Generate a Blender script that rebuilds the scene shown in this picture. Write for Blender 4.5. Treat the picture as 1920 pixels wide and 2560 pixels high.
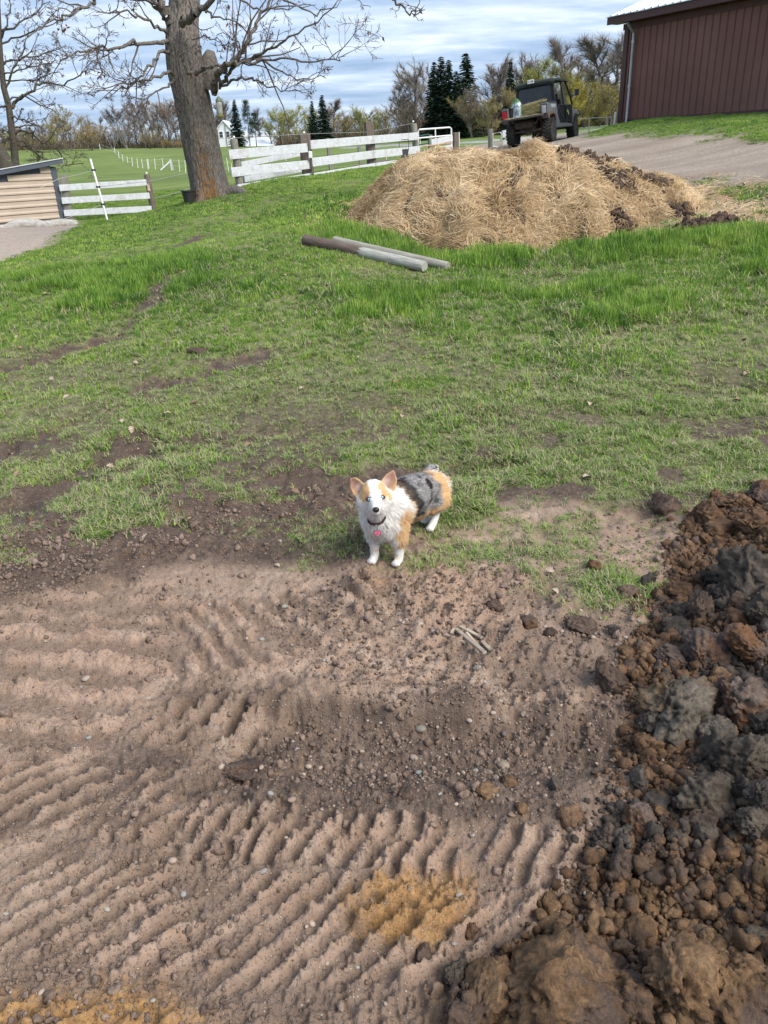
import bpy, bmesh, math, random
import numpy as np
from mathutils import Matrix, Vector, Euler

scene = bpy.context.scene
for o in list(bpy.data.objects):
    bpy.data.objects.remove(o)
rad = math.radians

# ------------------------------------------------------------------ camera
EYE = 1.6                      # a person standing, looking down at the dog
PITCH, ROLL, FPX = rad(24.65), rad(2.2), 1950.0
cam_d = bpy.data.cameras.new("camera")
cam = bpy.data.objects.new("camera", cam_d)
scene.collection.objects.link(cam)
scene.camera = cam
cam_d.sensor_fit = 'VERTICAL'
cam_d.sensor_height = 36.0
cam_d.sensor_width = 27.0
cam_d.lens = FPX / 2560 * 36.0
cam_d.clip_start = 0.05
cam_d.clip_end = 5000
CR = Matrix.Rotation(math.pi / 2 - PITCH, 3, 'X') @ Matrix.Rotation(-ROLL, 3, 'Z')
cam.matrix_world = Matrix.Translation((0, 0, EYE)) @ CR.to_4x4()

# ------------------------------------------------------------------ light
SUN_EL, SUN_AZ = 45.0, 130.0   # degrees; azimuth from +Y towards +X, high thin cloud in front of it
world = bpy.data.worlds.new("World")
scene.world = world
world.use_nodes = True
wn = world.node_tree
wn.nodes.clear()
def WN(t, **k):
    n = wn.nodes.new(t)
    for a, b in k.items():
        setattr(n, a, b)
    return n
w_out = WN('ShaderNodeOutputWorld')
w_sky = WN('ShaderNodeTexSky', sky_type='NISHITA', sun_disc=False)
w_sky.sun_elevation = rad(SUN_EL)
w_sky.sun_rotation = rad(SUN_AZ)
w_bg1 = WN('ShaderNodeBackground'); w_bg1.inputs[1].default_value = 0.07
wn.links.new(w_sky.outputs[0], w_bg1.inputs[0])
w_tc = WN('ShaderNodeTexCoord')
w_sep = WN('ShaderNodeSeparateXYZ'); wn.links.new(w_tc.outputs['Generated'], w_sep.inputs[0])
w_abs = WN('ShaderNodeMath', operation='ABSOLUTE'); wn.links.new(w_sep.outputs[2], w_abs.inputs[0])
w_add = WN('ShaderNodeMath', operation='ADD'); wn.links.new(w_abs.outputs[0], w_add.inputs[0]); w_add.inputs[1].default_value = 0.10
def wdiv(i):
    d = WN('ShaderNodeMath', operation='DIVIDE')
    wn.links.new(w_sep.outputs[i], d.inputs[0]); wn.links.new(w_add.outputs[0], d.inputs[1])
    return d
w_comb = WN('ShaderNodeCombineXYZ')
dx, dy = wdiv(0), wdiv(1)
wn.links.new(dx.outputs[0], w_comb.inputs[0]); wn.links.new(dy.outputs[0], w_comb.inputs[1])
def wnoise(scale, sx, sy, detail, rough, off):
    mp = WN('ShaderNodeMapping'); mp.inputs['Scale'].default_value = (sx, sy, 1); mp.inputs['Location'].default_value = off
    wn.links.new(w_comb.outputs[0], mp.inputs[0])
    n = WN('ShaderNodeTexNoise'); n.inputs['Scale'].default_value = scale
    n.inputs['Detail'].default_value = detail; n.inputs['Roughness'].default_value = rough
    n.inputs['Distortion'].default_value = 0.25
    wn.links.new(mp.outputs[0], n.inputs['Vector'])
    return n
n1 = wnoise(1.05, 0.55, 1.25, 7, 0.56, (3.1, 1.7, 0))
n2 = wnoise(3.2, 0.75, 1.3, 6, 0.6, (8.0, 4.2, 0))
w_mix = WN('ShaderNodeMath', operation='MULTIPLY_ADD'); wn.links.new(n2.outputs[0], w_mix.inputs[0])
w_mix.inputs[1].default_value = 0.42; wn.links.new(n1.outputs[0], w_mix.inputs[2])
w_ramp = WN('ShaderNodeValToRGB'); wn.links.new(w_mix.outputs[0], w_ramp.inputs[0])
cr = w_ramp.color_ramp
cr.elements[0].position = 0.53; cr.elements[0].color = (0.26, 0.38, 0.58, 1)
cr.elements[1].position = 0.91; cr.elements[1].color = (0.80, 0.86, 0.95, 1)
e = cr.elements.new(0.66); e.color = (0.37, 0.49, 0.69, 1)
e = cr.elements.new(0.77); e.color = (0.53, 0.64, 0.81, 1)
w_bg2 = WN('ShaderNodeBackground'); w_bg2.inputs[1].default_value = 0.72
wn.links.new(w_ramp.outputs[0], w_bg2.inputs[0])
w_sum = WN('ShaderNodeMixShader'); w_sum.inputs[0].default_value = 0.86
wn.links.new(w_bg1.outputs[0], w_sum.inputs[1]); wn.links.new(w_bg2.outputs[0], w_sum.inputs[2])
wn.links.new(w_sum.outputs[0], w_out.inputs[0])

sun_d = bpy.data.lights.new("sun", 'SUN')
sun_d.energy = 2.7
sun_d.angle = rad(38)
sun_d.color = (1.0, 0.95, 0.88)
sun = bpy.data.objects.new("sun", sun_d)
scene.collection.objects.link(sun)
sdir = Vector((math.sin(rad(SUN_AZ)) * math.cos(rad(SUN_EL)), math.cos(rad(SUN_AZ)) * math.cos(rad(SUN_EL)), math.sin(rad(SUN_EL))))
sun.rotation_euler = sdir.to_track_quat('Z', 'Y').to_euler()
sun.location = (0, 0, 60)

scene.view_settings.view_transform = 'Standard'
scene.view_settings.look = 'None'
scene.view_settings.exposure = 0.97
scene.view_settings.gamma = 1
scene.view_settings.use_curve_mapping = False
scene.render.engine = 'CYCLES'
scene.cycles.max_bounces = 5
scene.cycles.diffuse_bounces = 2
scene.cycles.glossy_bounces = 2
scene.cycles.transparent_max_bounces = 12
scene.cycles.use_denoising = True

# ------------------------------------------------------------------ small maths
CRn = np.array([list(r) for r in CR])
def ray(px, py):
    """direction through a pixel of the 1920x2560 photograph, scaled to unit ground distance"""
    d = CRn @ np.array([(px - 960) / FPX, -(py - 1280) / FPX, -1.0])
    return d / np.hypot(d[0], d[1])
def at(px, py, D):
    """the place D metres away (along the ground) seen at a pixel"""
    return np.array([0, 0, EYE]) + ray(px, py) * D
def plane(px, py, z=0.0):
    d = ray(px, py)
    return np.array([0, 0, EYE]) + d * ((z - EYE) / d[2])
def smooth(a, b, x):
    t = np.clip((np.asarray(x, float) - a) / (b - a), 0, 1)
    return t * t * (3 - 2 * t)
def _h(ix, iy, iz, seed):
    with np.errstate(over='ignore'):
        h = (ix.astype(np.int64) * 374761393 + iy.astype(np.int64) * 668265263 + iz.astype(np.int64) * 2147483647 + seed * 144269504) & 0xFFFFFFFF
        h = ((h ^ (h >> 13)) * 1274126177) & 0xFFFFFFFF
        h = ((h ^ (h >> 15)) * 2246822519) & 0xFFFFFFFF
        h = h ^ (h >> 16)
    return h.astype(np.float64) / 4294967295.0
def vn2(x, y, seed=0):
    x = np.asarray(x, float); y = np.asarray(y, float)
    ix, iy = np.floor(x), np.floor(y)
    fx, fy = x - ix, y - iy
    fx = fx * fx * fx * (fx * (fx * 6 - 15) + 10); fy = fy * fy * fy * (fy * (fy * 6 - 15) + 10)
    z = np.zeros_like(ix)
    a = _h(ix, iy, z, seed); b = _h(ix + 1, iy, z, seed); c = _h(ix, iy + 1, z, seed); d = _h(ix + 1, iy + 1, z, seed)
    return (a + (b - a) * fx) * (1 - fy) + (c + (d - c) * fx) * fy
def fbm(x, y, f=1.0, octv=4, seed=0, gain=0.5):
    s, a, tot = 0.0, 1.0, 0.0
    x = np.asarray(x, float) * f; y = np.asarray(y, float) * f
    for i in range(octv):
        s = s + a * vn2(x, y, seed + i * 17); tot += a
        a *= gain
        x, y = x * 1.6 - y * 1.2 + 7.3, x * 1.2 + y * 1.6 + 3.1
    return s / tot
def vn3(x, y, z, seed=0):
    ix, iy, iz = np.floor(x), np.floor(y), np.floor(z)
    fx, fy, fz = x - ix, y - iy, z - iz
    fx = fx * fx * (3 - 2 * fx); fy = fy * fy * (3 - 2 * fy); fz = fz * fz * (3 - 2 * fz)
    r = 0
    for k in (0, 1):
        a = _h(ix, iy, iz + k, seed); b = _h(ix + 1, iy, iz + k, seed); c = _h(ix, iy + 1, iz + k, seed); d = _h(ix + 1, iy + 1, iz + k, seed)
        p = (a + (b - a) * fx) * (1 - fy) + (c + (d - c) * fx) * fy
        r = r + p * (fz if k else 1 - fz)
    return r
def fbm3(P, f=1.0, octv=4, seed=0, gain=0.5):
    x, y, z = P[:, 0] * f, P[:, 1] * f, P[:, 2] * f
    s, a, tot = 0.0, 1.0, 0.0
    for i in range(octv):
        s = s + a * vn3(x, y, z, seed + i * 13); tot += a
        a *= gain; x, y, z = x * 2.03 + 1.7, y * 2.03 + 5.1, z * 2.03 + 9.2
    return s / tot

# ------------------------------------------------------------------ objects
COL = scene.collection
def tag(o, label=None, cat=None, group=None, kind=None):
    if label: o['label'] = label
    if cat: o['category'] = cat
    if group: o['group'] = group
    if kind: o['kind'] = kind
    return o
def thing(name, loc, label, cat, group=None, rot=(0, 0, 0)):
    o = bpy.data.objects.new(name, None)
    o.empty_display_size = 0.1
    COL.objects.link(o)
    o.location = loc; o.rotation_euler = rot
    return tag(o, label, cat, group)
def link(name, me, mat=None, parent=None, loc=None):
    o = bpy.data.objects.new(name, me)
    COL.objects.link(o)
    if mat is not None and not me.materials:
        me.materials.append(mat)
    if parent is not None:
        o.parent = parent
    if loc is not None:
        o.location = loc
    return o
def mesh_np(name, V, quads=None, tris=None, shade=False, cols=None, normals=None):
    V = np.asarray(V, np.float32).reshape(-1, 3)
    me = bpy.data.meshes.new(name)
    me.vertices.add(len(V)); me.vertices.foreach_set('co', V.ravel())
    idx, st, n = [], [], 0
    if quads is not None and len(quads):
        q = np.asarray(quads, np.int32); idx.append(q.ravel()); st.append(np.arange(len(q)) * 4); n = len(q) * 4
    if tris is not None and len(tris):
        t = np.asarray(tris, np.int32); idx.append(t.ravel()); st.append(n + np.arange(len(t)) * 3)
    idx = np.concatenate(idx); st = np.concatenate(st)
    me.loops.add(len(idx)); me.loops.foreach_set('vertex_index', idx)
    me.polygons.add(len(st)); me.polygons.foreach_set('loop_start', st.astype(np.int32))
    me.update(calc_edges=True)
    me.polygons.foreach_set('use_smooth', np.full(len(st), bool(shade)))
    if cols:
        for k, c in cols.items():
            c = np.asarray(c, np.float32)
            if c.ndim == 1:
                a = me.attributes.new(k, 'FLOAT', 'POINT'); a.data.foreach_set('value', c)
            else:
                if c.shape[1] == 3: c = np.concatenate([c, np.ones((len(c), 1), np.float32)], 1)
                a = me.attributes.new(k, 'FLOAT_COLOR', 'POINT'); a.data.foreach_set('color', c.ravel())
    me.validate(clean_customdata=False)
    if normals is not None:
        fn = np.empty(len(st) * 3, np.float32); me.polygons.foreach_get('normal', fn); fn = fn.reshape(-1, 3)
        want = np.asarray(normals, np.float32)[idx[st]]
        bad = np.where((fn * want).sum(1) < 0)[0]
        if len(bad):
            bm = bmesh.new(); bm.from_mesh(me); bm.faces.ensure_lookup_table()
            bmesh.ops.reverse_faces(bm, faces=[bm.faces[int(i)] for i in bad]); bm.to_mesh(me); bm.free()
        me.polygons.foreach_set('use_smooth', np.ones(len(st), bool))
        me.normals_split_custom_set_from_vertices(np.asarray(normals, np.float32).tolist())
    return me
class MB:
    """collects simple solids into one mesh"""
    def __init__(s): s.v, s.f = [], []
    def add(s, V, F):
        n = len(s.v); s.v += [tuple(map(float, p)) for p in V]; s.f += [tuple(i + n for i in f) for f in F]; return s
    def box(s, c, size, M=None):
        a, b, d = size[0] / 2, size[1] / 2, size[2] / 2
        V = [Vector((x, y, z)) for x in (-a, a) for y in (-b, b) for z in (-d, d)]
        if M is not None: V = [M @ v for v in V]
        return s.add([v + Vector(c) for v in V], [(0, 1, 3, 2), (4, 6, 7, 5), (0, 4, 5, 1), (2, 3, 7, 6), (0, 2, 6, 4), (1, 5, 7, 3)])
    def beam(s, p0, p1, w, h, up=(0, 0, 1)):
        """box from p0 to p1, w wide (sideways), h high"""
        p0, p1 = Vector(p0), Vector(p1)
        y = (p1 - p0); L = y.length; y.normalize()
        x = y.cross(Vector(up)).normalized(); z = x.cross(y)
        M = Matrix((x, y, z)).transposed()
        return s.box((p0 + p1) / 2, (w, L, h), M)
    def tube(s, pts, r, n=8, cap=True):
        pts = [Vector(p) for p in pts]
        rs = r if hasattr(r, '__len__') else [r] * len(pts)
        rings = []
        ref = Vector((0.3, 0.2, 1)).normalized()
        for i, p in enumerate(pts):
            d = (pts[min(i + 1, len(pts) - 1)] - pts[max(i - 1, 0)]).normalized()
            if abs(d.dot(ref)) > 0.97: ref = Vector((1, 0.1, 0)).normalized()
            x = d.cross(ref).normalized(); y = d.cross(x)
            ref = -y if False else ref
            rings.append([p + (x * math.cos(2 * math.pi * k / n) + y * math.sin(2 * math.pi * k / n)) * rs[i] for k in range(n)])
        V = [v for q in rings for v in q]
        F = [(i * n + k, i * n + (k + 1) % n, (i + 1) * n + (k + 1) % n, (i + 1) * n + k) for i in range(len(pts) - 1) for k in range(n)]
        if cap: F += [tuple(range(n))[::-1], tuple((len(pts) - 1) * n + k for k in range(n))]
        return s.add(V, F)
    def lathe(s, prof, n=24, M=None, c=(0, 0, 0)):
        """profile of (radius, z) turned about z"""
        V = []
        for r, z in prof:
            for k in range(n):
                v = Vector((r * math.cos(2 * math.pi * k / n), r * math.sin(2 * math.pi * k / n), z))
                V.append((M @ v if M is not None else v) + Vector(c))
        m = len(prof)
        F = [(i * n + k, i * n + (k + 1) % n, (i + 1) * n + (k + 1) % n, (i + 1) * n + k) for i in range(m - 1) for k in range(n)]
        F += [tuple(range(n))[::-1], tuple((m - 1) * n + k for k in range(n))]
        return s.add(V, F)
    def prism(s, poly, a, b):
        """polygon (list of 3-vectors) swept by vector from a to b"""
        n = len(poly)
        V = [Vector(p) + Vector(a) for p in poly] + [Vector(p) + Vector(b) for p in poly]
        F = [tuple(range(n))[::-1], tuple(range(n, 2 * n))] + [(i, (i + 1) % n, n + (i + 1) % n, n + i) for i in range(n)]
        return s.add(V, F)
    def build(s, name, mat, parent=None, smooth=False, bevel=0, seg=2, loc=None):
        me = bpy.data.meshes.new(name)
        me.from_pydata(s.v, [], s.f); me.validate()
        bm = bmesh.new(); bm.from_mesh(me); bmesh.ops.recalc_face_normals(bm, faces=bm.faces); bm.to_mesh(me); bm.free()
        if smooth:
            for p in me.polygons: p.use_smooth = True
            me.set_sharp_from_angle(angle=rad(40))
        o = link(name, me, mat, parent, loc)
        if bevel:
            m = o.modifiers.new('bevel', 'BEVEL'); m.width = bevel; m.segments = seg; m.limit_method = 'ANGLE'
        return o
def prisms(p0, p1, r0, r1, n=3):
    """many tapered segments at once -> vertices, quads"""
    p0, p1, r0, r1 = map(np.asarray, (p0, p1, r0, r1))
    d = p1 - p0
    d = d / (np.linalg.norm(d, axis=1, keepdims=True) + 1e-9)
    ref = np.where(np.abs(d[:, 2:3]) > 0.9, np.array([[1.0, 0, 0]]), np.array([[0, 0, 1.0]]))
    x = np.cross(d, ref); x /= np.linalg.norm(x, axis=1, keepdims=True) + 1e-9
    y = np.cross(d, x)
    m = len(p0)
    V = np.empty((m, 2 * n, 3))
    for k in range(n):
        a = 2 * math.pi * k / n
        o = x * math.cos(a) + y * math.sin(a)
        V[:, k] = p0 + o * r0[:, None]; V[:, n + k] = p1 + o * r1[:, None]
    base = (np.arange(m) * 2 * n)[:, None]
    Q = np.concatenate([base + np.array([[k, (k + 1) % n, n + (k + 1) % n, n + k]]) for k in range(n)], 0)
    return V.reshape(-1, 3), Q
def cat_mesh(parts):
    V, Q, n = [], [], 0
    for v, q in parts:
        V.append(v); Q.append(q + n); n += len(v)
    return np.concatenate(V), np.concatenate(Q)
def scatter(name, pts, rot, scl, idx, variants, mat, parent=None):
    """uncountable small things: one object that places copies of a few meshes on its points"""
    n = len(pts)
    me = bpy.data.meshes.new(name)
    me.vertices.add(n); me.vertices.foreach_set('co', np.asarray(pts, np.float32).ravel())
    a = me.attributes.new('rot', 'FLOAT_VECTOR', 'POINT'); a.data.foreach_set('vector', np.asarray(rot, np.float32).ravel())
    scl = np.asarray(scl, np.float32)
    if scl.ndim == 1: scl = np.repeat(scl[:, None], 3, 1)
    a = me.attributes.new('scl', 'FLOAT_VECTOR', 'POINT'); a.data.foreach_set('vector', scl.ravel())
    a = me.attributes.new('pick', 'INT', 'POINT'); a.data.foreach_set('value', np.asarray(idx, np.int32))
    c = bpy.data.collections.new(name + "_shapes")
    for i, m in enumerate(variants):
        if not m.materials: m.materials.append(mat)
        ob = bpy.data.objects.new("%s_shape_%02d" % (name, i), m); c.objects.link(ob)
    o = bpy.data.objects.new(name, me); COL.objects.link(o)
    if parent: o.parent = parent
    g = bpy.data.node_groups.new(name, 'GeometryNodeTree')
    g.interface.new_socket('Geometry', in_out='INPUT', socket_type='NodeSocketGeometry')
    g.interface.new_socket('Geometry', in_out='OUTPUT', socket_type='NodeSocketGeometry')
    gi = g.nodes.new('NodeGroupInput'); go = g.nodes.new('NodeGroupOutput')
    ip = g.nodes.new('GeometryNodeInstanceOnPoints')
    ci = g.nodes.new('GeometryNodeCollectionInfo'); ci.inputs['Collection'].default_value = c
    ci.inputs['Separate Children'].default_value = True; ci.inputs['Reset Children'].default_value = True
    def na(nm, ty):
        x = g.nodes.new('GeometryNodeInputNamedAttribute'); x.data_type = ty; x.inputs['Name'].default_value = nm
        return [s for s in x.outputs if s.enabled and s.name == 'Attribute'][0]
    g.links.new(gi.outputs[0], ip.inputs['Points']); g.links.new(ci.outputs[0], ip.inputs['Instance'])
    ip.inputs['Pick Instance'].default_value = True
    g.links.new(na('pick', 'INT'), ip.inputs['Instance Index'])
    g.links.new(na('rot', 'FLOAT_VECTOR'), ip.inputs['Rotation'])
    g.links.new(na('scl', 'FLOAT_VECTOR'), ip.inputs['Scale'])
    g.links.new(ip.outputs[0], go.inputs[0])
    o.modifiers.new('scatter', 'NODES').node_group = g
    o['kind'] = 'stuff'
    return o
def rgen(seed): return np.random.default_rng(seed)

# ------------------------------------------------------------------ materials
class NT:
    def __init__(s, name):
        s.m = bpy.data.materials.new(name); s.m.use_nodes = True
        s.t = s.m.node_tree; s.b = s.t.nodes['Principled BSDF']
    def n(s, t, **k):
        x = s.t.nodes.new(t)
        for a, b in k.items(): setattr(x, a, b)
        return x
    def l(s, a, b): s.t.links.new(a, b)
    def val(s, x, sock):
        if hasattr(x, 'links') or isinstance(x, bpy.types.NodeSocket): s.l(x, sock)
        elif isinstance(x, (tuple, list)) and len(x) == 3 and sock.type == 'RGBA': sock.default_value = (*x, 1)
        else: sock.default_value = x
    def pos(s): return s.n('ShaderNodeNewGeometry').outputs['Position']
    def obj(s): return s.n('ShaderNodeTexCoord').outputs['Object']
    def noise(s, vec, scale, detail=4, rough=0.55, stretch=None, dist=0):
        if stretch:
            mp = s.n('ShaderNodeMapping'); mp.inputs['Scale'].default_value = stretch; s.l(vec, mp.inputs[0]); vec = mp.outputs[0]
        x = s.n('ShaderNodeTexNoise'); s.l(vec, x.inputs['Vector'])
        x.inputs['Scale'].default_value = scale; x.inputs['Detail'].default_value = detail
        x.inputs['Roughness'].default_value = rough; x.inputs['Distortion'].default_value = dist
        return x.outputs[0]
    def vor(s, vec, scale, out='Distance', feature='F1'):
        x = s.n('ShaderNodeTexVoronoi', feature=feature); s.l(vec, x.inputs['Vector']); x.inputs['Scale'].default_value = scale
        return x.outputs[out]
    def ramp(s, f, stops):
        x = s.n('ShaderNodeValToRGB'); s.l(f, x.inputs[0]); r = x.color_ramp
        while len(r.elements) < len(stops): r.elements.new(0.5)
        for e, (p, c) in zip(r.elements, stops):
            e.position = p; e.color = (*c, 1) if hasattr(c, '__len__') else (c, c, c, 1)
        return x.outputs[0]
    def mr(s, f, a, b, c=0.0, d=1.0):
        x = s.n('ShaderNodeMapRange'); s.l(f, x.inputs[0])
        for i, v in enumerate((a, b, c, d)): x.inputs[i + 1].default_value = v
        return x.outputs[0]
    def mix(s, f, a, b, mode='MIX'):
        x = s.n('ShaderNodeMix', data_type='RGBA', blend_type=mode)
        s.val(f, x.inputs[0]); s.val(a, x.inputs[6]); s.val(b, x.inputs[7])
        return x.outputs[2]
    def math(s, op, a, b=0.0):
        x = s.n('ShaderNodeMath', operation=op); s.val(a, x.inputs[0]); s.val(b, x.inputs[1])
        return x.outputs[0]
    def attr(s, name, out='Fac', ty='GEOMETRY'):
        x = s.n('ShaderNodeAttribute'); x.attribute_name = name; x.attribute_type = ty
        return x.outputs[out]
    def rnd(s): return s.n('ShaderNodeObjectInfo').outputs['Random']
    def bump(s, h, strength=0.5, dist=0.01):
        x = s.n('ShaderNodeBump'); s.l(h, x.inputs['Height']); x.inputs['Strength'].default_value = strength; x.inputs['Distance'].default_value = dist
        s.l(x.outputs[0], s.b.inputs['Normal'])
    def end(s, col=None, rough=0.7, spec=None, metal=None):
        if col is not None: s.val(col, s.b.inputs['Base Color'])
        s.val(rough, s.b.inputs['Roughness'])
        if spec is not None: s.b.inputs['Specular IOR Level'].default_value = spec
        if metal is not None: s.b.inputs['Metallic'].default_value = metal
        return s.m
def thin(k, col, through=.35, rough=.6):
    """thin blades and stalks let some light through"""
    t = k.n('ShaderNodeBsdfTranslucent'); k.l(col, t.inputs[0]); k.l(col, k.b.inputs['Base Color'])
    k.b.inputs['Roughness'].default_value = rough; k.b.inputs['Specular IOR Level'].default_value = .2
    m = k.n('ShaderNodeMixShader'); m.inputs[0].default_value = through
    k.l(k.b.outputs[0], m.inputs[1]); k.l(t.outputs[0], m.inputs[2])
    out = [n for n in k.t.nodes if n.type == 'OUTPUT_MATERIAL'][0]; k.l(m.outputs[0], out.inputs[0])
    return k.m
def mottled(name, c1, c2, scale=6.0, rough=0.7, bump=0.0, stretch=None, spec=0.3, metal=None, dirt=None, bscale=None, space='obj'):
    """two-tone weathered surface with fine relief, optional third dirt colour in patches"""
    k = NT(name); v = k.obj() if space == 'obj' else k.pos()
    f = k.noise(v, scale, 6, 0.6, stretch)
    c = k.mix(k.mr(f, 0.32, 0.68), c1, c2)
    if dirt is not None:
        c = k.mix(k.mr(k.noise(v, scale * 0.35, 6, 0.65), 0.5, 0.7), c, dirt)
    if bump: k.bump(k.noise(v, bscale or scale * 3, 5, 0.6, stretch), 0.6, bump)
    return k.end(c, rough, spec, metal)
# ------------------------------------------------------------------ terrain
BARN_L = at(1548, 310, 28)                     # far left corner of the barn at the ground
BARN_D = np.array([0.506, -0.8625, 0.0])       # its long wall runs towards us and to the right
def barn_at(px, py):
    d = ray(px, py); A = np.array([[BARN_D[0], -d[0]], [BARN_D[1], -d[1]]])
    t, s_ = np.linalg.solve(A, -BARN_L[:2])
    return t, s_
_tB, _sB = barn_at(1900, 283)
ctrl = [(-1.2, 0.9, 0), (0, .7, 0), (1.2, .9, 0), (-2.2, 2.0, 0), (0, 2, 0), (2, 2, 0.03), (-2, 3.5, 0), (0, 3.3, 0), (1.9, 3.4, 0.03),
        (-2.5, 6, 0.06), (0, 6, .16), (2.5, 6, .2), (-4, 2, 0), (5, 3, .2), (0, -4, 0), (-6, -3, 0), (7, -3, .1), (0, -60, 0), (-60, -30, -.5), (60, -30, 1), (-60, 20, 0), (60, 20, 4), (500, 0, 6), (-500, 0, 2), (0, -500, 0)]
ctrl = [np.array(c, float) for c in ctrl]
ctrl += [at(*c) for c in [
    (0, 655, 14), (60, 600, 17.5), (165, 552, 24), (20, 566, 22), (375, 528, 25), (260, 560, 21), (100, 620, 16),
    (530, 492, 18), (400, 545, 16), (280, 640, 12), (640, 560, 13.5), (760, 606, 10.2), (1100, 668, 9.3),
    (598, 468, 20), (770, 441, 22), (930, 414, 24), (1040, 402, 26), (870, 470, 17.5),
    (870, 560, 12), (1150, 641, 10.4), (1500, 622, 10.4), (1880, 572, 10.6), (1780, 500, 12.5), (960, 470, 15),
    (1560, 452, 15), (1900, 455, 13.2), (1900, 400, 16), (1650, 400, 18), (1400, 377, 21), (1284, 366, 28.4), (1378, 357, 27.8), (1447, 346, 30.6), (1310, 350, 32),
    (1140, 388, 27), (1226, 373, 31.5), (1548, 310, 28), (1700, 300, 25.5), (1900, 283, _sB), (1600, 340, 22), (1850, 330, 19.5),
    (375, 500, 28), (430, 426, 75), (330, 405, 100), (250, 373, 150), (60, 378, 150), (520, 369, 150), (-400, 390, 150), (430, 450, 50), (200, 450, 45),
    (700, 420, 40), (850, 405, 45), (700, 368, 120), (900, 362, 110), (1000, 372, 70), (1200, 356, 75), (1200, 362, 50), (1200, 345, 95), (1100, 350, 95), (1500, 318, 90), (2100, 240, 100),
    (575, 366, 190), (680, 364, 170), (250, 368, 400), (900, 356, 300), (1300, 335, 300), (1900, 300, 300), (-300, 385, 400), (2500, 250, 300)]]
ctrl = np.array(ctrl)
def _lp(x, y):
    r = np.hypot(x, y)
    return np.stack([np.arctan2(x, y) * 1.4, np.log(np.maximum(r, 0.6))], -1)
_cu = _lp(ctrl[:, 0], ctrl[:, 1])
_K = np.linalg.norm(_cu[:, None] - _cu[None], axis=2)
_n = len(ctrl)
_A = np.zeros((_n + 1, _n + 1)); _A[:_n, :_n] = -_K - np.eye(_n) * 0.0; _A[:_n, _n] = 1; _A[_n, :_n] = 1
_K2 = np.sqrt(_K ** 2 + 0.12 ** 2); _A[:_n, :_n] = -_K2 + 0.004 * np.eye(_n)
_w = np.linalg.solve(_A, np.append(ctrl[:, 2], 0))
def base_z(x, y):
    x = np.atleast_1d(np.asarray(x, float)); y = np.atleast_1d(np.asarray(y, float))
    out = np.empty(len(x))
    for i in range(0, len(x), 40000):
        u = _lp(x[i:i + 40000], y[i:i + 40000])
        k = np.sqrt(((u[:, None] - _cu[None]) ** 2).sum(2) + 0.12 ** 2)
        out[i:i + 40000] = -k @ _w[:_n] + _w[_n]
    return out
# --- the heap of dug soil along the right
PILE = [(1.84, 2.70, .46, .15), (1.50, 2.2, .40, .16), (1.36, 1.75, .38, .15), (1.18, 1.35, .34, .13), (1.02, 1.0, .34, .13),
        (0.66, 0.93, .24, .07), (0.40, 0.84, .20, .05), (2.15, 3.1, .40, .08), (2.3, 2.4, .7, .34), (1.95, 1.4, .7, .34), (1.4, .6, .6, .2)]
def pile_z(x, y):
    z = np.zeros_like(x)
    for cx, cy, s_, h in PILE:
        z = np.maximum(z, h * np.exp(-((x - cx) ** 2 + (y - cy) ** 2) / (2 * (s_ * 0.62) ** 2)))
    return z
def lugs(x, y, cx, cy, ang, width, length, period, skew, amp, seed, duty=.5, kink=.008):
    """bars pressed by a tyre or rubber track: rows of crumbly ridges with smooth hollows between"""
    ca, sa = math.cos(ang), math.sin(ang)
    wob = (fbm(x, y, 2.2, 2, seed) - .5)
    s_ = (x - cx) * ca + (y - cy) * sa; t = (x - cx) * sa - (y - cy) * ca + wob * 0.09
    m = smooth(width / 2, width / 2 - 0.035, np.abs(t)) * smooth(length / 2, length / 2 - .25, np.abs(s_))
    ph = (s_ + skew * t + kink * np.sin(t * 2 * math.pi / .13 + seed)) / period + (fbm(x, y, 2.5, 2, seed + 3) - .5) * 0.55
    r = np.abs((ph % 1) - .5) * 2
    cr_ = fbm(x, y, 24, 3, seed + 5)
    ridge = smooth(duty - .14, duty + .20, r + (cr_ - .5) * .34) * smooth(.22, .40, fbm(x, y, 5, 2, seed + 9))
    return m, ridge, amp * ridge * (.55 + .9 * cr_)
LUGS = [(.0, 1.47, -.13, .215, 1.9, .062, .34, .024, 1, .46, .005), (-.1, 1.20, -.13, .29, 2.0, .076, .95, .014, 2, .58, .002), (-.55, .96, -.12, .18, 1.2, .08, 1.1, .010, 8, .62, .002),
        (-.56, 1.97, .10, .26, .62, .10, .55, .042, 3, .40, .006), (-.95, 1.66, -.1, .28, .9, .080, .8, .022, 4, .58, .003), (-.42, 2.52, .28, .50, 1.2, .10, -.35, .019, 5),
        (.42, 2.32, -.12, .55, 1.7, .095, .5, .006, 6), (-1.35, 2.35, 1.5, 1.1, 1.3, .15, .10, .015, 7), (-.15, 3.3, -.2, .32, 1.3, .09, .7, .020, 11), (-.95, 3.25, .2, .4, 1.0, .12, .5, .022, 12)]
def ground_edge(x):
    """how far out (y) the bare soil reaches before grass begins"""
    xs = [-6, -2.6, -1.9, -1.2, -.75, -.35, 0.0, .3, .6, .95, 1.3, 1.8, 3, 6]
    ys = [3.3, 3.2, 3.1, 3.25, 3.3, 3.15, 2.98, 2.78, 2.48, 2.32, 2.35, 2.6, 3.0, 3.2]
    return np.interp(x, xs, ys)
RUTS = []   # worn streaks in the lawn: (x0,y0,x1,y1,width,strength)
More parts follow.
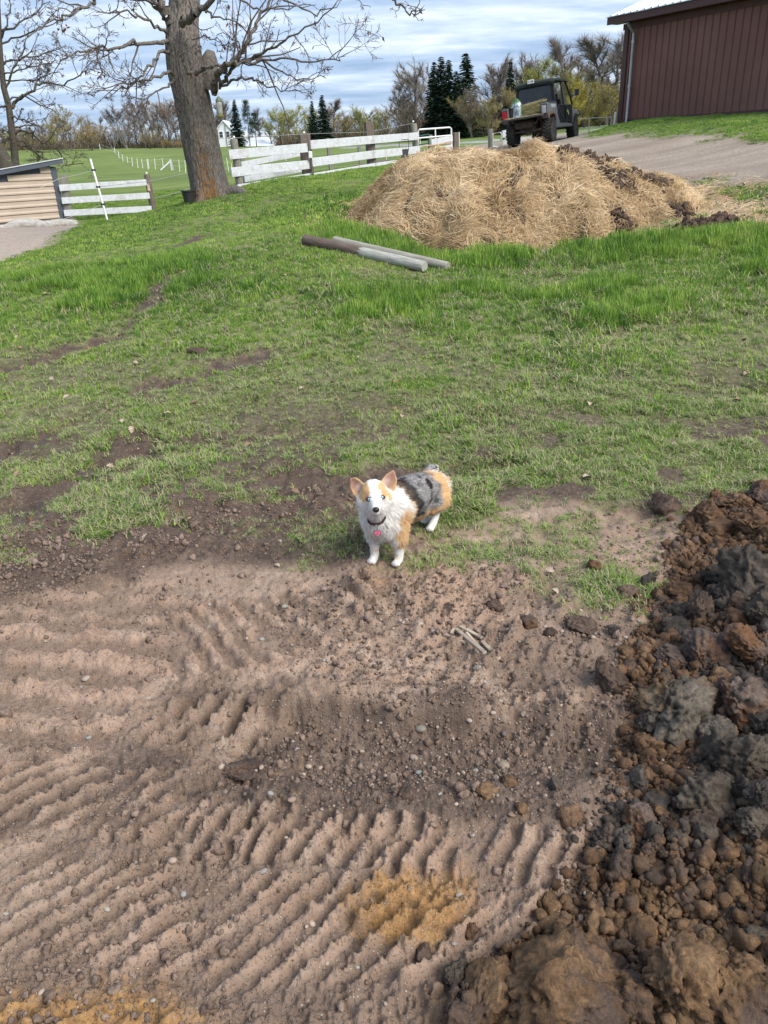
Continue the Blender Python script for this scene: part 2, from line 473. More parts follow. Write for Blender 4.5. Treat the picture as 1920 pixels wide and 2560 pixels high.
for a, b, w_, s_ in [((-40, 1125), (190, 1040), .16, 1.0), ((60, 1235), (330, 1095), .2, 1.0), ((300, 1130), (640, 1075), .2, .75), ((360, 875), (640, 830), .16, .7),
                   ((0, 935), (290, 790), .13, .6), ((300, 785), (430, 715), .13, .75), ((455, 648), (530, 622), .13, 1.1), ((400, 672), (450, 652), .1, .7),
                   ((700, 1010), (400, 1080), .25, .55), ((640, 1180), (1000, 1170), .22, .9), ((500, 1260), (880, 1210), .25, .95), ((1040, 1180), (1250, 1160), .2, .7),
                   ((1150, 845), (960, 815), .13, .35), ((1230, 800), (1900, 760), .2, .35), ((1500, 960), (1920, 900), .3, .5), ((1050, 1020), (1400, 1000), .3, .3),
                   ((0, 1010), (420, 905), .1, .35), ((500, 990), (900, 925), .15, .4), ((1230, 1330), (1600, 1290), .2, .5), ((620, 510), (740, 478), .3, .3), ((790, 480), (860, 470), .3, .4)]:
    p, q = plane(*a, z=.05 if a[1] > 900 else .35), plane(*b, z=.05 if b[1] > 900 else .35)
    RUTS.append((p[0], p[1], q[0], q[1], w_ * (1.5 if a[1] < 960 else 1.15), min(1, s_ * (1.5 if a[1] < 960 else 1.1))))
def seg_d(x, y, x0, y0, x1, y1):
    dx, dy = x1 - x0, y1 - y0
    t = np.clip(((x - x0) * dx + (y - y0) * dy) / (dx * dx + dy * dy + 1e-9), 0, 1)
    return np.hypot(x - x0 - t * dx, y - y0 - t * dy)
def poly_sd(x, y, P):
    """signed distance to a polygon, negative inside"""
    d = np.full(len(x), 1e9); ins = np.zeros(len(x), bool)
    for i in range(len(P)):
        x0, y0 = P[i]; x1, y1 = P[(i + 1) % len(P)]
        d = np.minimum(d, seg_d(x, y, x0, y0, x1, y1))
        c = ((y0 > y) != (y1 > y)) & (x < (x1 - x0) * (y - y0) / (y1 - y0 + 1e-12) + x0)
        ins ^= c
    return np.where(ins, -d, d)
DRIVE = [at(*c)[:2] for c in [(1180, 400, 19), (1300, 400, 17), (1420, 430, 15.5), (1600, 456, 14.6), (1760, 462, 13.6), (1920, 462, 13), (2300, 470, 12), (2300, 330, 18), (1920, 352, 18.2), (1750, 345, 20), (1600, 344, 22.3), (1500, 343, 25), (1460, 338, 34), (1400, 345, 42), (1250, 352, 46), (1120, 356, 46), (1090, 385, 29), (1150, 388, 25)]]
ROAD = [at(*c)[:2] for c in [(860, 364, 92), (1000, 362, 84), (1130, 354, 76), (1260, 350, 72), (1500, 338, 70), (1500, 333, 75), (1260, 345, 78), (1130, 349, 82), (1000, 357, 90), (860, 359, 99)]]
PEN = [at(*c)[:2] for c in [(-300, 760, 12), (0, 655, 14.2), (130, 607, 16.6), (232, 566, 19.5), (200, 553, 23.6), (100, 551, 23.8), (0, 560, 23), (-400, 600, 20)]]
HAYP = [at(*c)[:2] for c in [(835, 562, 12.0), (920, 585, 11.4), (1000, 622, 10.7), (1150, 642, 10.3), (1330, 632, 10.4), (1500, 618, 10.5), (1700, 578, 11.2), (1890, 572, 10.8), (1900, 545, 11.5), (1790, 500, 12.6), (1720, 465, 13.4), (1560, 450, 14.6), (1400, 420, 15), (1100, 420, 15.2), (960, 470, 14.6), (880, 530, 13)]]
DUGP = [plane(*c)[:2] for c in [(1720, 1300), (1715, 1345), (1655, 1480), (1570, 1600), (1580, 1680), (1600, 1800), (1570, 1900), (1530, 1990), (1540, 2120), (1500, 2240), (1400, 2330), (1230, 2400), (1120, 2470), (1060, 2600), (1100, 2900), (3000, 2900), (3400, 1600), (2600, 1250), (1900, 1250), (1800, 1280)]]
def dug_sd(x, y):
    d = np.full(len(x), 9.0); m = (np.hypot(x, y) < 6)
    if m.any(): d[m] = poly_sd(x[m], y[m], DUGP)
    return d
def covers(x, y):
    """what lies where: grass, gravel, wet soil, ochre sand, dark dug soil, straw litter, road"""
    r = np.hypot(x, y)
    n1_ = fbm(x, y, 1.3, 4, 5) - .5; n2_ = fbm(x, y, 5.5, 3, 31) - .5; n4_ = fbm(x, y, 15, 3, 87) - .5
    e_ = ground_edge(x)
    g = smooth(-.15, .8, y - e_ + n1_ * 1.0 + n2_ * .6) * .86 + .14 * smooth(1.2, 2.6, y - e_)
    # thin worn middle ground, patchy
    worn = smooth(8.5, 3.6, y) * smooth(.40, .58, fbm(x, y, 2.6, 4, 12)) * .88
    worn = np.maximum(worn, .62 * smooth(.52, .70, fbm(x, y, .9, 4, 44)) * smooth(18, 8, r))
    for x0, y0, x1, y1, w_, s_ in RUTS:
        d = seg_d(x, y, x0, y0, x1, y1)
        worn = np.maximum(worn, s_ * smooth(w_ * 1.35, w_ * .15, d + n2_ * .36 + n1_ * .16 + n4_ * .22))
    g = g * (1 - np.clip(worn, 0, 1))
    g = np.maximum(g, .42 * smooth(.42, .15, np.hypot((x - .42) / 1.2, (y - 3.02) / .55) + n2_ * .4))        # mossy tuft by the dog's hind feet
    g = np.maximum(g, .34 * smooth(.30, .06, np.hypot((x + .30) / 1.0, y - 3.22) + n2_ * .4))
    pz = pile_z(x, y)
    dug = np.maximum(smooth(.02, .07, pz + n2_ * .05 + n1_ * .03), smooth(.07, -.05, dug_sd(x, y) + n2_ * .22 + n1_ * .10))
    # far pasture is full grass
    g = np.maximum(g, smooth(16, 22, r) * .97)
    gravel = np.zeros_like(x); road = np.zeros_like(x); litter = np.zeros_like(x); pen = np.zeros_like(x)
    far = r > 8
    if far.any():
        xf, yf = x[far], y[far]
        gravel[far] = smooth(.55, -.5, poly_sd(xf, yf, DRIVE) + n1_[far] * 1.6)
        road[far] = smooth(1.0, -1.0, poly_sd(xf, yf, ROAD))
        pen[far] = smooth(.3, -.3, poly_sd(xf, yf, PEN) + n1_[far] * .5)
        litter[far] = smooth(.5, -.1, poly_sd(xf, yf, HAYP) + n1_[far] * .9)
    g = g * (1 - gravel) * (1 - road) * (1 - pen) * (1 - .97 * litter) * (1 - dug)
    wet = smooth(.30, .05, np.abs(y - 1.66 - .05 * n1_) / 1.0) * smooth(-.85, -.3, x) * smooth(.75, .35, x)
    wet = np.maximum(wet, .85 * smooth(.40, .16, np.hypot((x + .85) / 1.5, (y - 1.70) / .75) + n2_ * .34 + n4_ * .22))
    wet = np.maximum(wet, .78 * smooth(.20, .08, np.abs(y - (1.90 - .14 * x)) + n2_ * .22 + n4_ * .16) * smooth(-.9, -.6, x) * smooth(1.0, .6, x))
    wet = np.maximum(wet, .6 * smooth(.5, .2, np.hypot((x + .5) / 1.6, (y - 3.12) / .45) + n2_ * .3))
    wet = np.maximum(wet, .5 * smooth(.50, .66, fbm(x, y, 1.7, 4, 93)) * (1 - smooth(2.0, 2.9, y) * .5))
    hum = smooth(2.85, 3.35, y + n1_ * .8 + n2_ * .3 + .30 * smooth(.3, -.2, x) - .38 * smooth(.2, .7, x))
    nm = r < 4.2
    if nm.any():
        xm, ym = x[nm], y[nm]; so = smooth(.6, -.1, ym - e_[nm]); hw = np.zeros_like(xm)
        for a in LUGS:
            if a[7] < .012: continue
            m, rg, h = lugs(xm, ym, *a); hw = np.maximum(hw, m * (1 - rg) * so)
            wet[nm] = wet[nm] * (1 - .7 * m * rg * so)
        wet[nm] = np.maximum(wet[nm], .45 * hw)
    och = smooth(.2, .06, np.hypot((x - .06) / 1.15, (y - 1.27) / .75) + n2_ * .16 + n1_ * .08)
    och = np.maximum(och, .9 * smooth(.25, .08, np.hypot((x + .66) / 1.3, (y - .98) / .7) + n2_ * .2))
    och = np.maximum(och, .28 * smooth(.5, .1, np.hypot((x - .25) / 1.3, (y - 2.75) / .5) + n2_ * .3))
    return dict(grass=g, gravel=gravel, wet=wet, ochre=och, dug=dug, litter=litter, road=road, pen=pen, humus=hum)
def detail_z(x, y):
    r = np.hypot(x, y)
    z = np.zeros_like(x)
    near = r < 9
    xn, yn = x[near], y[near]
    e_ = ground_edge(xn)
    soil = smooth(.9, -.2, yn - e_)
    dz = np.zeros_like(xn)
    cover = np.zeros_like(xn); ridgy = np.zeros_like(xn)
    for a in LUGS:
        m, rg, h = lugs(xn, yn, *a)
        dz = dz * (1 - m) + (h - a[7] * .45) * m; cover = np.maximum(cover, m * (1 - rg)); ridgy = np.maximum(ridgy, m * rg)
    # step at the edge of the wheel rut
    ed = 2.02 - .16 * (xn + .05) + .05 * (fbm(xn, yn, 4, 3, 61) - .5) * 2
    dz += -.075 * smooth(.0, -.06, yn - ed) * smooth(1.62, 1.80, yn) * smooth(-.75, -.35, xn) * smooth(1.1, .5, xn)
    dz += .03 * smooth(.09, .0, np.abs(yn - ed - .05)) * smooth(-.5, -.2, xn) * smooth(.5, .1, xn)
    # crumbs and clods
    c1 = fbm(xn, yn, 9, 4, 21); c2 = vn2(xn * 55, yn * 55, 23); c3 = vn2(xn * 110 + 5, yn * 110, 27)
    rough = (.5 + 1.4 * smooth(.4, .7, fbm(xn, yn, 1.9, 3, 29))) * (1 - .75 * cover) + .5 * ridgy
    dz += (c1 - .5) * .05 * rough + (1 - np.abs(c2 * 2 - 1)) ** 2 * .010 * rough + (1 - np.abs(c3 * 2 - 1)) ** 2 * .006 + np.maximum(vn2(xn * 70 + 9, yn * 70, 28) - .62, 0) * .035
    band = smooth(.13, .05, np.abs(yn - 1.86)) * smooth(-.5, -.1, xn)
    dz += band * (np.maximum(vn2(xn * 60, yn * 60, 33) - .5, 0) * .035)
    dz *= soil
    # turned turf and hummocks in the lawn
    gl = 1 - soil
    dz += gl * ((fbm(xn, yn, 1.1, 3, 41) - .5) * .07 + (fbm(xn, yn, 6, 3, 43) - .5) * .045 + (fbm(xn, yn, 18, 3, 45) - .5) * .035 * smooth(7, 4, yn))
    for x0, y0, x1, y1, w_, s_ in RUTS:
        d = seg_d(xn, yn, x0, y0, x1, y1)
        dz += -s_ * .045 * smooth(w_, w_ * .2, d) + s_ * smooth(w_ * 1.1, w_ * .5, d) * (fbm(xn, yn, 14, 3, 47) - .45) * .07
    pz = pile_z(xn, yn)
    on = smooth(.015, .07, pz)
    bill = 1 - np.abs(fbm(xn, yn, 5, 4, 51) * 2 - 1)
    dz = dz * (1 - on * .6) + pz + on * ((bill - .6) * .13 + np.maximum(vn2(xn * 34, yn * 34, 53) - .4, 0) * .03 + np.maximum(vn2(xn * 75, yn * 75, 54) - .4, 0) * .012)
    z[near] = dz * smooth(9, 7.5, r[near])
    m2 = ~near
    z[m2] = (fbm(x[m2], y[m2], .5, 3, 71) - .5) * .12 * smooth(9, 14, r[m2])
    return z
def ground_z(x, y):
    x = np.atleast_1d(np.asarray(x, float)); y = np.atleast_1d(np.asarray(y, float))
    return base_z(x, y) + detail_z(x, y)
def on_ground(px, py, dmin=.6, dmax=260):
    """where the sight line through a pixel first meets the ground"""
    d = ray(px, py)
    t = np.exp(np.linspace(math.log(dmin), math.log(dmax), 700))
    P = np.array([0, 0, EYE]) + d * t[:, None]
    h = P[:, 2] - ground_z(P[:, 0], P[:, 1])
    k = np.argmax(h < 0)
    if h[k] >= 0: k = len(t) - 1
    a, b = t[max(k - 1, 0)], t[k]
    f = h[max(k - 1, 0)] / (h[max(k - 1, 0)] - h[k] + 1e-9)
    tt = a + (b - a) * np.clip(f, 0, 1)
    p = np.array([0, 0, EYE]) + d * tt
    p[2] = ground_z(p[0], p[1])[0]
    return p
def gz(p):
    return np.array([p[0], p[1], ground_z(p[0], p[1])[0]])

# one continuous sheet: rings round the standing point, fine where the ground is near
az_f = np.radians(np.linspace(-60, 60, 740))
az_b = np.radians(np.linspace(60, 300, 90)[1:-1])
az = np.concatenate([az_f, az_b])
rr = np.concatenate([[0.02, .15, .35, .5], np.exp(np.linspace(math.log(.6), math.log(4.0), 430)), np.exp(np.linspace(math.log(4.0), math.log(32), 170))[1:], np.exp(np.linspace(math.log(32), math.log(900), 60))[1:]])
A_, R_ = np.meshgrid(az, rr)
gx, gy = (np.sin(A_) * R_).ravel(), (np.cos(A_) * R_).ravel()
gzv = ground_z(gx, gy)
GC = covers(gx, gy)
na_, nr_ = len(az), len(rr)
i0 = np.arange(nr_ - 1)[:, None] * na_; j0 = np.arange(na_)[None]
Q = np.stack([i0 + j0, i0 + (j0 + 1) % na_, i0 + na_ + (j0 + 1) % na_, i0 + na_ + j0], -1).reshape(-1, 4)[:, ::-1]
gP = np.stack([gx, gy, gzv], 1)

# ground material -----------------------------------------------------------
def ground_material():
    k = NT('earth_and_turf'); p = k.pos()
    big = k.noise(p, 1.1, 6, .62); mid = k.noise(p, 7, 6, .65); fine = k.noise(p, 48, 5, .7); grit = k.noise(p, 170, 3, .7)
    dry = k.ramp(k.math('ADD', k.math('MULTIPLY', mid, .6), k.math('MULTIPLY', fine, .4)), [(.3, (.150, .104, .074)), (.5, (.28, .200, .148)), (.68, (.43, .330, .260))])
    dry = k.mix(k.mr(big, .4, .62), dry, k.mix(.5, dry, (.36, .235, .165)))
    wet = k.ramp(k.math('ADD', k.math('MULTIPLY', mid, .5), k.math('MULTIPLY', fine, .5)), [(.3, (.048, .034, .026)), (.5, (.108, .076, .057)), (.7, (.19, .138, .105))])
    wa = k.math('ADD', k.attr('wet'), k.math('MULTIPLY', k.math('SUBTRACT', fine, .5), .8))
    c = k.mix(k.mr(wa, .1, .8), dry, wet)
    hu = k.ramp(k.math('ADD', k.math('MULTIPLY', mid, .5), k.math('MULTIPLY', fine, .5)), [(.32, (.040, .028, .021)), (.5, (.088, .062, .047)), (.7, (.165, .120, .090))])
    c = k.mix(k.mr(k.math('ADD', k.attr('humus'), k.math('MULTIPLY', k.math('SUBTRACT', mid, .5), .9)), .2, .8), c, hu)
    och = k.ramp(fine, [(.3, (.15, .078, .028)), (.55, (.32, .178, .066)), (.75, (.46, .29, .13))])
    gn = k.noise(p, 26, 5, .75)
    c = k.mix(k.math('MULTIPLY', k.mr(k.math('ADD', k.attr('ochre'), k.math('MULTIPLY', k.math('SUBTRACT', gn, .5), 2.2)), .15, .85), .85), c, och)
    # grit: small pale and dark grains
    v1 = k.n('ShaderNodeTexVoronoi'); k.l(p, v1.inputs['Vector']); v1.inputs['Scale'].default_value = 120
    grain = k.mr(v1.outputs['Distance'], .22, .34, 1, 0)
    sel = k.n('ShaderNodeSeparateColor'); k.l(v1.outputs['Color'], sel.inputs[0])
    pick = k.mr(sel.outputs[0], .78, .84); gcol = k.mix(sel.outputs[1], (.40, .32, .26), (.50, .42, .33))
    gcol = k.mix(k.mr(sel.outputs[2], .7, .8), gcol, (.10, .085, .08))
    c = k.mix(k.math('MULTIPLY', k.math('MULTIPLY', grain, pick), .75), c, gcol)
    # dug soil: dark brown, rust and slate
    dn = k.noise(p, 3.6, 5, .6, dist=.5)
    dug = k.ramp(dn, [(.32, (.045, .037, .034)), (.45, (.090, .058, .038)), (.57, (.200, .105, .048)), (.72, (.235, .135, .068))])
    dug = k.mix(k.mr(fine, .3, .7), k.mix(.55, dug, (.03, .02, .015)), dug)
    c = k.mix(k.attr('dug'), c, dug)
    # turf floor
    th = k.ramp(k.math('ADD', k.math('MULTIPLY', mid, .45), k.math('MULTIPLY', fine, .55)), [(.32, (.060, .062, .026)), (.5, (.145, .155, .062)), (.68, (.31, .29, .16))])
    stripes = k.noise(p, .9, 4, .6, stretch=(.25, 1.6, 1)); soft = k.noise(p, .12, 4, .6)
    past = k.ramp(k.math('ADD', k.math('MULTIPLY', stripes, .55), k.math('MULTIPLY', soft, .45)), [(.36, (.075, .115, .022)), (.5, (.145, .195, .042)), (.64, (.23, .27, .08))])
    past = k.mix(k.mr(fine, .3, .7, .0, .35), past, (.06, .095, .02))
    cd = k.n('ShaderNodeVectorMath', operation='LENGTH'); k.l(p, cd.inputs[0])
    th = k.mix(k.mr(cd.outputs['Value'], 16, 30), th, past)
    ga = k.math('ADD', k.attr('grass'), k.math('MULTIPLY', k.math('SUBTRACT', fine, .5), .7))
    c = k.mix(k.mr(ga, .12, .6), c, th)
    gr = k.ramp(k.noise(p, 22, 6, .75), [(.3, (.16, .125, .095)), (.5, (.33, .27, .215)), (.7, (.52, .45, .38))])
    gr = k.mix(k.mr(big, .38, .66), gr, k.mix(.5, gr, (.26, .20, .145)))
    tk = k.noise(p, 1.5, 4, .6, stretch=(.12, 1, 1)); gr = k.mix(k.mr(tk, .42, .6), gr, k.mix(.55, gr, (.19, .145, .11)))
    c = k.mix(k.attr('gravel'), c, gr)
    pn = k.ramp(k.noise(p, 30, 5, .7), [(.3, (.17, .14, .115)), (.5, (.36, .29, .235)), (.7, (.55, .46, .38))])
    c = k.mix(k.attr('pen'), c, pn)
    lt = k.ramp(k.noise(p, 26, 5, .7, stretch=(1, 2.2, 1), dist=1.2), [(.3, (.10, .066, .035)), (.5, (.34, .24, .13)), (.7, (.60, .46, .27))])
    c = k.mix(k.attr('litter'), c, lt)
    c = k.mix(k.attr('road'), c, (.33, .33, .34))
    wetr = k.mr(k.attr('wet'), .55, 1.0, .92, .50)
    h = k.math('ADD', k.math('MULTIPLY', fine, .6), k.math('ADD', k.math('MULTIPLY', grit, .4), k.math('MULTIPLY', grain, .35)))
    k.bump(h, .9, .010)
    return k.end(c, wetr, .28)
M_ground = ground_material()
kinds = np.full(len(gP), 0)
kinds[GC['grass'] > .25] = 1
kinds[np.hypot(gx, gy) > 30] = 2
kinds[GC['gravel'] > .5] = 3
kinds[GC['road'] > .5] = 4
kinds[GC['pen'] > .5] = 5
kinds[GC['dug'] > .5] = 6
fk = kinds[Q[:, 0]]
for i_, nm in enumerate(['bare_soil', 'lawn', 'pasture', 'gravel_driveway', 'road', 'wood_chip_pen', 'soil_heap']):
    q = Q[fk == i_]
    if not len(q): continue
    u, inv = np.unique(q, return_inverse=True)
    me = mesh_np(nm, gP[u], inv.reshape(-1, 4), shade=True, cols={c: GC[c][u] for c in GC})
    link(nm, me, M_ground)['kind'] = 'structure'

# ------------------------------------------------------------------ grass
def blade_mesh(name, seed, n, rad_, hmin, hmax, lean, width, flat=0.0, dryp=.1, segs=3):
    g = rgen(seed); V, Qd, T, D, N = [], [], [], [], []
    for i in range(n):
        a, r = g.uniform(0, 6.283), rad_ * math.sqrt(g.uniform()); bx, by = r * math.cos(a), r * math.sin(a)
        da = g.uniform(0, 6.283); L = g.uniform(hmin, hmax); tilt = abs(g.normal(0, lean)) + flat * g.uniform(.6, 1.25)
        d = np.array([math.cos(da), math.sin(da)]); sdx = np.array([-d[1], d[0]]); w = width * g.uniform(.7, 1.3)
        dry = 1.0 if g.uniform() < dryp else g.uniform(0, .25); tt = g.uniform()
        b0 = len(V); x, z, ang = 0.0, 0.0, tilt * .4
        for s_ in range(segs + 1):
            f = s_ / segs; ww = w * (1 - f ** 1.6) / 2 + .0002
            c = np.array([bx, by]) + d * x
            V += [(*(c + sdx * ww), z), (*(c - sdx * ww), z)]; D += [dry, dry]
            nn = np.array([-d[0] * math.sin(ang) * .4, -d[1] * math.sin(ang) * .4, 1.0]); nn /= np.linalg.norm(nn); N += [nn, nn]
            ang = tilt * (.4 + .9 * f); x += math.sin(ang) * L / segs; z += max(math.cos(ang), -.15) * L / segs
            z = max(z, .002)
        for s_ in range(segs): Qd.append((b0 + 2 * s_, b0 + 2 * s_ + 1, b0 + 2 * s_ + 3, b0 + 2 * s_ + 2))
    return mesh_np(name, V, Qd, cols={'dry': np.array(D)}, shade=True)
def grass_material():
    k = NT('grass_blade'); p = k.pos()
    f = k.noise(p, .55, 5, .65); f2 = k.noise(p, 2.6, 3, .6); r = k.rnd()
    m = k.math('ADD', k.math('MULTIPLY', f, .42), k.math('ADD', k.math('MULTIPLY', f2, .22), k.math('MULTIPLY', r, .36)))
    c = k.ramp(m, [(.30, (.048, .122, .020)), (.45, (.122, .252, .034)), (.57, (.235, .375, .054)), (.74, (.40, .50, .115))])
    c = k.mix(k.mr(k.attr('dry'), .3, .9), c, k.mix(r, (.46, .40, .25), (.31, .30, .17)))
    return thin(k, c, .28, .55)
M_grass = grass_material()
tufts = [blade_mesh('grass_tuft', 100 + i, 24, .04, .025, .065, .6, .0055, dryp=.06) for i in range(4)] + \
        [blade_mesh('grass_tuft', 110 + i, 20, .045, .05, .11, .55, .006, dryp=.05) for i in range(3)] + \
        [blade_mesh('grass_tuft', 120 + i, 13, .055, .05, .13, .3, .0085, flat=1.35, dryp=.45) for i in range(4)] + \
        [blade_mesh('grass_tuft', 130 + i, 46, .12, .02, .055, .75, .013, dryp=.16, segs=2) for i in range(3)]
def grow_grass(seed, ntry, r0, r1, azm, kind, sc):
    g = rgen(seed)
    r = np.sqrt(g.uniform(r0 * r0, r1 * r1, ntry)); a = np.radians(g.uniform(-azm, azm, ntry))
    x, y = r * np.sin(a), r * np.cos(a)
    C = covers(x, y); dens = C['grass']
    n_ = fbm(x, y, 3.1, 3, 201)
    keep = g.uniform(size=ntry) < np.clip(dens * (.55 + 1.2 * smooth(.3, .62, n_)), 0, 1)
    x, y, dens, n_ = x[keep], y[keep], dens[keep], n_[keep]; m = len(x)
    z = ground_z(x, y)
    long_ = fbm(x, y, .7, 3, 205) + .25 * smooth(9.5, 8.2, np.abs(y - 0) + 0 * x) * 0
    hay = np.zeros(m); fr = y > 7
    if fr.any(): hay[fr] = smooth(1.6, .1, poly_sd(x[fr], y[fr], HAYP))
    u = g.uniform(size=m)
    if kind == 'near':
        flatp = np.clip(1.15 - dens * 1.0 + .42 * smooth(6.5, 3.6, y), .12, .95)
        idx = np.where(u < flatp, g.integers(7, 11, m), np.where(((long_ > .64) & (y > 6.5)) | (hay > .25), g.integers(4, 7, m), g.integers(0, 4, m)))
    else:
        idx = g.integers(11, 14, m)
    s_ = sc * g.uniform(.6, 1.2, m) * (.55 + .45 * np.clip(dens, 0, 1)) * (.7 + .5 * smooth(.42, .66, long_)) * (1 + .9 * hay)
    rot = np.stack([g.normal(0, .12, m), g.normal(0, .12, m), g.uniform(0, 6.283, m)], 1)
    return np.stack([x, y, z - .004], 1), rot, s_, idx
gA = grow_grass(1, 84000, 2.5, 5.5, 52, 'near', .78)
gB = grow_grass(2, 70000, 5.3, 11.5, 40, 'near', 1.0)
gC2 = grow_grass(3, 90000, 11, 30, 33, 'far', .75)
P_, R2_, S_, I_ = [np.concatenate([a[i], b[i], c[i]]) for i in range(4) for a, b, c in [(gA, gB, gC2)]]
scatter('grass', P_, R2_, S_, I_, tufts, M_grass)
print('grass tufts', len(P_))
# ------------------------------------------------------------------ materials for built things
M_wood_white = mottled('white_painted_board', (.64, .66, .69), (.44, .46, .48), 16, .7, .004, stretch=(1, 1, 3), dirt=(.40, .39, .36))
M_post = mottled('weathered_post', (.20, .165, .135), (.095, .075, .06), 10, .9, .012, stretch=(6, 6, .6))
M_postgrey = mottled('grey_post', (.27, .26, .22), (.15, .145, .115), 10, .9, .012, stretch=(6, 6, .6))
M_plastic_white = mottled('white_plastic', (.80, .81, .80), (.68, .69, .68), 5, .5)
M_black = mottled('black_plastic', (.022, .023, .025), (.035, .035, .036), 6, .55)
M_rubber = mottled('rubber', (.030, .030, .030), (.075, .068, .058), 6, .85, .01)
M_steel = mottled('galvanised', (.46, .48, .50), (.33, .34, .35), 12, .45, .002, metal=.6)
M_rusty = mottled('rusty_tube', (.55, .52, .48), (.40, .17, .06), 5, .6, .002)
M_wire = mottled('wire', (.30, .30, .30), (.22, .22, .22), 5, .6)
M_rope = mottled('poly_rope', (.62, .64, .58), (.48, .50, .44), 5, .7)
M_siding = mottled('tan_siding', (.47, .385, .30), (.41, .335, .26), 2, .5, 0)
M_trimgrey = mottled('slate_trim', (.085, .10, .125), (.07, .08, .10), 3, .5)
M_barn = mottled('brown_steel_sheet', (.190, .088, .070), (.155, .070, .058), 1.2, .5, 0, dirt=(.21, .108, .088))
M_barntrim = mottled('brown_trim', (.085, .040, .036), (.07, .033, .03), 2, .45)
M_roof = mottled('grey_green_roof', (.46, .52, .54), (.38, .44, .46), 1.5, .4, 0, metal=.3)
M_concrete = mottled('concrete', (.36, .34, .31), (.27, .255, .23), 6, .85, .006)

# ------------------------------------------------------------------ barn
def barn():
    base = BARN_L.copy(); z0 = base[2] + .02
    t = thing('barn', (0, 0, 0), 'long brown ribbed steel barn with pale metal roof up on the right', 'barn')
    D = Vector(BARN_D); N = Vector((-D.y, D.x, 0)); N = -N if N.dot(Vector((-base[0], -base[1], 0))) < 0 else N   # N: outwards, towards us
    Hw = 2.80
    B = Vector(base); B.z = z0
    def P(s, out, h): return B + D * s + N * out + Vector((0, 0, h))
    Lw, bay = 9.8, .235
    MB().prism([P(0, 0, 0), P(Lw, 0, 0), P(Lw, -.12, 0), P(0, -.12, 0)], (0, 0, -.75), (0, 0, .06)).build('footing', M_concrete, t)
    MB().prism([P(0, -.03, .06), P(Lw, -.03, .06), P(Lw, -.12, .06), P(0, -.12, .06)], (0, 0, 0), (0, 0, Hw - .1)).build('wall_backing', M_barntrim, t)
    n = int(Lw / bay)
    for i in range(n):
        s0, s1 = i * bay, (i + 1) * bay
        # one sheet: flat with a raised rib at its right edge
        prof = [(s0, 0), (s1 - .065, 0), (s1 - .05, .032), (s1 - .02, .032), (s1 - .005, 0), (s1 - .001, 0)]
        poly = [P(s, o, .05) for s, o in prof] + [P(s1 - .001, -.028, .05), P(s0, -.028, .05)]
        MB().prism(poly, (0, 0, 0), (0, 0, Hw - .28)).build('wall_panel', M_barn, t)
    # gable end going back
    for i in range(14):
        s0 = i * .6
        MB().prism([P(.0, -s0 - .002, .05), P(-.025, -s0 - .002, .05), P(-.025, -s0 - .598, .05), P(.0, -s0 - .598, .05)], (0, 0, 0), (0, 0, Hw - .1 + max(0, .0))).build('end_panel', M_barn, t)
    MB().prism([P(-.04, -.03, Hw - .06), P(-.04, -9, Hw - .06), P(-.04, -4.5, Hw + 1.55)], (0, 0, 0), D * .03).build('gable', M_barn, t)
    MB().prism([P(-.05, .045, .02), P(.11, .045, .02), P(.11, .003, .02), P(-.05, .003, .02)], (0, 0, 0), (0, 0, Hw - .22)).build('corner_trim', M_barntrim, t)
    MB().prism([P(.11, .055, .03), P(Lw, .055, .03), P(Lw, .036, .03), P(.11, .036, .03)], (0, 0, 0), (0, 0, .07)).build('base_trim', M_barntrim, t)
    MB().prism([P(-.1, .05, Hw - .32), P(Lw, .05, Hw - .32), P(Lw, .034, Hw - .32), P(-.1, .034, Hw - .32)], (0, 0, 0), (0, 0, .16)).build('frieze_trim', M_barntrim, t)
    MB().prism([P(-.35, .04, Hw - .15), P(Lw + .2, .04, Hw - .15), P(Lw + .2, .42, Hw - .15), P(-.35, .42, Hw - .15)], (0, 0, 0), (0, 0, .02)).build('soffit', M_barntrim, t)
    MB().prism([P(-.38, .42, Hw - .17), P(Lw + .2, .42, Hw - .17), P(Lw + .2, .45, Hw - .17), P(-.38, .45, Hw - .17)], (0, 0, 0), (0, 0, .19)).build('fascia', M_barntrim, t)
    MB().prism([P(-.38, .44, Hw - .17), P(-.38, -4.5, Hw + 1.60), P(-.38, -4.5, Hw + 1.74), P(-.38, .44, Hw + .02)], (0, 0, 0), D * .03).build('barge_board', M_barntrim, t)
    # roof sheets, each with a rib whose end shows along the eave
    m = int((Lw + .55) / .25)
    for i in range(m):
        s0 = -.40 + i * .25
        MB().prism([P(s0, .50, Hw + .03), P(s0 + .185, .50, Hw + .03), P(s0 + .20, .50, Hw + .06), P(s0 + .235, .50, Hw + .06), P(s0 + .249, .50, Hw + .03), P(s0 + .249, .50, Hw + .015), P(s0, .50, Hw + .015)],
                   (0, 0, 0), N * -5.0 + Vector((0, 0, 1.75))).build('roof_sheet', M_roof, t)
    b = MB(); b.tube([P(.38, .40, Hw - .19), P(.38, .25, Hw - .33), P(.38, .10, Hw - .45), P(.38, .10, 1.0), P(.375, .105, .05), P(.37, .16, -.20)], .042, 10)
    d = b.build('downspout', M_steel, t, smooth=True)
    for h in (.95, 2.1):
        MB().tube([P(.38, .10, h), P(.38, .10, h + .07)], .055, 10).build('pipe_strap', M_steel, d)
    MB().tube([P(-.1, .12, -.2), P(-.09, .11, .32)], .03, 8).build('conduit', M_plastic_white, t, smooth=True)
barn()

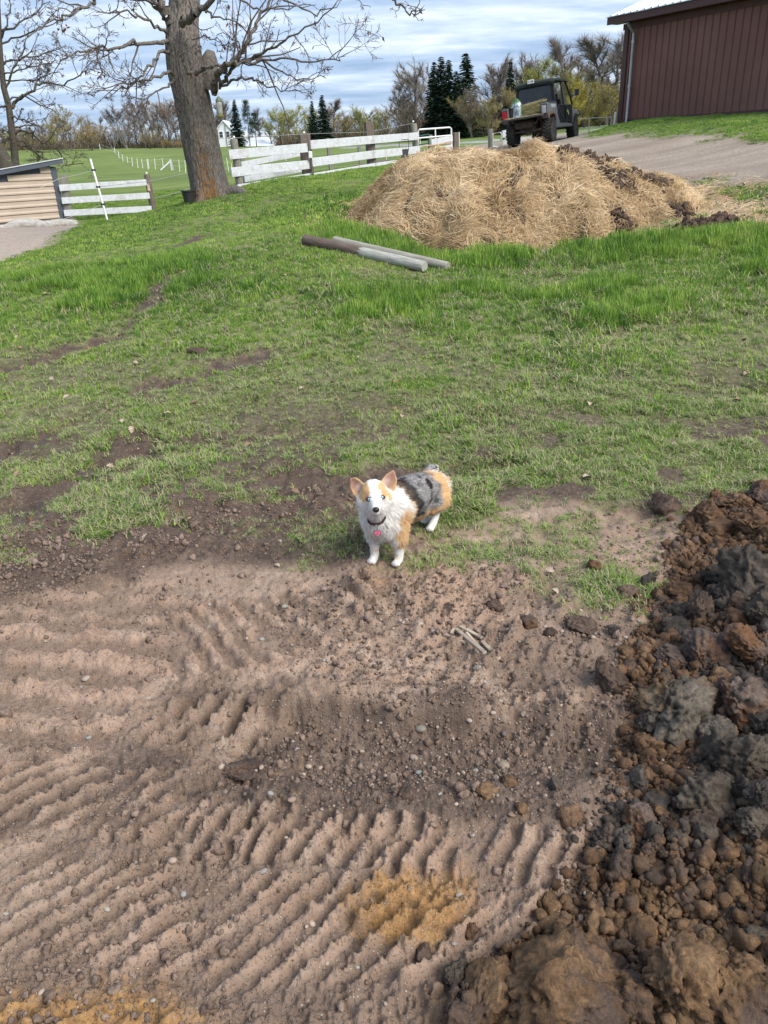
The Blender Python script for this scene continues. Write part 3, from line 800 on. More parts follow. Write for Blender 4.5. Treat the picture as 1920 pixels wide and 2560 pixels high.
# ------------------------------------------------------------------ tan shed
def shed():
    pr = at(152, 549, 23.5); pr[2] -= .05                       # near right bottom corner
    pl = at(-330, 585, 22.0)
    z0 = min(base_z(pr[0], pr[1])[0], pr[2])
    d = Vector((pl[0] - pr[0], pl[1] - pr[1], 0)); d.normalize()
    n = Vector((d.y, -d.x, 0)); n = -n if n.dot(Vector((-pr[0], -pr[1], 0))) < 0 else n
    O = Vector((pr[0], pr[1], z0))
    t = thing('shed', O, 'low tan horizontal sided shed with slate grey roof edge at left', 'shed')
    top = at(140, 392, 23.5)[2] - z0
    def P(s, out, h): return d * s + n * out + Vector((0, 0, h))
    top -= .22; L = 5.2; fall = .12
    bh = .155; k = int(top / bh)
    for i in range(k + 1):
        h0, h1 = .1 + i * bh, min(.1 + (i + 1) * bh, 9)
        if h0 > top - .08: break
        s_end = min(L, max(.3, (top - .02 - h1 - (-0)) / fall + .0)) if h1 > top - L * fall else L
        # lapped board: thick lower edge, groove below
        b = MB().prism([P(.02, .0, h0), P(.02, .030, h0 + .012), P(.02, .030, h0 + .045), P(.02, .012, h0 + .075), P(.02, .012, h1 - .012), P(.02, .0, h1 - .001), P(.02, -.02, h1 - .001), P(.02, -.02, h0)], (0, 0, 0), d * (s_end - .02))
        b.build('siding_board', M_siding, t)
    MB().prism([P(.0, -.03, .05), P(L, -.03, .05), P(L, -.03, top - L * fall + .03), P(0, -.03, top + .03)], (0, 0, 0), n * -.05).build('wall_backing', M_trimgrey, t)
    MB().prism([P(-.12, .045, .06), P(.02, .045, .06), P(.02, -.10, .06), P(-.12, -.10, .06)], (0, 0, 0), (0, 0, top - .08)).build('corner_trim', M_trimgrey, t)
    MB().prism([P(-.28, .15, top + .06), P(L, .15, top - L * fall), P(L, .15, top - L * fall + .11), P(-.28, .15, top + .17)], (0, 0, 0), n * -.10).build('fascia', M_trimgrey, t)
    MB().prism([P(-.30, .17, top + .175), P(L, .17, top - L * fall + .115), P(L, .17, top - L * fall + .135), P(-.30, .17, top + .195)], (0, 0, 0), n * -3.2 + Vector((0, 0, -.30))).build('roof', mottled('pale_roof', (.62, .64, .66), (.5, .52, .54), 2, .5), t)
    MB().prism([P(-.1, .0, .06), P(-.1, -3, .06), P(-.1, -3, top), P(-.1, 0, top)], (0, 0, 0), d * .05).build('side_wall', M_siding, t)
    MB().prism([P(0, .02, -.3), P(L, .02, -.3), P(L, .02, .09), P(0, .02, .09)], (0, 0, 0), n * -.12).build('skid', M_post, t)
shed()

# ------------------------------------------------------------------ fences
def wood_post(parent, top, bot, w, mat, name='post', square=True, lean=None):
    top, bot = Vector(top), Vector(bot)
    if square:
        o = MB().beam(bot - Vector((0, 0, .3)), top, w, w, up=(1, .3, 0)).build(name, mat, parent, bevel=.012)
    else:
        d = top - bot
        o = MB().tube([bot - Vector((0, 0, .3)), bot + d * .5, top - d * .02, top], [w * .52, w * .5, w * .5, w * .46], 12).build(name, mat, parent, smooth=True)
    return o
def board(parent, p0, p1, h, th, name='board', mat=None):
    return MB().beam(p0, p1, th, h).build(name, mat or M_wood_white, parent, bevel=.006)
def side_fence():
    t = thing('rail_fence', (0, 0, 0), 'short white three rail fence with two posts beside the tan shed', 'fence')
    pl, pr = at(172, 541, 23.6), at(384, 527, 24.4)
    wood_post(t, at(158, 437, 23.6), pl, .20, M_postgrey)
    wood_post(t, at(367, 436, 24.4), pr, .17, M_post, square=False)
    for (a, b) in (((148, 470), (366, 456)), ((154, 502), (374, 489)), ((160, 533), (379, 522))):
        A, B = Vector(at(*a, 23.42)), Vector(at(*b, 24.25))
        board(t, A, B, .155, .035)
    MB().beam(at(370, 459, 24.28), at(373, 478, 24.28), .05, .07).build('hinge_plate', M_rusty, t)
    MB().lathe([(.02, 0), (.03, .02), (.02, .05)], 8, c=at(366.5, 435, 24.4)).build('insulator', M_plastic_white, t)
side_fence()
def stick():
    A, B = at(226, 398, 22.6), at(270, 556, 22.2)
    t = thing('electric_fence_stake', A * 0, 'leaning white plastic electric fence stake in front of the three rail fence', 'fence stake')
    MB().tube([B, (A * .5 + B * .5), A], .026, 10).build('stake', M_plastic_white, t, smooth=True)
    MB().tube([A, A + (A - B) * .04], .008, 6).build('tip', M_wire, t)
    for f in (.17, .435, .71):
        p = A + (B - A) * f
        MB().box(p, (.10, .06, .045)).build('clip', M_black, t, bevel=.008)
    for f, q, r in ((.17, at(148, 446, 23), at(100, 470, 23)), (.71, at(120, 560, 22.6), at(30, 575, 21.5))):
        p = A + (B - A) * f
        MB().tube([p, (p + q) / 2 - np.array([0, 0, .02]), q, r], .006, 5).build('wire', M_rope, t)
    p = A + (B - A) * .435
    MB().tube([p, at(366, 454, 24.1), at(470, 433, 24.6)], .007, 5).build('wire', M_wire, t)
    p2 = at(384, 495, 24.2)
    MB().tube([p2, at(430, 485, 24.4), at(475, 472, 24.6)], .007, 5).build('wire', M_wire, t)
stick()
def white_fence():
    t = thing('board_fence', (0, 0, 0), 'long white board fence with dark posts running from the big tree to the gate', 'fence')
    P1t, P1 = at(584, 347, 20), at(600, 468, 20)
    P2t, P2 = at(760, 336, 21.9), at(772, 441, 21.9)
    P3t, P3 = at(921, 304, 23.9), at(931, 414, 23.9)
    P4t, P4 = at(1034, 309, 25.9), at(1043, 402, 25.9)
    wood_post(t, P1t, P1, .17, M_postgrey, square=False)
    wood_post(t, P2t, P2, .26, M_post)
    wood_post(t, P3t, P3, .22, M_post)
    wood_post(t, P4t, P4, .19, M_postgrey, square=False)
    g = rgen(3)
    def rail(ps, Ds, h):
        for i in range(len(ps) - 1):
            A, B = Vector(at(*ps[i], Ds[i])), Vector(at(*ps[i + 1], Ds[i + 1]))
            board(t, A, B - (B - A).normalized() * .012, h, .035)
    dd = [19.75, 21.75, 23.75, 25.8]
    rail([(572, 387), (772, 369)], [19.75, 21.55], .20); rail([(776, 362), (934, 349), (1047, 340)], [21.6, 23.7, 25.75], .20)
    rail([(578, 431), (775, 411)], [19.75, 21.55], .20); rail([(780, 406), (934, 386), (1050, 374)], [21.6, 23.7, 25.75], .20)
    rail([(594, 471), (780, 441)], [19.7, 21.6], .16); rail([(784, 440), (938, 414), (1046, 398)], [21.65, 23.7, 25.75], .13)
    MB().beam(at(771, 353, 21.5), at(784, 442, 21.5), .05, .04, up=(1, 0, 0)).build('strut', M_post, t)
    MB().box(at(776, 387, 21.45), (.09, .08, .16)).build('charger_box', M_plastic_white, t, bevel=.015)
    for p, D in (((585, 346), 20), ((760, 334), 21.9), ((1033, 306), 25.9)):
        MB().lathe([(.02, 0), (.03, .02), (.02, .05)], 8, c=at(*p, D)).build('insulator', M_plastic_white, t)
    MB().tube([at(584, 345, 20), at(760, 335, 21.9), at(920, 330, 23.8), at(1033, 308, 25.9)], .006, 5).build('wire', M_wire, t)
    # wire basket hanging on the rails
    k = thing('mesh_feeder', (0, 0, 0), 'dark tapered mesh basket hanging on the white board fence', 'basket')
    c0, c1 = at(1009, 349, 24.95), at(1012, 404, 24.95)
    b = MB(); w0, w1 = .27, .13
    for f in np.linspace(.42, 1, 7): pass
    def rect(f, w, d=.13):
        c = Vector(c0 + (c1 - c0) * f); return [c + Vector((-w / 2, -d / 2, 0)), c + Vector((w / 2, -d / 2, 0)), c + Vector((w / 2, d / 2, 0)), c + Vector((-w / 2, d / 2, 0))]
    tp, md, bt = rect(0, w0), rect(.45, w0), rect(1, w1, .08)
    for i in range(4):
        b.tube([tp[i], tp[(i + 1) % 4]], .008, 5); b.tube([tp[i], md[i]], .006, 5); b.tube([md[i], md[(i + 1) % 4]], .008, 5)
    b.build('rim', M_black, k)
    q = MB()
    V = [tuple(v) for v in md + bt]; q.add(V, [(0, 1, 5, 4), (1, 2, 6, 5), (2, 3, 7, 6), (3, 0, 4, 7), (4, 5, 6, 7)])
    q.build('mesh_bag', mottled('dark_mesh', (.05, .055, .06), (.09, .095, .10), 60, .8), k)
    # second, sagging run that leaves the big post and drops away behind
    t2 = thing('sagging_fence', (0, 0, 0), 'two slanting white boards on a thin post behind the long fence', 'fence')
    wood_post(t2, at(607, 395, 21.8), at(617, 461, 21.8), .12, M_postgrey)
    for a, b_ in (((603, 412), (764, 381)), ((611, 449), (766, 421))):
        board(t2, Vector(at(*a, 21.6)), Vector(at(*b_, 23.2)), .135, .03)
    wood_post(t2, at(764, 350, 23.3), at(776, 437, 23.3), .12, M_post)
    # far run, mostly hidden
    t3 = thing('far_rail_fence', (0, 0, 0), 'weathered thin posts of a further fence seen behind the white boards', 'fence')
    for a, b_, D, w in (((819, 346), (830, 428), 27, .12), ((897, 365), (902, 407), 31, .10), ((1075, 337), (1078, 388), 30, .13)):
        wood_post(t3, at(*a, D), at(*b_, D), w, M_postgrey)
    MB().tube([at(819, 350, 27), at(897, 368, 31), at(1075, 340, 30)], .008, 5).build('wire', M_wire, t3)
    # long board lying by the far posts
    l = MB().beam(at(893, 417, 26), at(965, 402, 27.5), .35, .06).build('lying_board', M_post); tag(l, 'weathered plank lying in the grass behind the white board fence', 'plank')
white_fence()
def gates():
    t = thing('tube_gate', (0, 0, 0), 'white tubular steel gate with a rusty bar between two posts', 'gate')
    D0, D1 = 26.1, 27.2
    def q(x, y): return Vector(at(x, y, D0 + (D1 - D0) * (x - 1045) / 85))
    MB().tube([q(1046, 400), q(1045, 328), q(1048, 324), q(1124, 318.5), q(1128, 321), q(1129, 352), q(1130, 392)], .024, 8).build('frame', M_plastic_white, t, smooth=True)
    MB().tube([q(1046, 345.5), q(1129, 338)], .02, 8).build('bar', M_plastic_white, t)
    MB().tube([q(1047, 367), q(1130, 357)], .02, 8).build('bar', M_rusty, t)
    MB().tube([q(1047, 385), q(1088, 379)], .02, 8).build('bar', M_plastic_white, t)
    MB().tube([q(1088, 322), q(1090, 385)], .02, 8).build('upright', M_plastic_white, t)
    MB().beam(q(1078, 356), q(1131, 345), .03, .17).build('board', M_wood_white, t, bevel=.005)
    MB().beam(q(1100, 373), q(1131, 368), .03, .15).build('board', M_wood_white, t, bevel=.005)
    # green gate further back
    g2 = thing('green_gate', (0, 0, 0), 'dark green tubular gate standing behind the white gate', 'gate')
    mg = mottled('green_paint', (.02, .09, .07), (.015, .06, .05), 6, .5)
    for y0, y1 in ((362, 358), (378, 374), (395, 391), (340, 336)):
        MB().tube([at(1048, y0, 29.2), at(1072, y1, 29.6)], .022, 6).build('bar', mg, g2)
    MB().tube([at(1072, 336, 29.6), at(1073, 392, 29.6)], .022, 6).build('upright', mg, g2)
    # posts each side of the opening
    p = thing('gate_post', (0, 0, 0), 'dark square gate post with white strip at the right end of the white gate', 'post')
    wood_post(p, at(1140, 331, 27.3), at(1140, 392, 27.3), .19, M_post)
    MB().beam(at(1148, 330, 27.25), at(1148, 375, 27.25), .035, .02, up=(1, 0, 0)).build('strip', M_plastic_white, p)
    p = thing('gate_post', (0, 0, 0), 'weathered gate post just left of the utility vehicle', 'post')
    wood_post(p, at(1226, 322, 31.5), at(1226, 376, 31.5), .17, M_postgrey, square=False)
    r = thing('tube_gate', (0, 0, 0), 'small rounded white tubular gate half hidden by the utility vehicle', 'gate')
    MB().tube([at(1231, 373, 31.7), at(1232, 334, 31.7), at(1250, 331, 31.8), at(1254, 334, 31.8), at(1255, 372, 31.9)], .02, 8).build('frame', M_plastic_white, r, smooth=True)
    for y in (350, 366): MB().tube([at(1232, y + .5, 31.7), at(1255, y, 31.9)], .018, 8).build('bar', M_plastic_white, r)
    f = thing('board_fence', (0, 0, 0), 'white board fence showing under and behind the utility vehicle', 'fence')
    for a, b_, D in (((1256, 336), (1275, 331), 32.2), ((1257, 360), (1290, 352), 32.2), ((1298, 352), (1345, 349), 33)):
        MB().beam(at(*a, D), at(*b_, D + .4), .03, .24).build('board', M_wood_white, f, bevel=.005)
    MB().beam(at(1258, 372, 32.4), at(1257, 326, 32.4), .1, .1, up=(1, 0, 0)).build('post', M_postgrey, f)
    # wire fence to the barn corner
    w = thing('wire_fence', (0, 0, 0), 'thin wire fence between the utility vehicle and the barn corner', 'fence')
    for a, b_ in (((1446, 297), (1530, 292.5)), ((1452, 321), (1536, 315))):
        MB().tube([at(*a, 33), at(*b_, 31)], .012, 6).build('wire', M_steel, w)
    for x, y0, y1 in ((1529, 290, 322), (1473, 294, 335)):
        MB().tube([at(x, y0, 32), at(x - 1, y1, 32)], .02, 6).build('post', M_steel, w)
gates()
def poly_fence():
    t = thing('electric_fence', (0, 0, 0), 'row of thin white step-in posts with sagging cord crossing the green pasture', 'fence')
    posts = [((248, 360), (251, 374), 140), ((286, 370), (288, 388), 125), ((295, 378), (298, 398), 110), ((305, 386), (308, 405.5), 102), ((317, 392), (320, 409), 98), ((329, 394), (331.5, 416), 90),
             ((342, 396), (345, 420), 84), ((353.5, 397), (357, 421), 82), ((367, 397), (370.5, 424), 78), ((369.5, 397), (372.5, 421), 80), ((386, 396), (388.5, 423), 78), ((405, 395), (408.5, 420), 80),
             ((446.5, 399), (449.5, 430), 70), ((462, 401), (464.5, 434), 66), ((566, 395), (572, 430), 60), ((578, 408), (583, 455), 45)]
    for a, b_, D in posts:
        MB().tube([at(*b_, D), at(*a, D)], .0011 * D * .28, 6).build('post', M_plastic_white, t)
    for i in list(range(0, 12)) + [12]:
        (a0, b0, D0), (a1, b1, D1) = posts[i], posts[i + 1]
        for f in (.08, .55):
            p = at(*a0, D0) * (1 - f) + at(*b0, D0) * f; q = at(*a1, D1) * (1 - f) + at(*b1, D1) * f
            m = (p + q) / 2 - np.array([0, 0, .06])
            MB().tube([p, m, q], .007 * D0 / 80, 4).build('cord', M_rope, t)
    c = thing('corner_brace', (0, 0, 0), 'white timber corner brace leaning in the pasture left of the big tree', 'fence brace')
    MB().beam(at(430, 426, 72), at(425.5, 398, 72), .11, .11, up=(1, 0, 0)).build('post', M_wood_white, c)
    MB().beam(at(434, 425.5, 72.5), at(426.5, 400, 72.2), .09, .09, up=(1, 0, 0)).build('post', M_wood_white, c)
    MB().beam(at(402, 425.5, 72), at(425.5, 404, 72), .11, .11, up=(1, 0, 0)).build('brace', M_wood_white, c)
    t2 = thing('electric_fence', (0, 0, 0), 'far white step-in posts with cord seen through the long board fence', 'fence')
    ps = [((686, 432), (688, 447), 34), ((736, 428), (738, 448), 36), ((800, 422), (802, 437), 40), ((714, 395), (715, 402), 70), ((866, 404), (868, 418), 40), ((966, 388), (967, 405), 34), ((980, 388), (981, 402), 38), ((1166, 362), (1167, 375), 45), ((1207, 362), (1208, 374), 45), ((1050, 348), (1051, 360), 60)]
    for a, b_, D in ps:
        MB().tube([at(*b_, D), at(*a, D)], .012 * D / 40, 6).build('post', M_plastic_white, t2)
    for i in (0, 1):
        p, q = at(*ps[i][0], ps[i][2]), at(*ps[i + 1][0], ps[i + 1][2])
        MB().tube([p, (p + q) / 2 - np.array([0, 0, .1]), q], .008, 4).build('cord', M_rope, t2)
poly_fence()

# ------------------------------------------------------------------ far buildings
def far_buildings():
    mw = mottled('white_clapboard', (.72, .75, .78), (.64, .67, .70), .6, .6); mg = mottled('window_glass', (.03, .035, .05), (.05, .055, .07), 1, .15)
    mr = mottled('pale_metal_roof', (.66, .70, .74), (.58, .62, .66), .4, .45)
    D = 165; c = at(565, 370, D); z0 = c[2] - .4
    t = thing('house', (c[0], c[1], z0), 'tall narrow white gabled house far off beside the big tree', 'house')
    def m(px): return px * D / FPX
    w, h, ap = m(28) , m(42), m(58)
    MB().prism([(-w / 2, 0, 0), (w / 2, 0, 0), (w / 2, 0, h), (0, 0, ap), (-w / 2, 0, h)], (0, 0, 0), (0, 7, 0)).build('wall', mw, t)
    for s in (-1, 1):
        MB().prism([(0, -.25, ap + .02), (s * (w / 2 + .45), -.25, h - .42), (s * (w / 2 + .45), -.25, h - .22), (0, -.25, ap + .24)], (0, 0, 0), (0, 7.4, 0)).build('roof', mr, t)
    for x in (-.62, .62):
        f = MB().box((x, -.03, m(32)), (.95, .10, 1.1)).build('window', mottled('frame_white', (.8, .8, .8), (.76, .76, .76), 2, .5), t)
        for zz in (-.25, .25): MB().box((x, -.10, m(32) + zz), (.60, .05, .42)).build('pane', mg, f)
    MB().tube([(.35, -.12, 0), (.25, -.12, ap - .5)], .07, 6).build('pole', M_wire, t)
    w2 = MB().prism([(w / 2 - .1, 1.0, 0), (w / 2 + 2.4, 1.0, 0), (w / 2 + 2.4, 1.0, h * .88), (w / 2 - .1, 1.0, h)], (0, 0, 0), (0, 4, 0)).build('side_wing', mw, t)
    D2 = 150; c = at(655, 368, D2)
    t = thing('garage', (c[0], c[1], c[2] - .4), 'low white outbuilding with a pale roof under the distant evergreens', 'outbuilding')
    q = D2 / FPX; L = 66 * q
    MB().prism([(-L / 2, 0, 0), (L / 2, 0, 0), (L / 2, 0, 7.5 * q), (-L / 2, 0, 7.5 * q)], (0, 0, 0), (0, 5, 0)).build('wall', mottled('grey_wall', (.50, .47, .44), (.42, .40, .37), .5, .7), t)
    MB().prism([(-L / 2 - .3, -.4, 7 * q), (L / 2 + .3, -.4, 7 * q), (L / 2 - .6, 2.6, 23 * q), (-L / 2 + .3, 2.6, 23 * q)], (0, 0, 0), (0, .25, .25)).build('roof', mr, t)
    MB().prism([(-.8 - L * .12, -.06, 0), (.9 - L * .12, -.06, 0), (.9 - L * .12, -.06, 5 * q), (0.05 - L * .12, -.06, 7 * q), (-.8 - L * .12, -.06, 5 * q)], (0, 0, 0), (0, .05, 0)).build('door', mottled('dark_door', (.05, .035, .03), (.07, .05, .04), 1, .7), t)
far_buildings()
# ------------------------------------------------------------------ trees
def bark(name, c1, c2, lichen=None):
    k = NT(name); p = k.pos()
    v = k.noise(p, 7, 5, .7, stretch=(6.5, 6.5, 1.3), dist=.8)
    f = k.noise(p, 40, 4, .6, stretch=(1, 1, .5))
    c = k.ramp(k.math('ADD', k.math('MULTIPLY', v, .7), k.math('MULTIPLY', f, .3)), [(.40, c1), (.56, c2)])
    if lichen:
        c = k.mix(k.math('MULTIPLY', k.attr('lichen'), k.mr(k.noise(p, 14, 5, .7), .42, .58)), c, lichen)
    k.bump(v, .5, .02)
    return k.end(c, .9, .15)
M_oak = bark('oak_bark', (.050, .043, .038), (.190, .168, .146), (.27, .125, .022))
M_twig = mottled('oak_twig', (.125, .098, .082), (.080, .064, .056), 3, .85, space='pos')
M_bark2 = bark('smooth_bark', (.040, .034, .028), (.105, .092, .074))
M_leaf_dead = mottled('dead_leaf', (.17, .080, .045), (.095, .05, .032), 8, .8, space='pos')

def wander(g, p, d, L, n, gnarl, up=0.0, sag=0.0):
    """a crooked line of n steps"""
    pts = [np.array(p, float)]; d = np.array(d, float); d /= np.linalg.norm(d)
    for i in range(n):
        d = d + g.normal(0, gnarl, 3) + np.array([0, 0, up - sag * i / n])
        d /= np.linalg.norm(d)
        pts.append(pts[-1] + d * L / n)
    return pts
class Branches:
    def __init__(s): s.a, s.b, s.ra, s.rb = [], [], [], []
    def line(s, pts, r0, r1):
        n = len(pts) - 1
        for i in range(n):
            s.a.append(pts[i]); s.b.append(pts[i + 1]); s.ra.append(r0 + (r1 - r0) * i / n); s.rb.append(r0 + (r1 - r0) * (i + 1) / n)
    def mesh(s, name, cut=((.05, 10), (.018, 6), (.006, 4), (0, 3)), lo=0.0):
        a, b, ra, rb = map(np.array, (s.a, s.b, s.ra, s.rb)); parts = []; hi = 1e9
        for t, n in cut:
            m = (ra >= t) & (ra < hi); hi = t
            if m.any():
                d = b[m] - a[m]; parts.append(prisms(a[m] - d * .03, b[m] + d * .03, np.maximum(ra[m], lo), np.maximum(rb[m], lo), n))
        V, Q = cat_mesh(parts)
        return mesh_np(name, V, Q, shade=True)
def sprout(g, B, pts, r0, r1, level, spec, tips):
    """side shoots along a line, level by level"""
    if level >= len(spec): return
    cnt, lf, ang, gnarl, up, r_f, steps = spec[level]
    pts = np.array(pts); L = np.linalg.norm(np.diff(pts, axis=0), axis=1).sum()
    n = max(1, int(g.poisson(cnt)))
    for k in range(n):
        f = g.uniform(.22, 1.0) ** .8; q = f * (len(pts) - 1); i = min(int(q), len(pts) - 2); p = pts[i] + (pts[i + 1] - pts[i]) * (q - i)
        d = pts[i + 1] - pts[i]; d /= np.linalg.norm(d)
        perp = np.cross(d, g.normal(0, 1, 3)); perp /= np.linalg.norm(perp) + 1e-9
        a = rad(ang) * g.uniform(.6, 1.35)
        nd = d * math.cos(a) + perp * math.sin(a)
        l = L * lf * g.uniform(.5, 1.25) * (1.15 - .5 * f)
        rr0 = max(min((r0 + (r1 - r0) * f) * .75, r_f * (.5 + l)), .0025)
        w = wander(g, p, nd, l, steps, gnarl, up)
        B.line(w, rr0, max(rr0 * .35, .0018)); tips.append((w[-1], w[-1] - w[-2]))
        sprout(g, B, w, rr0, rr0 * .35, level + 1, spec, tips)

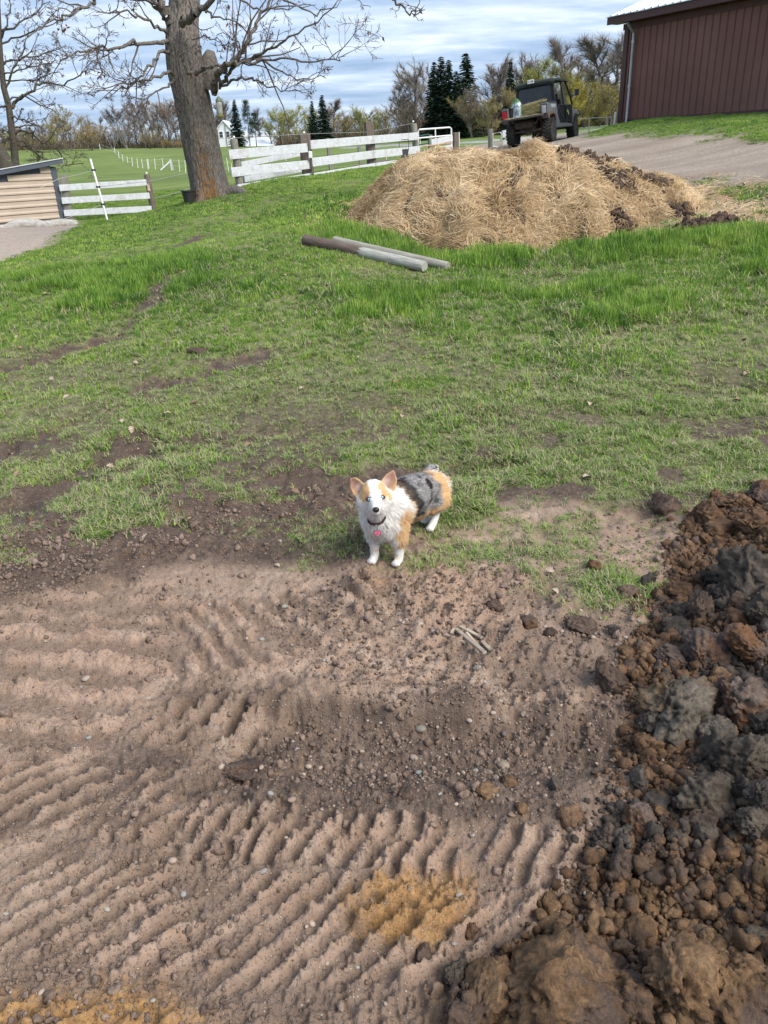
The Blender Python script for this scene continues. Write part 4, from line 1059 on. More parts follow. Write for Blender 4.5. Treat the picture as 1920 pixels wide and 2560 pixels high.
def big_oak():
    g = rgen(11)
    base = gz(at(530, 490, 18))
    t = thing('oak_tree', base, 'massive old oak with thick furrowed trunk, bare limbs and orange lichen at its foot', 'tree')
    # trunk: rings following the lean, furrowed
    ax = [((531, 512), 18.0, .55), ((529, 492), 18.0, .51), ((522, 460), 18, .485), ((512, 415), 18, .475), ((500, 350), 18, .475), ((488, 290), 18, .465), ((475, 230), 18, .475), ((468, 190), 18, .49), ((461, 150), 18, .46), ((457, 110), 18, .435), ((457, 60), 18.1, .40), ((461, 10), 18.2, .37), ((462, -60), 18.3, .35), ((458, -160), 18.4, .30), ((450, -300), 18.6, .22)]
    C = np.array([at(*a, D) for a, D, r in ax]); Rr = np.array([r for *_, r in ax]) * .75
    u = np.concatenate([[0], np.cumsum(np.linalg.norm(np.diff(C, axis=0), axis=1))])
    nr, ns = 200, 170
    uu = np.linspace(0, u[-1], nr); cx = np.stack([np.interp(uu, u, C[:, i]) for i in range(3)], 1); rr_ = np.interp(uu, u, Rr)
    th = np.linspace(0, 2 * math.pi, ns, endpoint=False)
    T, U = np.meshgrid(th, uu)
    fx = T * 9.2 + (fbm(T * 2, U * 1.3, 1.5, 3, 3) - .5) * 5
    fur = np.abs(((fx / 2.1 + fbm(np.cos(T) * 4, U * 3 + np.sin(T) * 4, 1.2, 3, 6) * 1.2) % 1) - .5) * 2
    fur2 = np.abs(((T * 16 + fbm(np.cos(T) * 5, U * 5 + np.sin(T) * 5, 1.4, 3, 16) * 5) / 2 % 1) - .5) * 2
    rad_ = rr_[:, None] + (np.minimum(fur, .62) - .35) * .022 + (np.minimum(fur2, .55) - .3) * .028 + (fbm(np.cos(T) * 2 + 5, U * 1.1 + np.sin(T) * 2, 1.0, 4, 8) - .5) * .09
    flare = np.exp(-uu / .32)[:, None] * (np.abs(np.sin(T * 2.5 + .6)) ** 2 * .12)
    rad_ = rad_ + flare
    for (bt, bu, bs, bh) in ((3.9, 4.6, .28, .09), (4.6, 3.7, .12, .07), (4.2, 6.6, .3, .10), (5.3, 1.1, .15, .05)):
        dt = np.minimum(np.abs(T - bt), 2 * math.pi - np.abs(T - bt)) * .48
        rad_ = rad_ + bh * np.exp(-(dt ** 2 + ((U - bu)) ** 2) / (2 * (bs * .55) ** 2))
    X = cx[:, None, 0] + np.cos(T) * rad_; Y = cx[:, None, 1] + np.sin(T) * rad_; Z = cx[:, None, 2] + 0 * rad_
    V = np.stack([X, Y, Z], -1).reshape(-1, 3) - base
    i0 = np.arange(nr - 1)[:, None] * ns; j = np.arange(ns)[None]
    Qd = np.stack([i0 + j, i0 + (j + 1) % ns, i0 + ns + (j + 1) % ns, i0 + ns + j], -1).reshape(-1, 4)
    li = (smooth(1.8, .2, U) * smooth(.62, .15, np.abs(T - 4.85) + (U - .2) * .16)).ravel()
    li = np.maximum(li, .5 * (smooth(.5, .1, U) * smooth(.9, .2, np.abs(T - 3.9))).ravel())
    tr = link('trunk', mesh_np('trunk', V, Qd, shade=True, cols={'lichen': li}), M_oak, t)
    # root toe at the right
    MB().tube([at(585, 480, 17.75) - base, at(606, 482, 17.6) - base, at(622, 489, 17.4) - base - np.array([0, 0, .06])], [.15, .10, .04], 10).build('root', M_oak, t, smooth=True)
    # dead stub beside the trunk
    MB().tube([at(517, 222, 17.95) - base, at(521, 185, 17.92) - base, at(524, 150, 17.95) - base, at(522, 134, 17.98) - base, at(517, 127, 18) - base], [.22, .19, .155, .12, .04], 16).build('stub', M_oak, t, smooth=True)
    limbs = [
        ([(430, 60, 18), (410, 20, 17.9), (370, -10, 17.7), (330, -60, 17.5), (260, -160, 17)], .20, .10),
        ([(425, 108, 17.9), (405, 102, 17.6), (360, 108, 17.3), (320, 112, 17), (270, 116, 16.7), (230, 127, 16.4), (190, 133, 16.1), (150, 150, 15.9)], .075, .015),
        ([(340, 110, 17.2), (300, 122, 17.1), (262, 140, 17), (225, 158, 16.9)], .03, .008),
        ([(424, 130, 17.8), (410, 129, 17.5), (396, 140, 17.3), (380, 160, 17.1), (359, 185, 16.9), (328, 205, 16.8), (295, 214, 16.6), (250, 228, 16.4)], .06, .010),
        ([(432, 186, 17.6), (410, 184, 17.3), (370, 193, 17), (340, 212, 16.9), (310, 222, 16.8), (275, 238, 16.6)], .055, .010),
        ([(436, 200, 17.6), (420, 215, 17.5), (390, 230, 17.3), (350, 245, 17), (315, 240, 16.8)], .04, .008),
        ([(418, 85, 18), (392, 66, 17.7), (362, 48, 17.4), (328, 36, 17.1), (290, 26, 16.8), (240, 30, 16.5)], .055, .012),
        ([(408, 50, 18), (395, 8, 17.8), (350, 2, 17.5), (300, -20, 17.2)], .06, .03),
        ([(245, -20, 16.5), (236, 4, 16.4), (215, 17, 16.3), (171, 38, 16.1), (142, 49, 16), (106, 66, 15.9), (60, 88, 15.8)], .05, .012),
        ([(215, 17, 16.3), (190, 24, 16.2), (150, 24, 16.1), (118, 18, 16)], .025, .007),
        ([(534, 228, 17.7), (538, 205, 17.5), (548, 181, 17.3), (565, 166, 17.1), (580, 157, 17), (589, 150, 17), (606, 127, 17), (622, 97, 17), (640, 58, 17.1), (664, 20, 17.2), (690, -20, 17.3)], .105, .035),
        ([(533, 233, 17.8), (548, 218, 17.6), (566, 190, 17.3), (584, 165, 17.1), (612, 150, 16.9), (640, 140, 16.7), (690, 118, 16.4), (727, 95, 16.2), (790, 55, 15.9), (840, 10, 15.7)], .075, .014),
        ([(470, 183, 17.3), (490, 178, 17.1), (515, 170, 16.9), (539, 163, 16.8), (575, 160, 16.7), (600, 158, 16.7), (640, 152, 16.6), (690, 152, 16.4), (740, 151, 16.2), (790, 150, 16), (846, 152, 15.8), (862, 140, 15.7)], .075, .010),
        ([(640, 150, 16.6), (675, 160, 16.5), (700, 178, 16.4), (727, 190, 16.3), (775, 196, 16.1), (815, 196, 16)], .035, .008),
        ([(547, 219, 17.6), (576, 199, 17.2), (605, 196, 17), (633, 194, 16.9), (650, 205, 16.8), (664, 216, 16.8), (700, 224, 16.7), (727, 227, 16.6), (765, 233, 16.5)], .045, .008),
        ([(589, 155, 17), (600, 120, 16.9), (592, 100, 16.9), (570, 92, 17), (540, 90, 17.2)], .03, .007),
        ([(455, 60, 17.6), (470, 52, 17.3), (490, 38, 17.1), (505, 24, 16.9), (532, -5, 16.7), (570, -50, 16.4)], .12, .07),
        ([(506, 24, 16.9), (520, 30, 16.8), (536, 44, 16.7), (560, 46, 16.6), (600, 60, 16.4), (640, 80, 16.2)], .04, .008),
        ([(580, -30, 16.4), (600, 5, 16.3), (640, 20, 16.2), (690, 25, 16), (740, 20, 15.8), (790, 12, 15.6)], .035, .008),
        ([(930, -40, 15), (960, -14, 15), (990, 4, 15), (1010, 20, 15), (1030, 33, 15), (1046, 30, 15), (1062, 24, 15)], .045, .010),
        ([(1030, 33, 15), (1036, 42, 15), (1048, 52, 15)], .014, .006), ([(1000, 12, 15), (992, 25, 15), (985, 42, 15)], .012, .005),
        ([(478, 95, 17.55), (500, 92, 17.4), (535, 96, 17.3), (560, 108, 17.2), (590, 118, 17.1)], .025, .007),
        ([(462, 165, 17.45), (455, 140, 17.4), (470, 118, 17.3), (486, 100, 17.3)], .03, .008), ([(462, 165, 17.45), (445, 130, 17.5), (430, 112, 17.5)], .03, .01),
        ([(464, 134, 17.4), (490, 155, 17.2), (512, 168, 17.1), (518, 190, 17.1)], .018, .006),
        ([(700, -10, 16.5), (740, 15, 16.3), (790, 30, 16.1), (830, 20, 15.9), (860, -5, 15.8)], .03, .008),
        ([(880, -10, 16), (905, 8, 16), (925, 20, 16)], .015, .005)]
    tw, tips = Branches(), []
    spec = [(7.5, .36, 50, .16, .04, .012, 6), (6, .42, 46, .18, .02, .006, 5), (3.1, .5, 42, .22, .01, .0038, 4)]
    for pts, r0, r1 in limbs:
        P3 = np.array([at(*p) for p in pts]) - base
        # refine and roughen
        f = np.linspace(0, len(P3) - 1, (len(P3) - 1) * 3 + 1); Pq = np.stack([np.interp(f, np.arange(len(P3)), P3[:, i]) for i in range(3)], 1)
        Pq[1:-1] += g.normal(0, .025, (len(Pq) - 2, 3))
        limbB = Branches(); limbB.line(list(Pq), r0 * .60, r1 * .6); link('limb', limbB.mesh('limb'), M_oak, t)
        L = np.linalg.norm(np.diff(Pq, axis=0), axis=1).sum()
        sp = [(spec[0][0] * min(1.6, L / 2.2), *spec[0][1:])] + spec[1:]
        sprout(g, tw, Pq, r0 * .6, r1 * .8, 0, sp, tips)
    link('twigs', tw.mesh('twigs', lo=.0035), M_twig, t)['kind'] = 'stuff'
    print('oak twig segs', len(tw.a))
    # withered leaves still hanging
    lv, lq, n = [], [], 0
    tips_ = [p for p, d in tips]
    spots = [np.array(tips_[i]) for i in g.choice(len(tips_), 55, replace=False)]
    spots += [at(405, 284, 17) - base + g.normal(0, .05, 3) for _ in range(7)] + [at(380, 293, 17) - base + g.normal(0, .03, 3) for _ in range(3)] + [at(477, 182, 17.0) - base + g.normal(0, .05, 3) for _ in range(4)]
    spots += [at(160, 66, 16) - base + g.normal(0, .05, 3) for _ in range(5)] + [at(216, 180, 16.5) - base + g.normal(0, .04, 3) for _ in range(4)] + [at(248, 182, 16.5) - base + g.normal(0, .04, 3) for _ in range(4)]
    for p in spots:
        for _ in range(2):
            a = g.normal(0, 1, 3); a[2] -= 1.2; a /= np.linalg.norm(a); b = np.cross(a, g.normal(0, 1, 3)); b /= np.linalg.norm(b); L_, w = g.uniform(.05, .10), g.uniform(.012, .026)
            c = np.cross(a, b) * w * .5
            lv += [p, p + a * L_ * .35 + b * w, p + a * L_, p + a * L_ * .4 - b * w + c]; lq.append((n, n + 1, n + 2, n + 3)); n += 4
    link('withered_leaves', mesh_np('withered_leaves', lv, lq), M_leaf_dead, t)['kind'] = 'stuff'
big_oak()
def feeder():
    c = at(548, 268, 15.8); top = at(546, 205, 15.9)
    t = thing('bird_feeder', c, 'grey tube bird feeder with green cap hanging beside the oak trunk', 'bird feeder')
    M = Matrix.Rotation(rad(2), 3, 'Y')
    mg = mottled('feeder_green', (.10, .15, .075), (.07, .11, .05), 8, .5)
    MB().lathe([(.045, -.12), (.056, -.10), (.056, .05), (.05, .08), (.045, .09)], 14, M).build('seed_tube', mottled('feeder_tube', (.36, .36, .33), (.20, .19, .17), 14, .3), t, smooth=True)
    MB().lathe([(.058, .09), (.055, .11), (.03, .15), (.012, .17)], 14, M).build('cap', mg, t, smooth=True)
    MB().lathe([(.05, -.16), (.075, -.15), (.075, -.13), (.05, -.12)], 14, M).build('tray', mottled('feeder_tray', (.17, .155, .035), (.12, .11, .03), 8, .5), t)
    MB().tube([Vector((0, 0, .16)), Vector(top - c)], .005, 5).build('hanger', M_wire, t)
    for h in (-.03, .03): MB().tube([(-.08, 0, h), (.08, 0, h)], .005, 6).build('perch', M_black, t)
feeder()
# dark tub at the foot of the oak
_b = gz(at(473, 505, 17.6)); _b[2] = at(473, 505, 17.6)[2]
_t = thing('tub', _b, 'small black plastic tub sitting at the left foot of the oak', 'bucket')
MB().lathe([(.10, 0), (.13, .20), (.145, .20), (.145, .22), (.12, .22), (.09, .03)], 16).build('body', M_black, _t, smooth=True)

def side_tree():
    g = rgen(23); base = at(38, 420, 33)
    t = thing('bare_tree', base, 'tall slender bare tree with drooping lower boughs behind the tan shed', 'tree')
    B, tw, tips = Branches(), Branches(), []
    D = 33
    trunk = [(40, 425, D), (37, 395, D), (35, 361, D), (28, 313, D), (22, 266, D), (9, 218, D), (4, 171, D), (0, 114, D), (-2, 60, D), (-4, 10, D), (-2, -60, D)]
    P3 = np.array([at(*p) for p in trunk]) - base
    f = np.linspace(0, len(P3) - 1, 41); Pq = np.stack([np.interp(f, np.arange(len(P3)), P3[:, i]) for i in range(3)], 1)
    tb = Branches(); tb.line(list(Pq), .14, .05)
    link('trunk', tb.mesh('trunk'), M_bark2, t)
    limbs = [([(30, 270), (38, 255), (60, 240), (90, 215), (120, 207), (160, 210), (200, 190), (220, 170)], .06), ([(10, 160), (30, 150), (75, 144), (110, 135), (165, 115)], .04), ([(4, 78), (35, 70), (75, 40), (125, 4)], .045),
             ([(30, 330), (50, 325), (80, 334), (105, 355), (140, 372), (158, 392), (168, 410), (210, 408)], .045), ([(28, 320), (60, 315), (85, 310), (110, 330)], .03), ([(24, 255), (10, 262), (-10, 275), (-40, 290)], .05),
             ([(34, 345), (15, 350), (-5, 362), (-30, 372)], .04), ([(35, 350), (60, 355), (85, 380), (100, 396), (120, 400)], .03), ([(26, 290), (45, 298), (70, 300), (88, 322), (80, 350)], .03),
             ([(12, 225), (24, 190), (40, 160), (60, 120), (70, 70)], .045), ([(0, 100), (15, 60), (20, 20), (30, -20)], .04), ([(8, 200), (40, 200), (80, 204), (100, 195), (150, 180)], .03), ([(20, 255), (60, 240), (100, 262), (130, 275), (150, 300)], .03),
             ([(32, 340), (10, 325), (-20, 330), (-40, 350)], .03), ([(36, 365), (70, 368), (95, 388)], .025), ([(4, 150), (-20, 120), (-40, 80)], .05), ([(30, 320), (48, 290), (50, 275)], .02), ([(2, 110), (50, 92), (85, 75), (130, 60), (180, 40)], .035), ([(6, 185), (45, 178), (95, 165), (140, 150)], .03)]
    spec = [(10, .30, 45, .16, -.01, .012, 6), (6, .42, 40, .2, -.02, .007, 5), (3.2, .55, 35, .2, -.02, .0045, 4)]
    for pts, r in limbs:
        P_ = np.array([at(x, y, D + g.uniform(-1.5, 1.5) * i / len(pts)) for i, (x, y) in enumerate(pts)]) - base
        f = np.linspace(0, len(P_) - 1, (len(P_) - 1) * 3 + 1); Pq = np.stack([np.interp(f, np.arange(len(P_)), P_[:, i]) for i in range(3)], 1)
        Pq[1:-1] += g.normal(0, .03, (len(Pq) - 2, 3))
        B = Branches(); B.line(list(Pq), r, .012); link('limb', B.mesh('limb'), M_bark2, t); sprout(g, tw, Pq, r, .012, 0, spec, tips)
    link('twigs', tw.mesh('twigs', lo=.0055), M_twig, t)['kind'] = 'stuff'
    base2 = at(8, 420, 31.5)
    t2 = thing('bare_tree', base2, 'thick leaning trunk cut by the left edge behind the shed', 'tree')
    tb = Branches(); tb.line([at(*p, 31.5) - base2 for p in ((18, 425), (12, 405), (0, 385), (-15, 360), (-40, 320))], .28, .2)
    link('trunk', tb.mesh('trunk'), M_bark2, t2)
    tw = Branches(); sprout(g, tw, np.array([at(*p, 31.5) - base2 for p in ((0, 385), (-15, 360), (-40, 320))]), .1, .05, 0, [(8, .8, 60, .15, 0, .03, 6), (6, .5, 40, .2, -.02, .01, 5)], tips)
    link('twigs', tw.mesh('twigs', lo=.0055), M_twig, t2)['kind'] = 'stuff'
side_tree()

# far trees: unit height, copied to their places -----------------------------
def leafmat(name, c1, c2, sc=.8):
    k = NT(name); f = k.noise(k.pos(), sc, 3, .6); r = k.rnd()
    return k.end(k.mix(k.mr(k.math('ADD', k.math('MULTIPLY', f, .7), k.math('MULTIPLY', r, .3)), .3, .68), c1, c2), .85, .1)
M_fb = leafmat('far_bark', (.075, .064, .057), (.135, .117, .103)); M_birch = leafmat('birch_bark', (.42, .40, .37), (.30, .28, .26))
M_haze = leafmat('bare_twigs', (.18, .152, .138), (.28, .245, .215)); M_bud = leafmat('budding_green', (.21, .22, .060), (.37, .36, .115)); M_tan = leafmat('budding_tan', (.23, .19, .085), (.36, .295, .145))
M_willow = leafmat('willow_gold', (.27, .18, .06), (.40, .285, .10)); M_yel = leafmat('budding_yellow', (.26, .22, .04), (.40, .34, .07)); M_spruce = leafmat('spruce_needles', (.010, .022, .014), (.030, .052, .030), 1.5); M_pine = leafmat('pine_needles', (.022, .038, .026), (.05, .07, .046), 1.5)
def tri_cloud(P, Dr, L, W, g):
    """thin triangles at P along Dr"""
    n = len(P); Dr = Dr / (np.linalg.norm(Dr, axis=1, keepdims=True) + 1e-9)
    s_ = np.cross(Dr, g.normal(0, 1, (n, 3))); s_ /= np.linalg.norm(s_, axis=1, keepdims=True) + 1e-9
    V = np.stack([P - s_ * W[:, None] / 2, P + s_ * W[:, None] / 2, P + Dr * L[:, None]], 1).reshape(-1, 3)
    return V, np.arange(3 * n).reshape(-1, 3)
def decid(seed, kind):
    g = rgen(seed); B, tips = Branches(), []
    spread, nl, tl = dict(bare=(.50, 12, .14), tall=(.28, 10, .28), bud=(.62, 10, .12), bush=(.75, 9, .05), birch=(.40, 6, .12), willow=(.6, 9, .12))[kind]
    stems = 1 if kind in ('bare', 'tall', 'willow') else (2 if kind == 'bud' else 4)
    thick = .016 if kind != 'birch' else .010
    lines = []
    for s_ in range(stems):
        d0 = np.array([g.normal(0, .05 + .22 * (stems > 1)), g.normal(0, .05 + .22 * (stems > 1)), 1])
        tk = wander(g, (g.normal(0, .02) * (stems > 1), g.normal(0, .02) * (stems > 1), -.02), d0, .86 if kind != 'bush' else .7, 9, .05)
        B.line(tk, thick * (1 if stems == 1 else .7), .003); tk = np.array(tk); lines.append(tk)
        for i in range(int(nl * (2 if stems == 1 else 1.1))):
            f = tl + (1 - tl) * g.uniform() ** .9; q = f * 9; j = min(int(q), 8); p = tk[j] + (tk[j + 1] - tk[j]) * (q - j)
            a = g.uniform(0, 6.283); el = rad(g.uniform(25, 65)) if kind not in ('bud', 'bush') else rad(g.uniform(15, 60))
            L = spread * (1.05 - .62 * f) * g.uniform(.6, 1.1)
            w = wander(g, p, (math.cos(a) * math.cos(el), math.sin(a) * math.cos(el), math.sin(el)), L, 6, .14, .06)
            B.line(w, thick * .42 * (1.1 - .6 * f), .0018); w = np.array(w); lines.append(w)
            for m in range(5):
                q2 = g.uniform(.25, 1) * 6; j2 = min(int(q2), 5); p2 = w[j2] + (w[j2 + 1] - w[j2]) * (q2 - j2); dd = w[j2 + 1] - w[j2]; dd /= np.linalg.norm(dd)
                w2 = np.array(wander(g, p2, dd + g.normal(0, .5, 3) + [0, 0, .25], L * .42 * g.uniform(.6, 1.2), 4, .16, .05))
                B.line(w2, .0026, .0013); lines.append(w2)
    tm = B.mesh('trunk', cut=((.006, 5), (0, 3)), lo=.0016)
    A = np.concatenate([l[:-1] for l in lines[1:]]); Bn = np.concatenate([l[1:] for l in lines[1:]])
    A, Bn = A[A[:, 2] > .12], Bn[A[:, 2] > .12]
    n = dict(bare=6000, tall=3200, bud=3400, bush=3600, birch=1600, willow=4200)[kind]
    i = g.integers(0, len(A), n); f = g.uniform(0, 1, n)[:, None]; P = A[i] + (Bn[i] - A[i]) * f; D_ = (Bn[i] - A[i]); D_ /= np.linalg.norm(D_, axis=1, keepdims=True) + 1e-9
    D_ = D_ * .8 + g.normal(0, .5, (n, 3)) + np.array([0, 0, .35 if kind != 'willow' else -1.6])
    V, T = tri_cloud(P, D_, g.uniform(.04, .11, n), np.full(n, .0022 if kind != 'willow' else .006), g)
    twm = [(V, T)]
    if kind in ('bud', 'bush', 'willow'):
        m = 4200; i = g.integers(0, n, m); P2 = P[i] + g.normal(0, .022, (m, 3)); V2, T2 = tri_cloud(P2, g.normal(0, 1, (m, 3)), g.uniform(.010, .020, m), g.uniform(.008, .015, m), g)
        twm.append((V2, T2))
    V, T = cat_mesh(twm)
    cm = mesh_np('crown', V, tris=T)
    return tm, cm
def conifer(seed, kind):
    g = rgen(seed); B = Branches(); B.line([np.array([0, 0, -.02]), np.array([0, 0, .5]), np.array([g.normal(0, .01), 0, .97])], .014, .003)
    tm = B.mesh('trunk', cut=((0, 5),))
    Vs = []
    if kind == 'spruce':
        z = .04
        while z < .99:
            r = (.23 * (1 - z) ** .85 + .008) * g.uniform(.8, 1.12); nb = int(7 + 10 * (1 - z))
            for k in range(nb):
                a = g.uniform(0, 6.283); L = r * g.uniform(.7, 1.15); d = np.array([math.cos(a), math.sin(a), 0])
                m = int(8 + 34 * (1 - z)); f = g.uniform(.05, 1, m)
                P = d * (f * L)[:, None] + np.array([0, 0, z]) + np.stack([0 * f, 0 * f, -.30 * L * f ** 1.4 + .10 * L * f ** 4], 1)
                side = np.cross(d, [0, 0, 1.0])
                Dd = d * .7 + side * g.choice([-1, 1], m)[:, None] * g.uniform(.2, .9, m)[:, None] + np.array([0, 0, -.5]) * g.uniform(.2, 1, m)[:, None]
                Vs.append(tri_cloud(P, Dd, g.uniform(.022, .046, m), np.full(m, .017), g))
            z += .020 * g.uniform(.8, 1.3)
    else:
        for k in range(46):
            z = g.uniform(.28, .98); a = g.uniform(0, 6.283); L = (.26 * (1.15 - z)) * g.uniform(.5, 1.2); d = np.array([math.cos(a), math.sin(a), g.uniform(0, .45)])
            c = np.array([0, 0, z]) + d * L
            m = 90; P = np.array([0, 0, z]) + d * L * g.uniform(.3, 1, m)[:, None] ** .6 + g.normal(0, .022, (m, 3))
            Vs.append(tri_cloud(P, g.normal(0, 1, (m, 3)) + [0, 0, .6], g.uniform(.018, .036, m), np.full(m, .008), g))
    V, T = cat_mesh(Vs)
    return tm, mesh_np('crown', V, tris=T)
TREES = {}
def unit(pair):
    zs = []
    for m in pair:
        c = np.empty(len(m.vertices) * 3, np.float32); m.vertices.foreach_get('co', c); zs.append(c)
    top = np.quantile(zs[1][2::3], .995)
    for m, c in zip(pair, zs):
        m.vertices.foreach_set('co', c / top); m.update()
    return pair
for kd, n in (('bare', 4), ('tall', 3), ('bud', 3), ('bush', 2), ('birch', 2), ('willow', 1)): TREES[kd] = [unit(decid(300 + 17 * i + len(kd), kd)) for i in range(n)]
TREES['spruce'] = [conifer(401 + i, 'spruce') for i in range(3)]; TREES['pine'] = [conifer(420, 'pine')]
LOOK = {  # species look: shape, trunk, crown, label, height
    'grey': ('bare', M_fb, M_haze, 'bare grey brown tree'), 'tall': ('tall', M_fb, M_haze, 'tall thin bare tree'),
    'green': ('bud', M_fb, M_bud, 'round yellow green budding tree'), 'tan': ('bud', M_fb, M_tan, 'tan budding round tree'), 'yellow': ('bud', M_fb, M_yel, 'bright yellow budding tree'),
    'gold': ('willow', M_fb, M_willow, 'golden drooping willow'), 'shrub': ('bush', M_fb, M_tan, 'low tan budding shrub'), 'goldshrub': ('bush', M_fb, M_willow, 'low golden budding shrub'),
    'birch': ('birch', M_birch, M_haze, 'white stemmed birch clump'), 'spruce': ('spruce', M_fb, M_spruce, 'dark green pointed spruce'), 'pine': ('pine', M_fb, M_pine, 'ragged dark pine')}
WHERE = {0: 'at the far left edge of the pasture', 1: 'beyond the pasture left of the oak', 2: 'beside the far white house', 3: 'behind the long white fence', 4: 'in the stand behind the gate', 5: 'in the wood behind the utility vehicle'}
FAR = [  # species, x, top y, base y, distance, width factor, zone
    ('green', 24, 322, 380, 150, 1.1, 0), ('tan', 82, 312, 378, 148, 1.3, 0), ('green', 128, 325, 378, 160, 1.2, 0), ('grey', -20, 300, 380, 150, 1, 0),
    ('tan', 182, 266, 376, 140, 1.25, 1), ('goldshrub', 228, 292, 375, 141, 1.3, 1), ('tan', 150, 300, 376, 150, 1.1, 1),
    ('grey', 268, 292, 374, 160, 1.1, 1), ('grey', 300, 262, 373, 162, 1.0, 1), ('birch', 284, 306, 373, 146, 1.1, 1), ('birch', 318, 318, 372, 146, 1.0, 1), ('grey', 325, 285, 373, 158, 1.0, 1),
    ('grey', 346, 256, 372, 165, .9, 1), ('grey', 364, 250, 372, 160, .9, 1), ('grey', 388, 246, 371, 163, .9, 1), ('tall', 408, 250, 371, 158, 1.2, 1), ('grey', 425, 248, 371, 164, .9, 1), ('grey', 448, 246, 371, 160, .9, 1), ('grey', 470, 250, 370, 165, .9, 1),
    ('shrub', 376, 316, 371, 145, 1.25, 1), ('goldshrub', 415, 346, 371, 146, 1.7, 1), ('goldshrub', 446, 350, 370, 147, 1.7, 1),
    ('tall', 560, 252, 368, 185, 1.1, 2), ('tall', 578, 245, 368, 186, 1, 2), ('grey', 548, 285, 368, 190, 1, 2), ('spruce', 597, 247, 370, 140, .95, 2), ('pine', 626, 250, 370, 150, .95, 2), ('pine', 642, 282, 370, 143, 1.2, 2), ('tall', 655, 268, 368, 160, 1.2, 2),
    ('green', 706, 264, 366, 138, 1.15, 3), ('green', 742, 262, 365, 134, 1.1, 3), ('green', 768, 268, 364, 136, .9, 3), ('green', 680, 300, 367, 150, 1.1, 3), ('spruce', 786, 250, 363, 122, .9, 3), ('spruce', 812, 236, 363, 118, 1.15, 3), ('tall', 838, 246, 362, 140, 1.2, 3), ('tall', 826, 262, 362, 135, 1, 3),
    ('tan', 872, 284, 360, 128, 1.2, 3), ('green', 912, 262, 360, 126, 1.1, 3), ('tan', 890, 280, 360, 132, 1, 3), ('green', 950, 268, 358, 130, 1.0, 3), ('tan', 975, 276, 358, 128, 1, 3), ('gold', 1006, 248, 356, 120, .95, 3), ('green', 935, 290, 358, 134, 1.2, 3),
    ('grey', 1040, 152, 350, 106, .95, 4), ('grey', 1062, 160, 350, 110, .9, 4), ('tall', 1025, 190, 352, 108, 1.1, 4), ('spruce', 1086, 152, 348, 102, .95, 4), ('spruce', 1104, 138, 347, 100, 1.05, 4), ('spruce', 1121, 148, 346, 99, 1.0, 4), ('spruce', 1163, 130, 345, 100, 1.25, 4), ('spruce', 1140, 175, 345, 98, 1.1, 4), ('tan', 1185, 235, 345, 96, 1.0, 4), ('grey', 1178, 215, 345, 95, .8, 4),
    ('grey', 1222, 142, 344, 108, .95, 5), ('grey', 1245, 150, 343, 112, .9, 5), ('spruce', 1272, 152, 342, 104, .75, 5), ('grey', 1290, 136, 341, 112, .9, 5), ('grey', 1312, 140, 340, 110, .85, 5), ('tan', 1290, 215, 340, 98, 1.0, 5), ('green', 1352, 150, 338, 104, .9, 5), ('green', 1378, 144, 337, 106, .8, 5), ('tall', 1404, 82, 336, 108, 1.1, 5), ('grey', 1425, 140, 336, 112, .9, 5), ('yellow', 1400, 165, 336, 102, .85, 5),
    ('yellow', 1462, 192, 334, 92, 1.0, 5), ('yellow', 1490, 205, 334, 94, .9, 5), ('grey', 1450, 150, 335, 112, .9, 5), ('tall', 1516, 82, 333, 100, 1.5, 5), ('tall', 1538, 75, 332, 102, 1.3, 5), ('grey', 1490, 148, 333, 110, .9, 5), ('tan', 1525, 200, 333, 92, 1.1, 5), ('yellow', 1440, 235, 334, 88, 1.0, 5), ('grey', 1560, 120, 332, 104, 1, 5), ('tan', 1345, 225, 338, 96, 1.1, 5), ('tan', 1235, 240, 343, 94, 1.1, 5),
    ('grey', 1660, 100, 330, 120, 1, 5), ('grey', 1005, 215, 352, 118, .9, 4), ('grey', 860, 285, 361, 150, 1.1, 3), ('grey', 925, 275, 360, 150, 1, 3), ('grey', 720, 285, 366, 160, 1.1, 3), ('grey', 225, 300, 375, 165, 1, 1), ('grey', 110, 310, 378, 170, 1, 0), ('grey', 55, 318, 379, 165, 1, 0)]
g_ = rgen(77)
ORD = ['leftmost', 'second from left', 'third from left', 'fourth from left', 'fifth from left', 'sixth from left', 'seventh from left', 'eighth from left', 'ninth from left', 'tenth from left', 'eleventh from left', 'twelfth from left']
NUM = ['', 'one', 'two', 'three', 'four', 'five', 'six', 'seven', 'eight', 'nine', 'ten', 'eleven', 'twelve']
def which(i):
    sp, x, zone = FAR[i][0], FAR[i][1], FAR[i][6]
    xs = sorted(f[1] for f in FAR if LOOK[f[0]][3] == LOOK[sp][3] and f[6] == zone)
    return (', ' + ORD[xs.index(x)] + ' ') if len(xs) > 1 else ' '
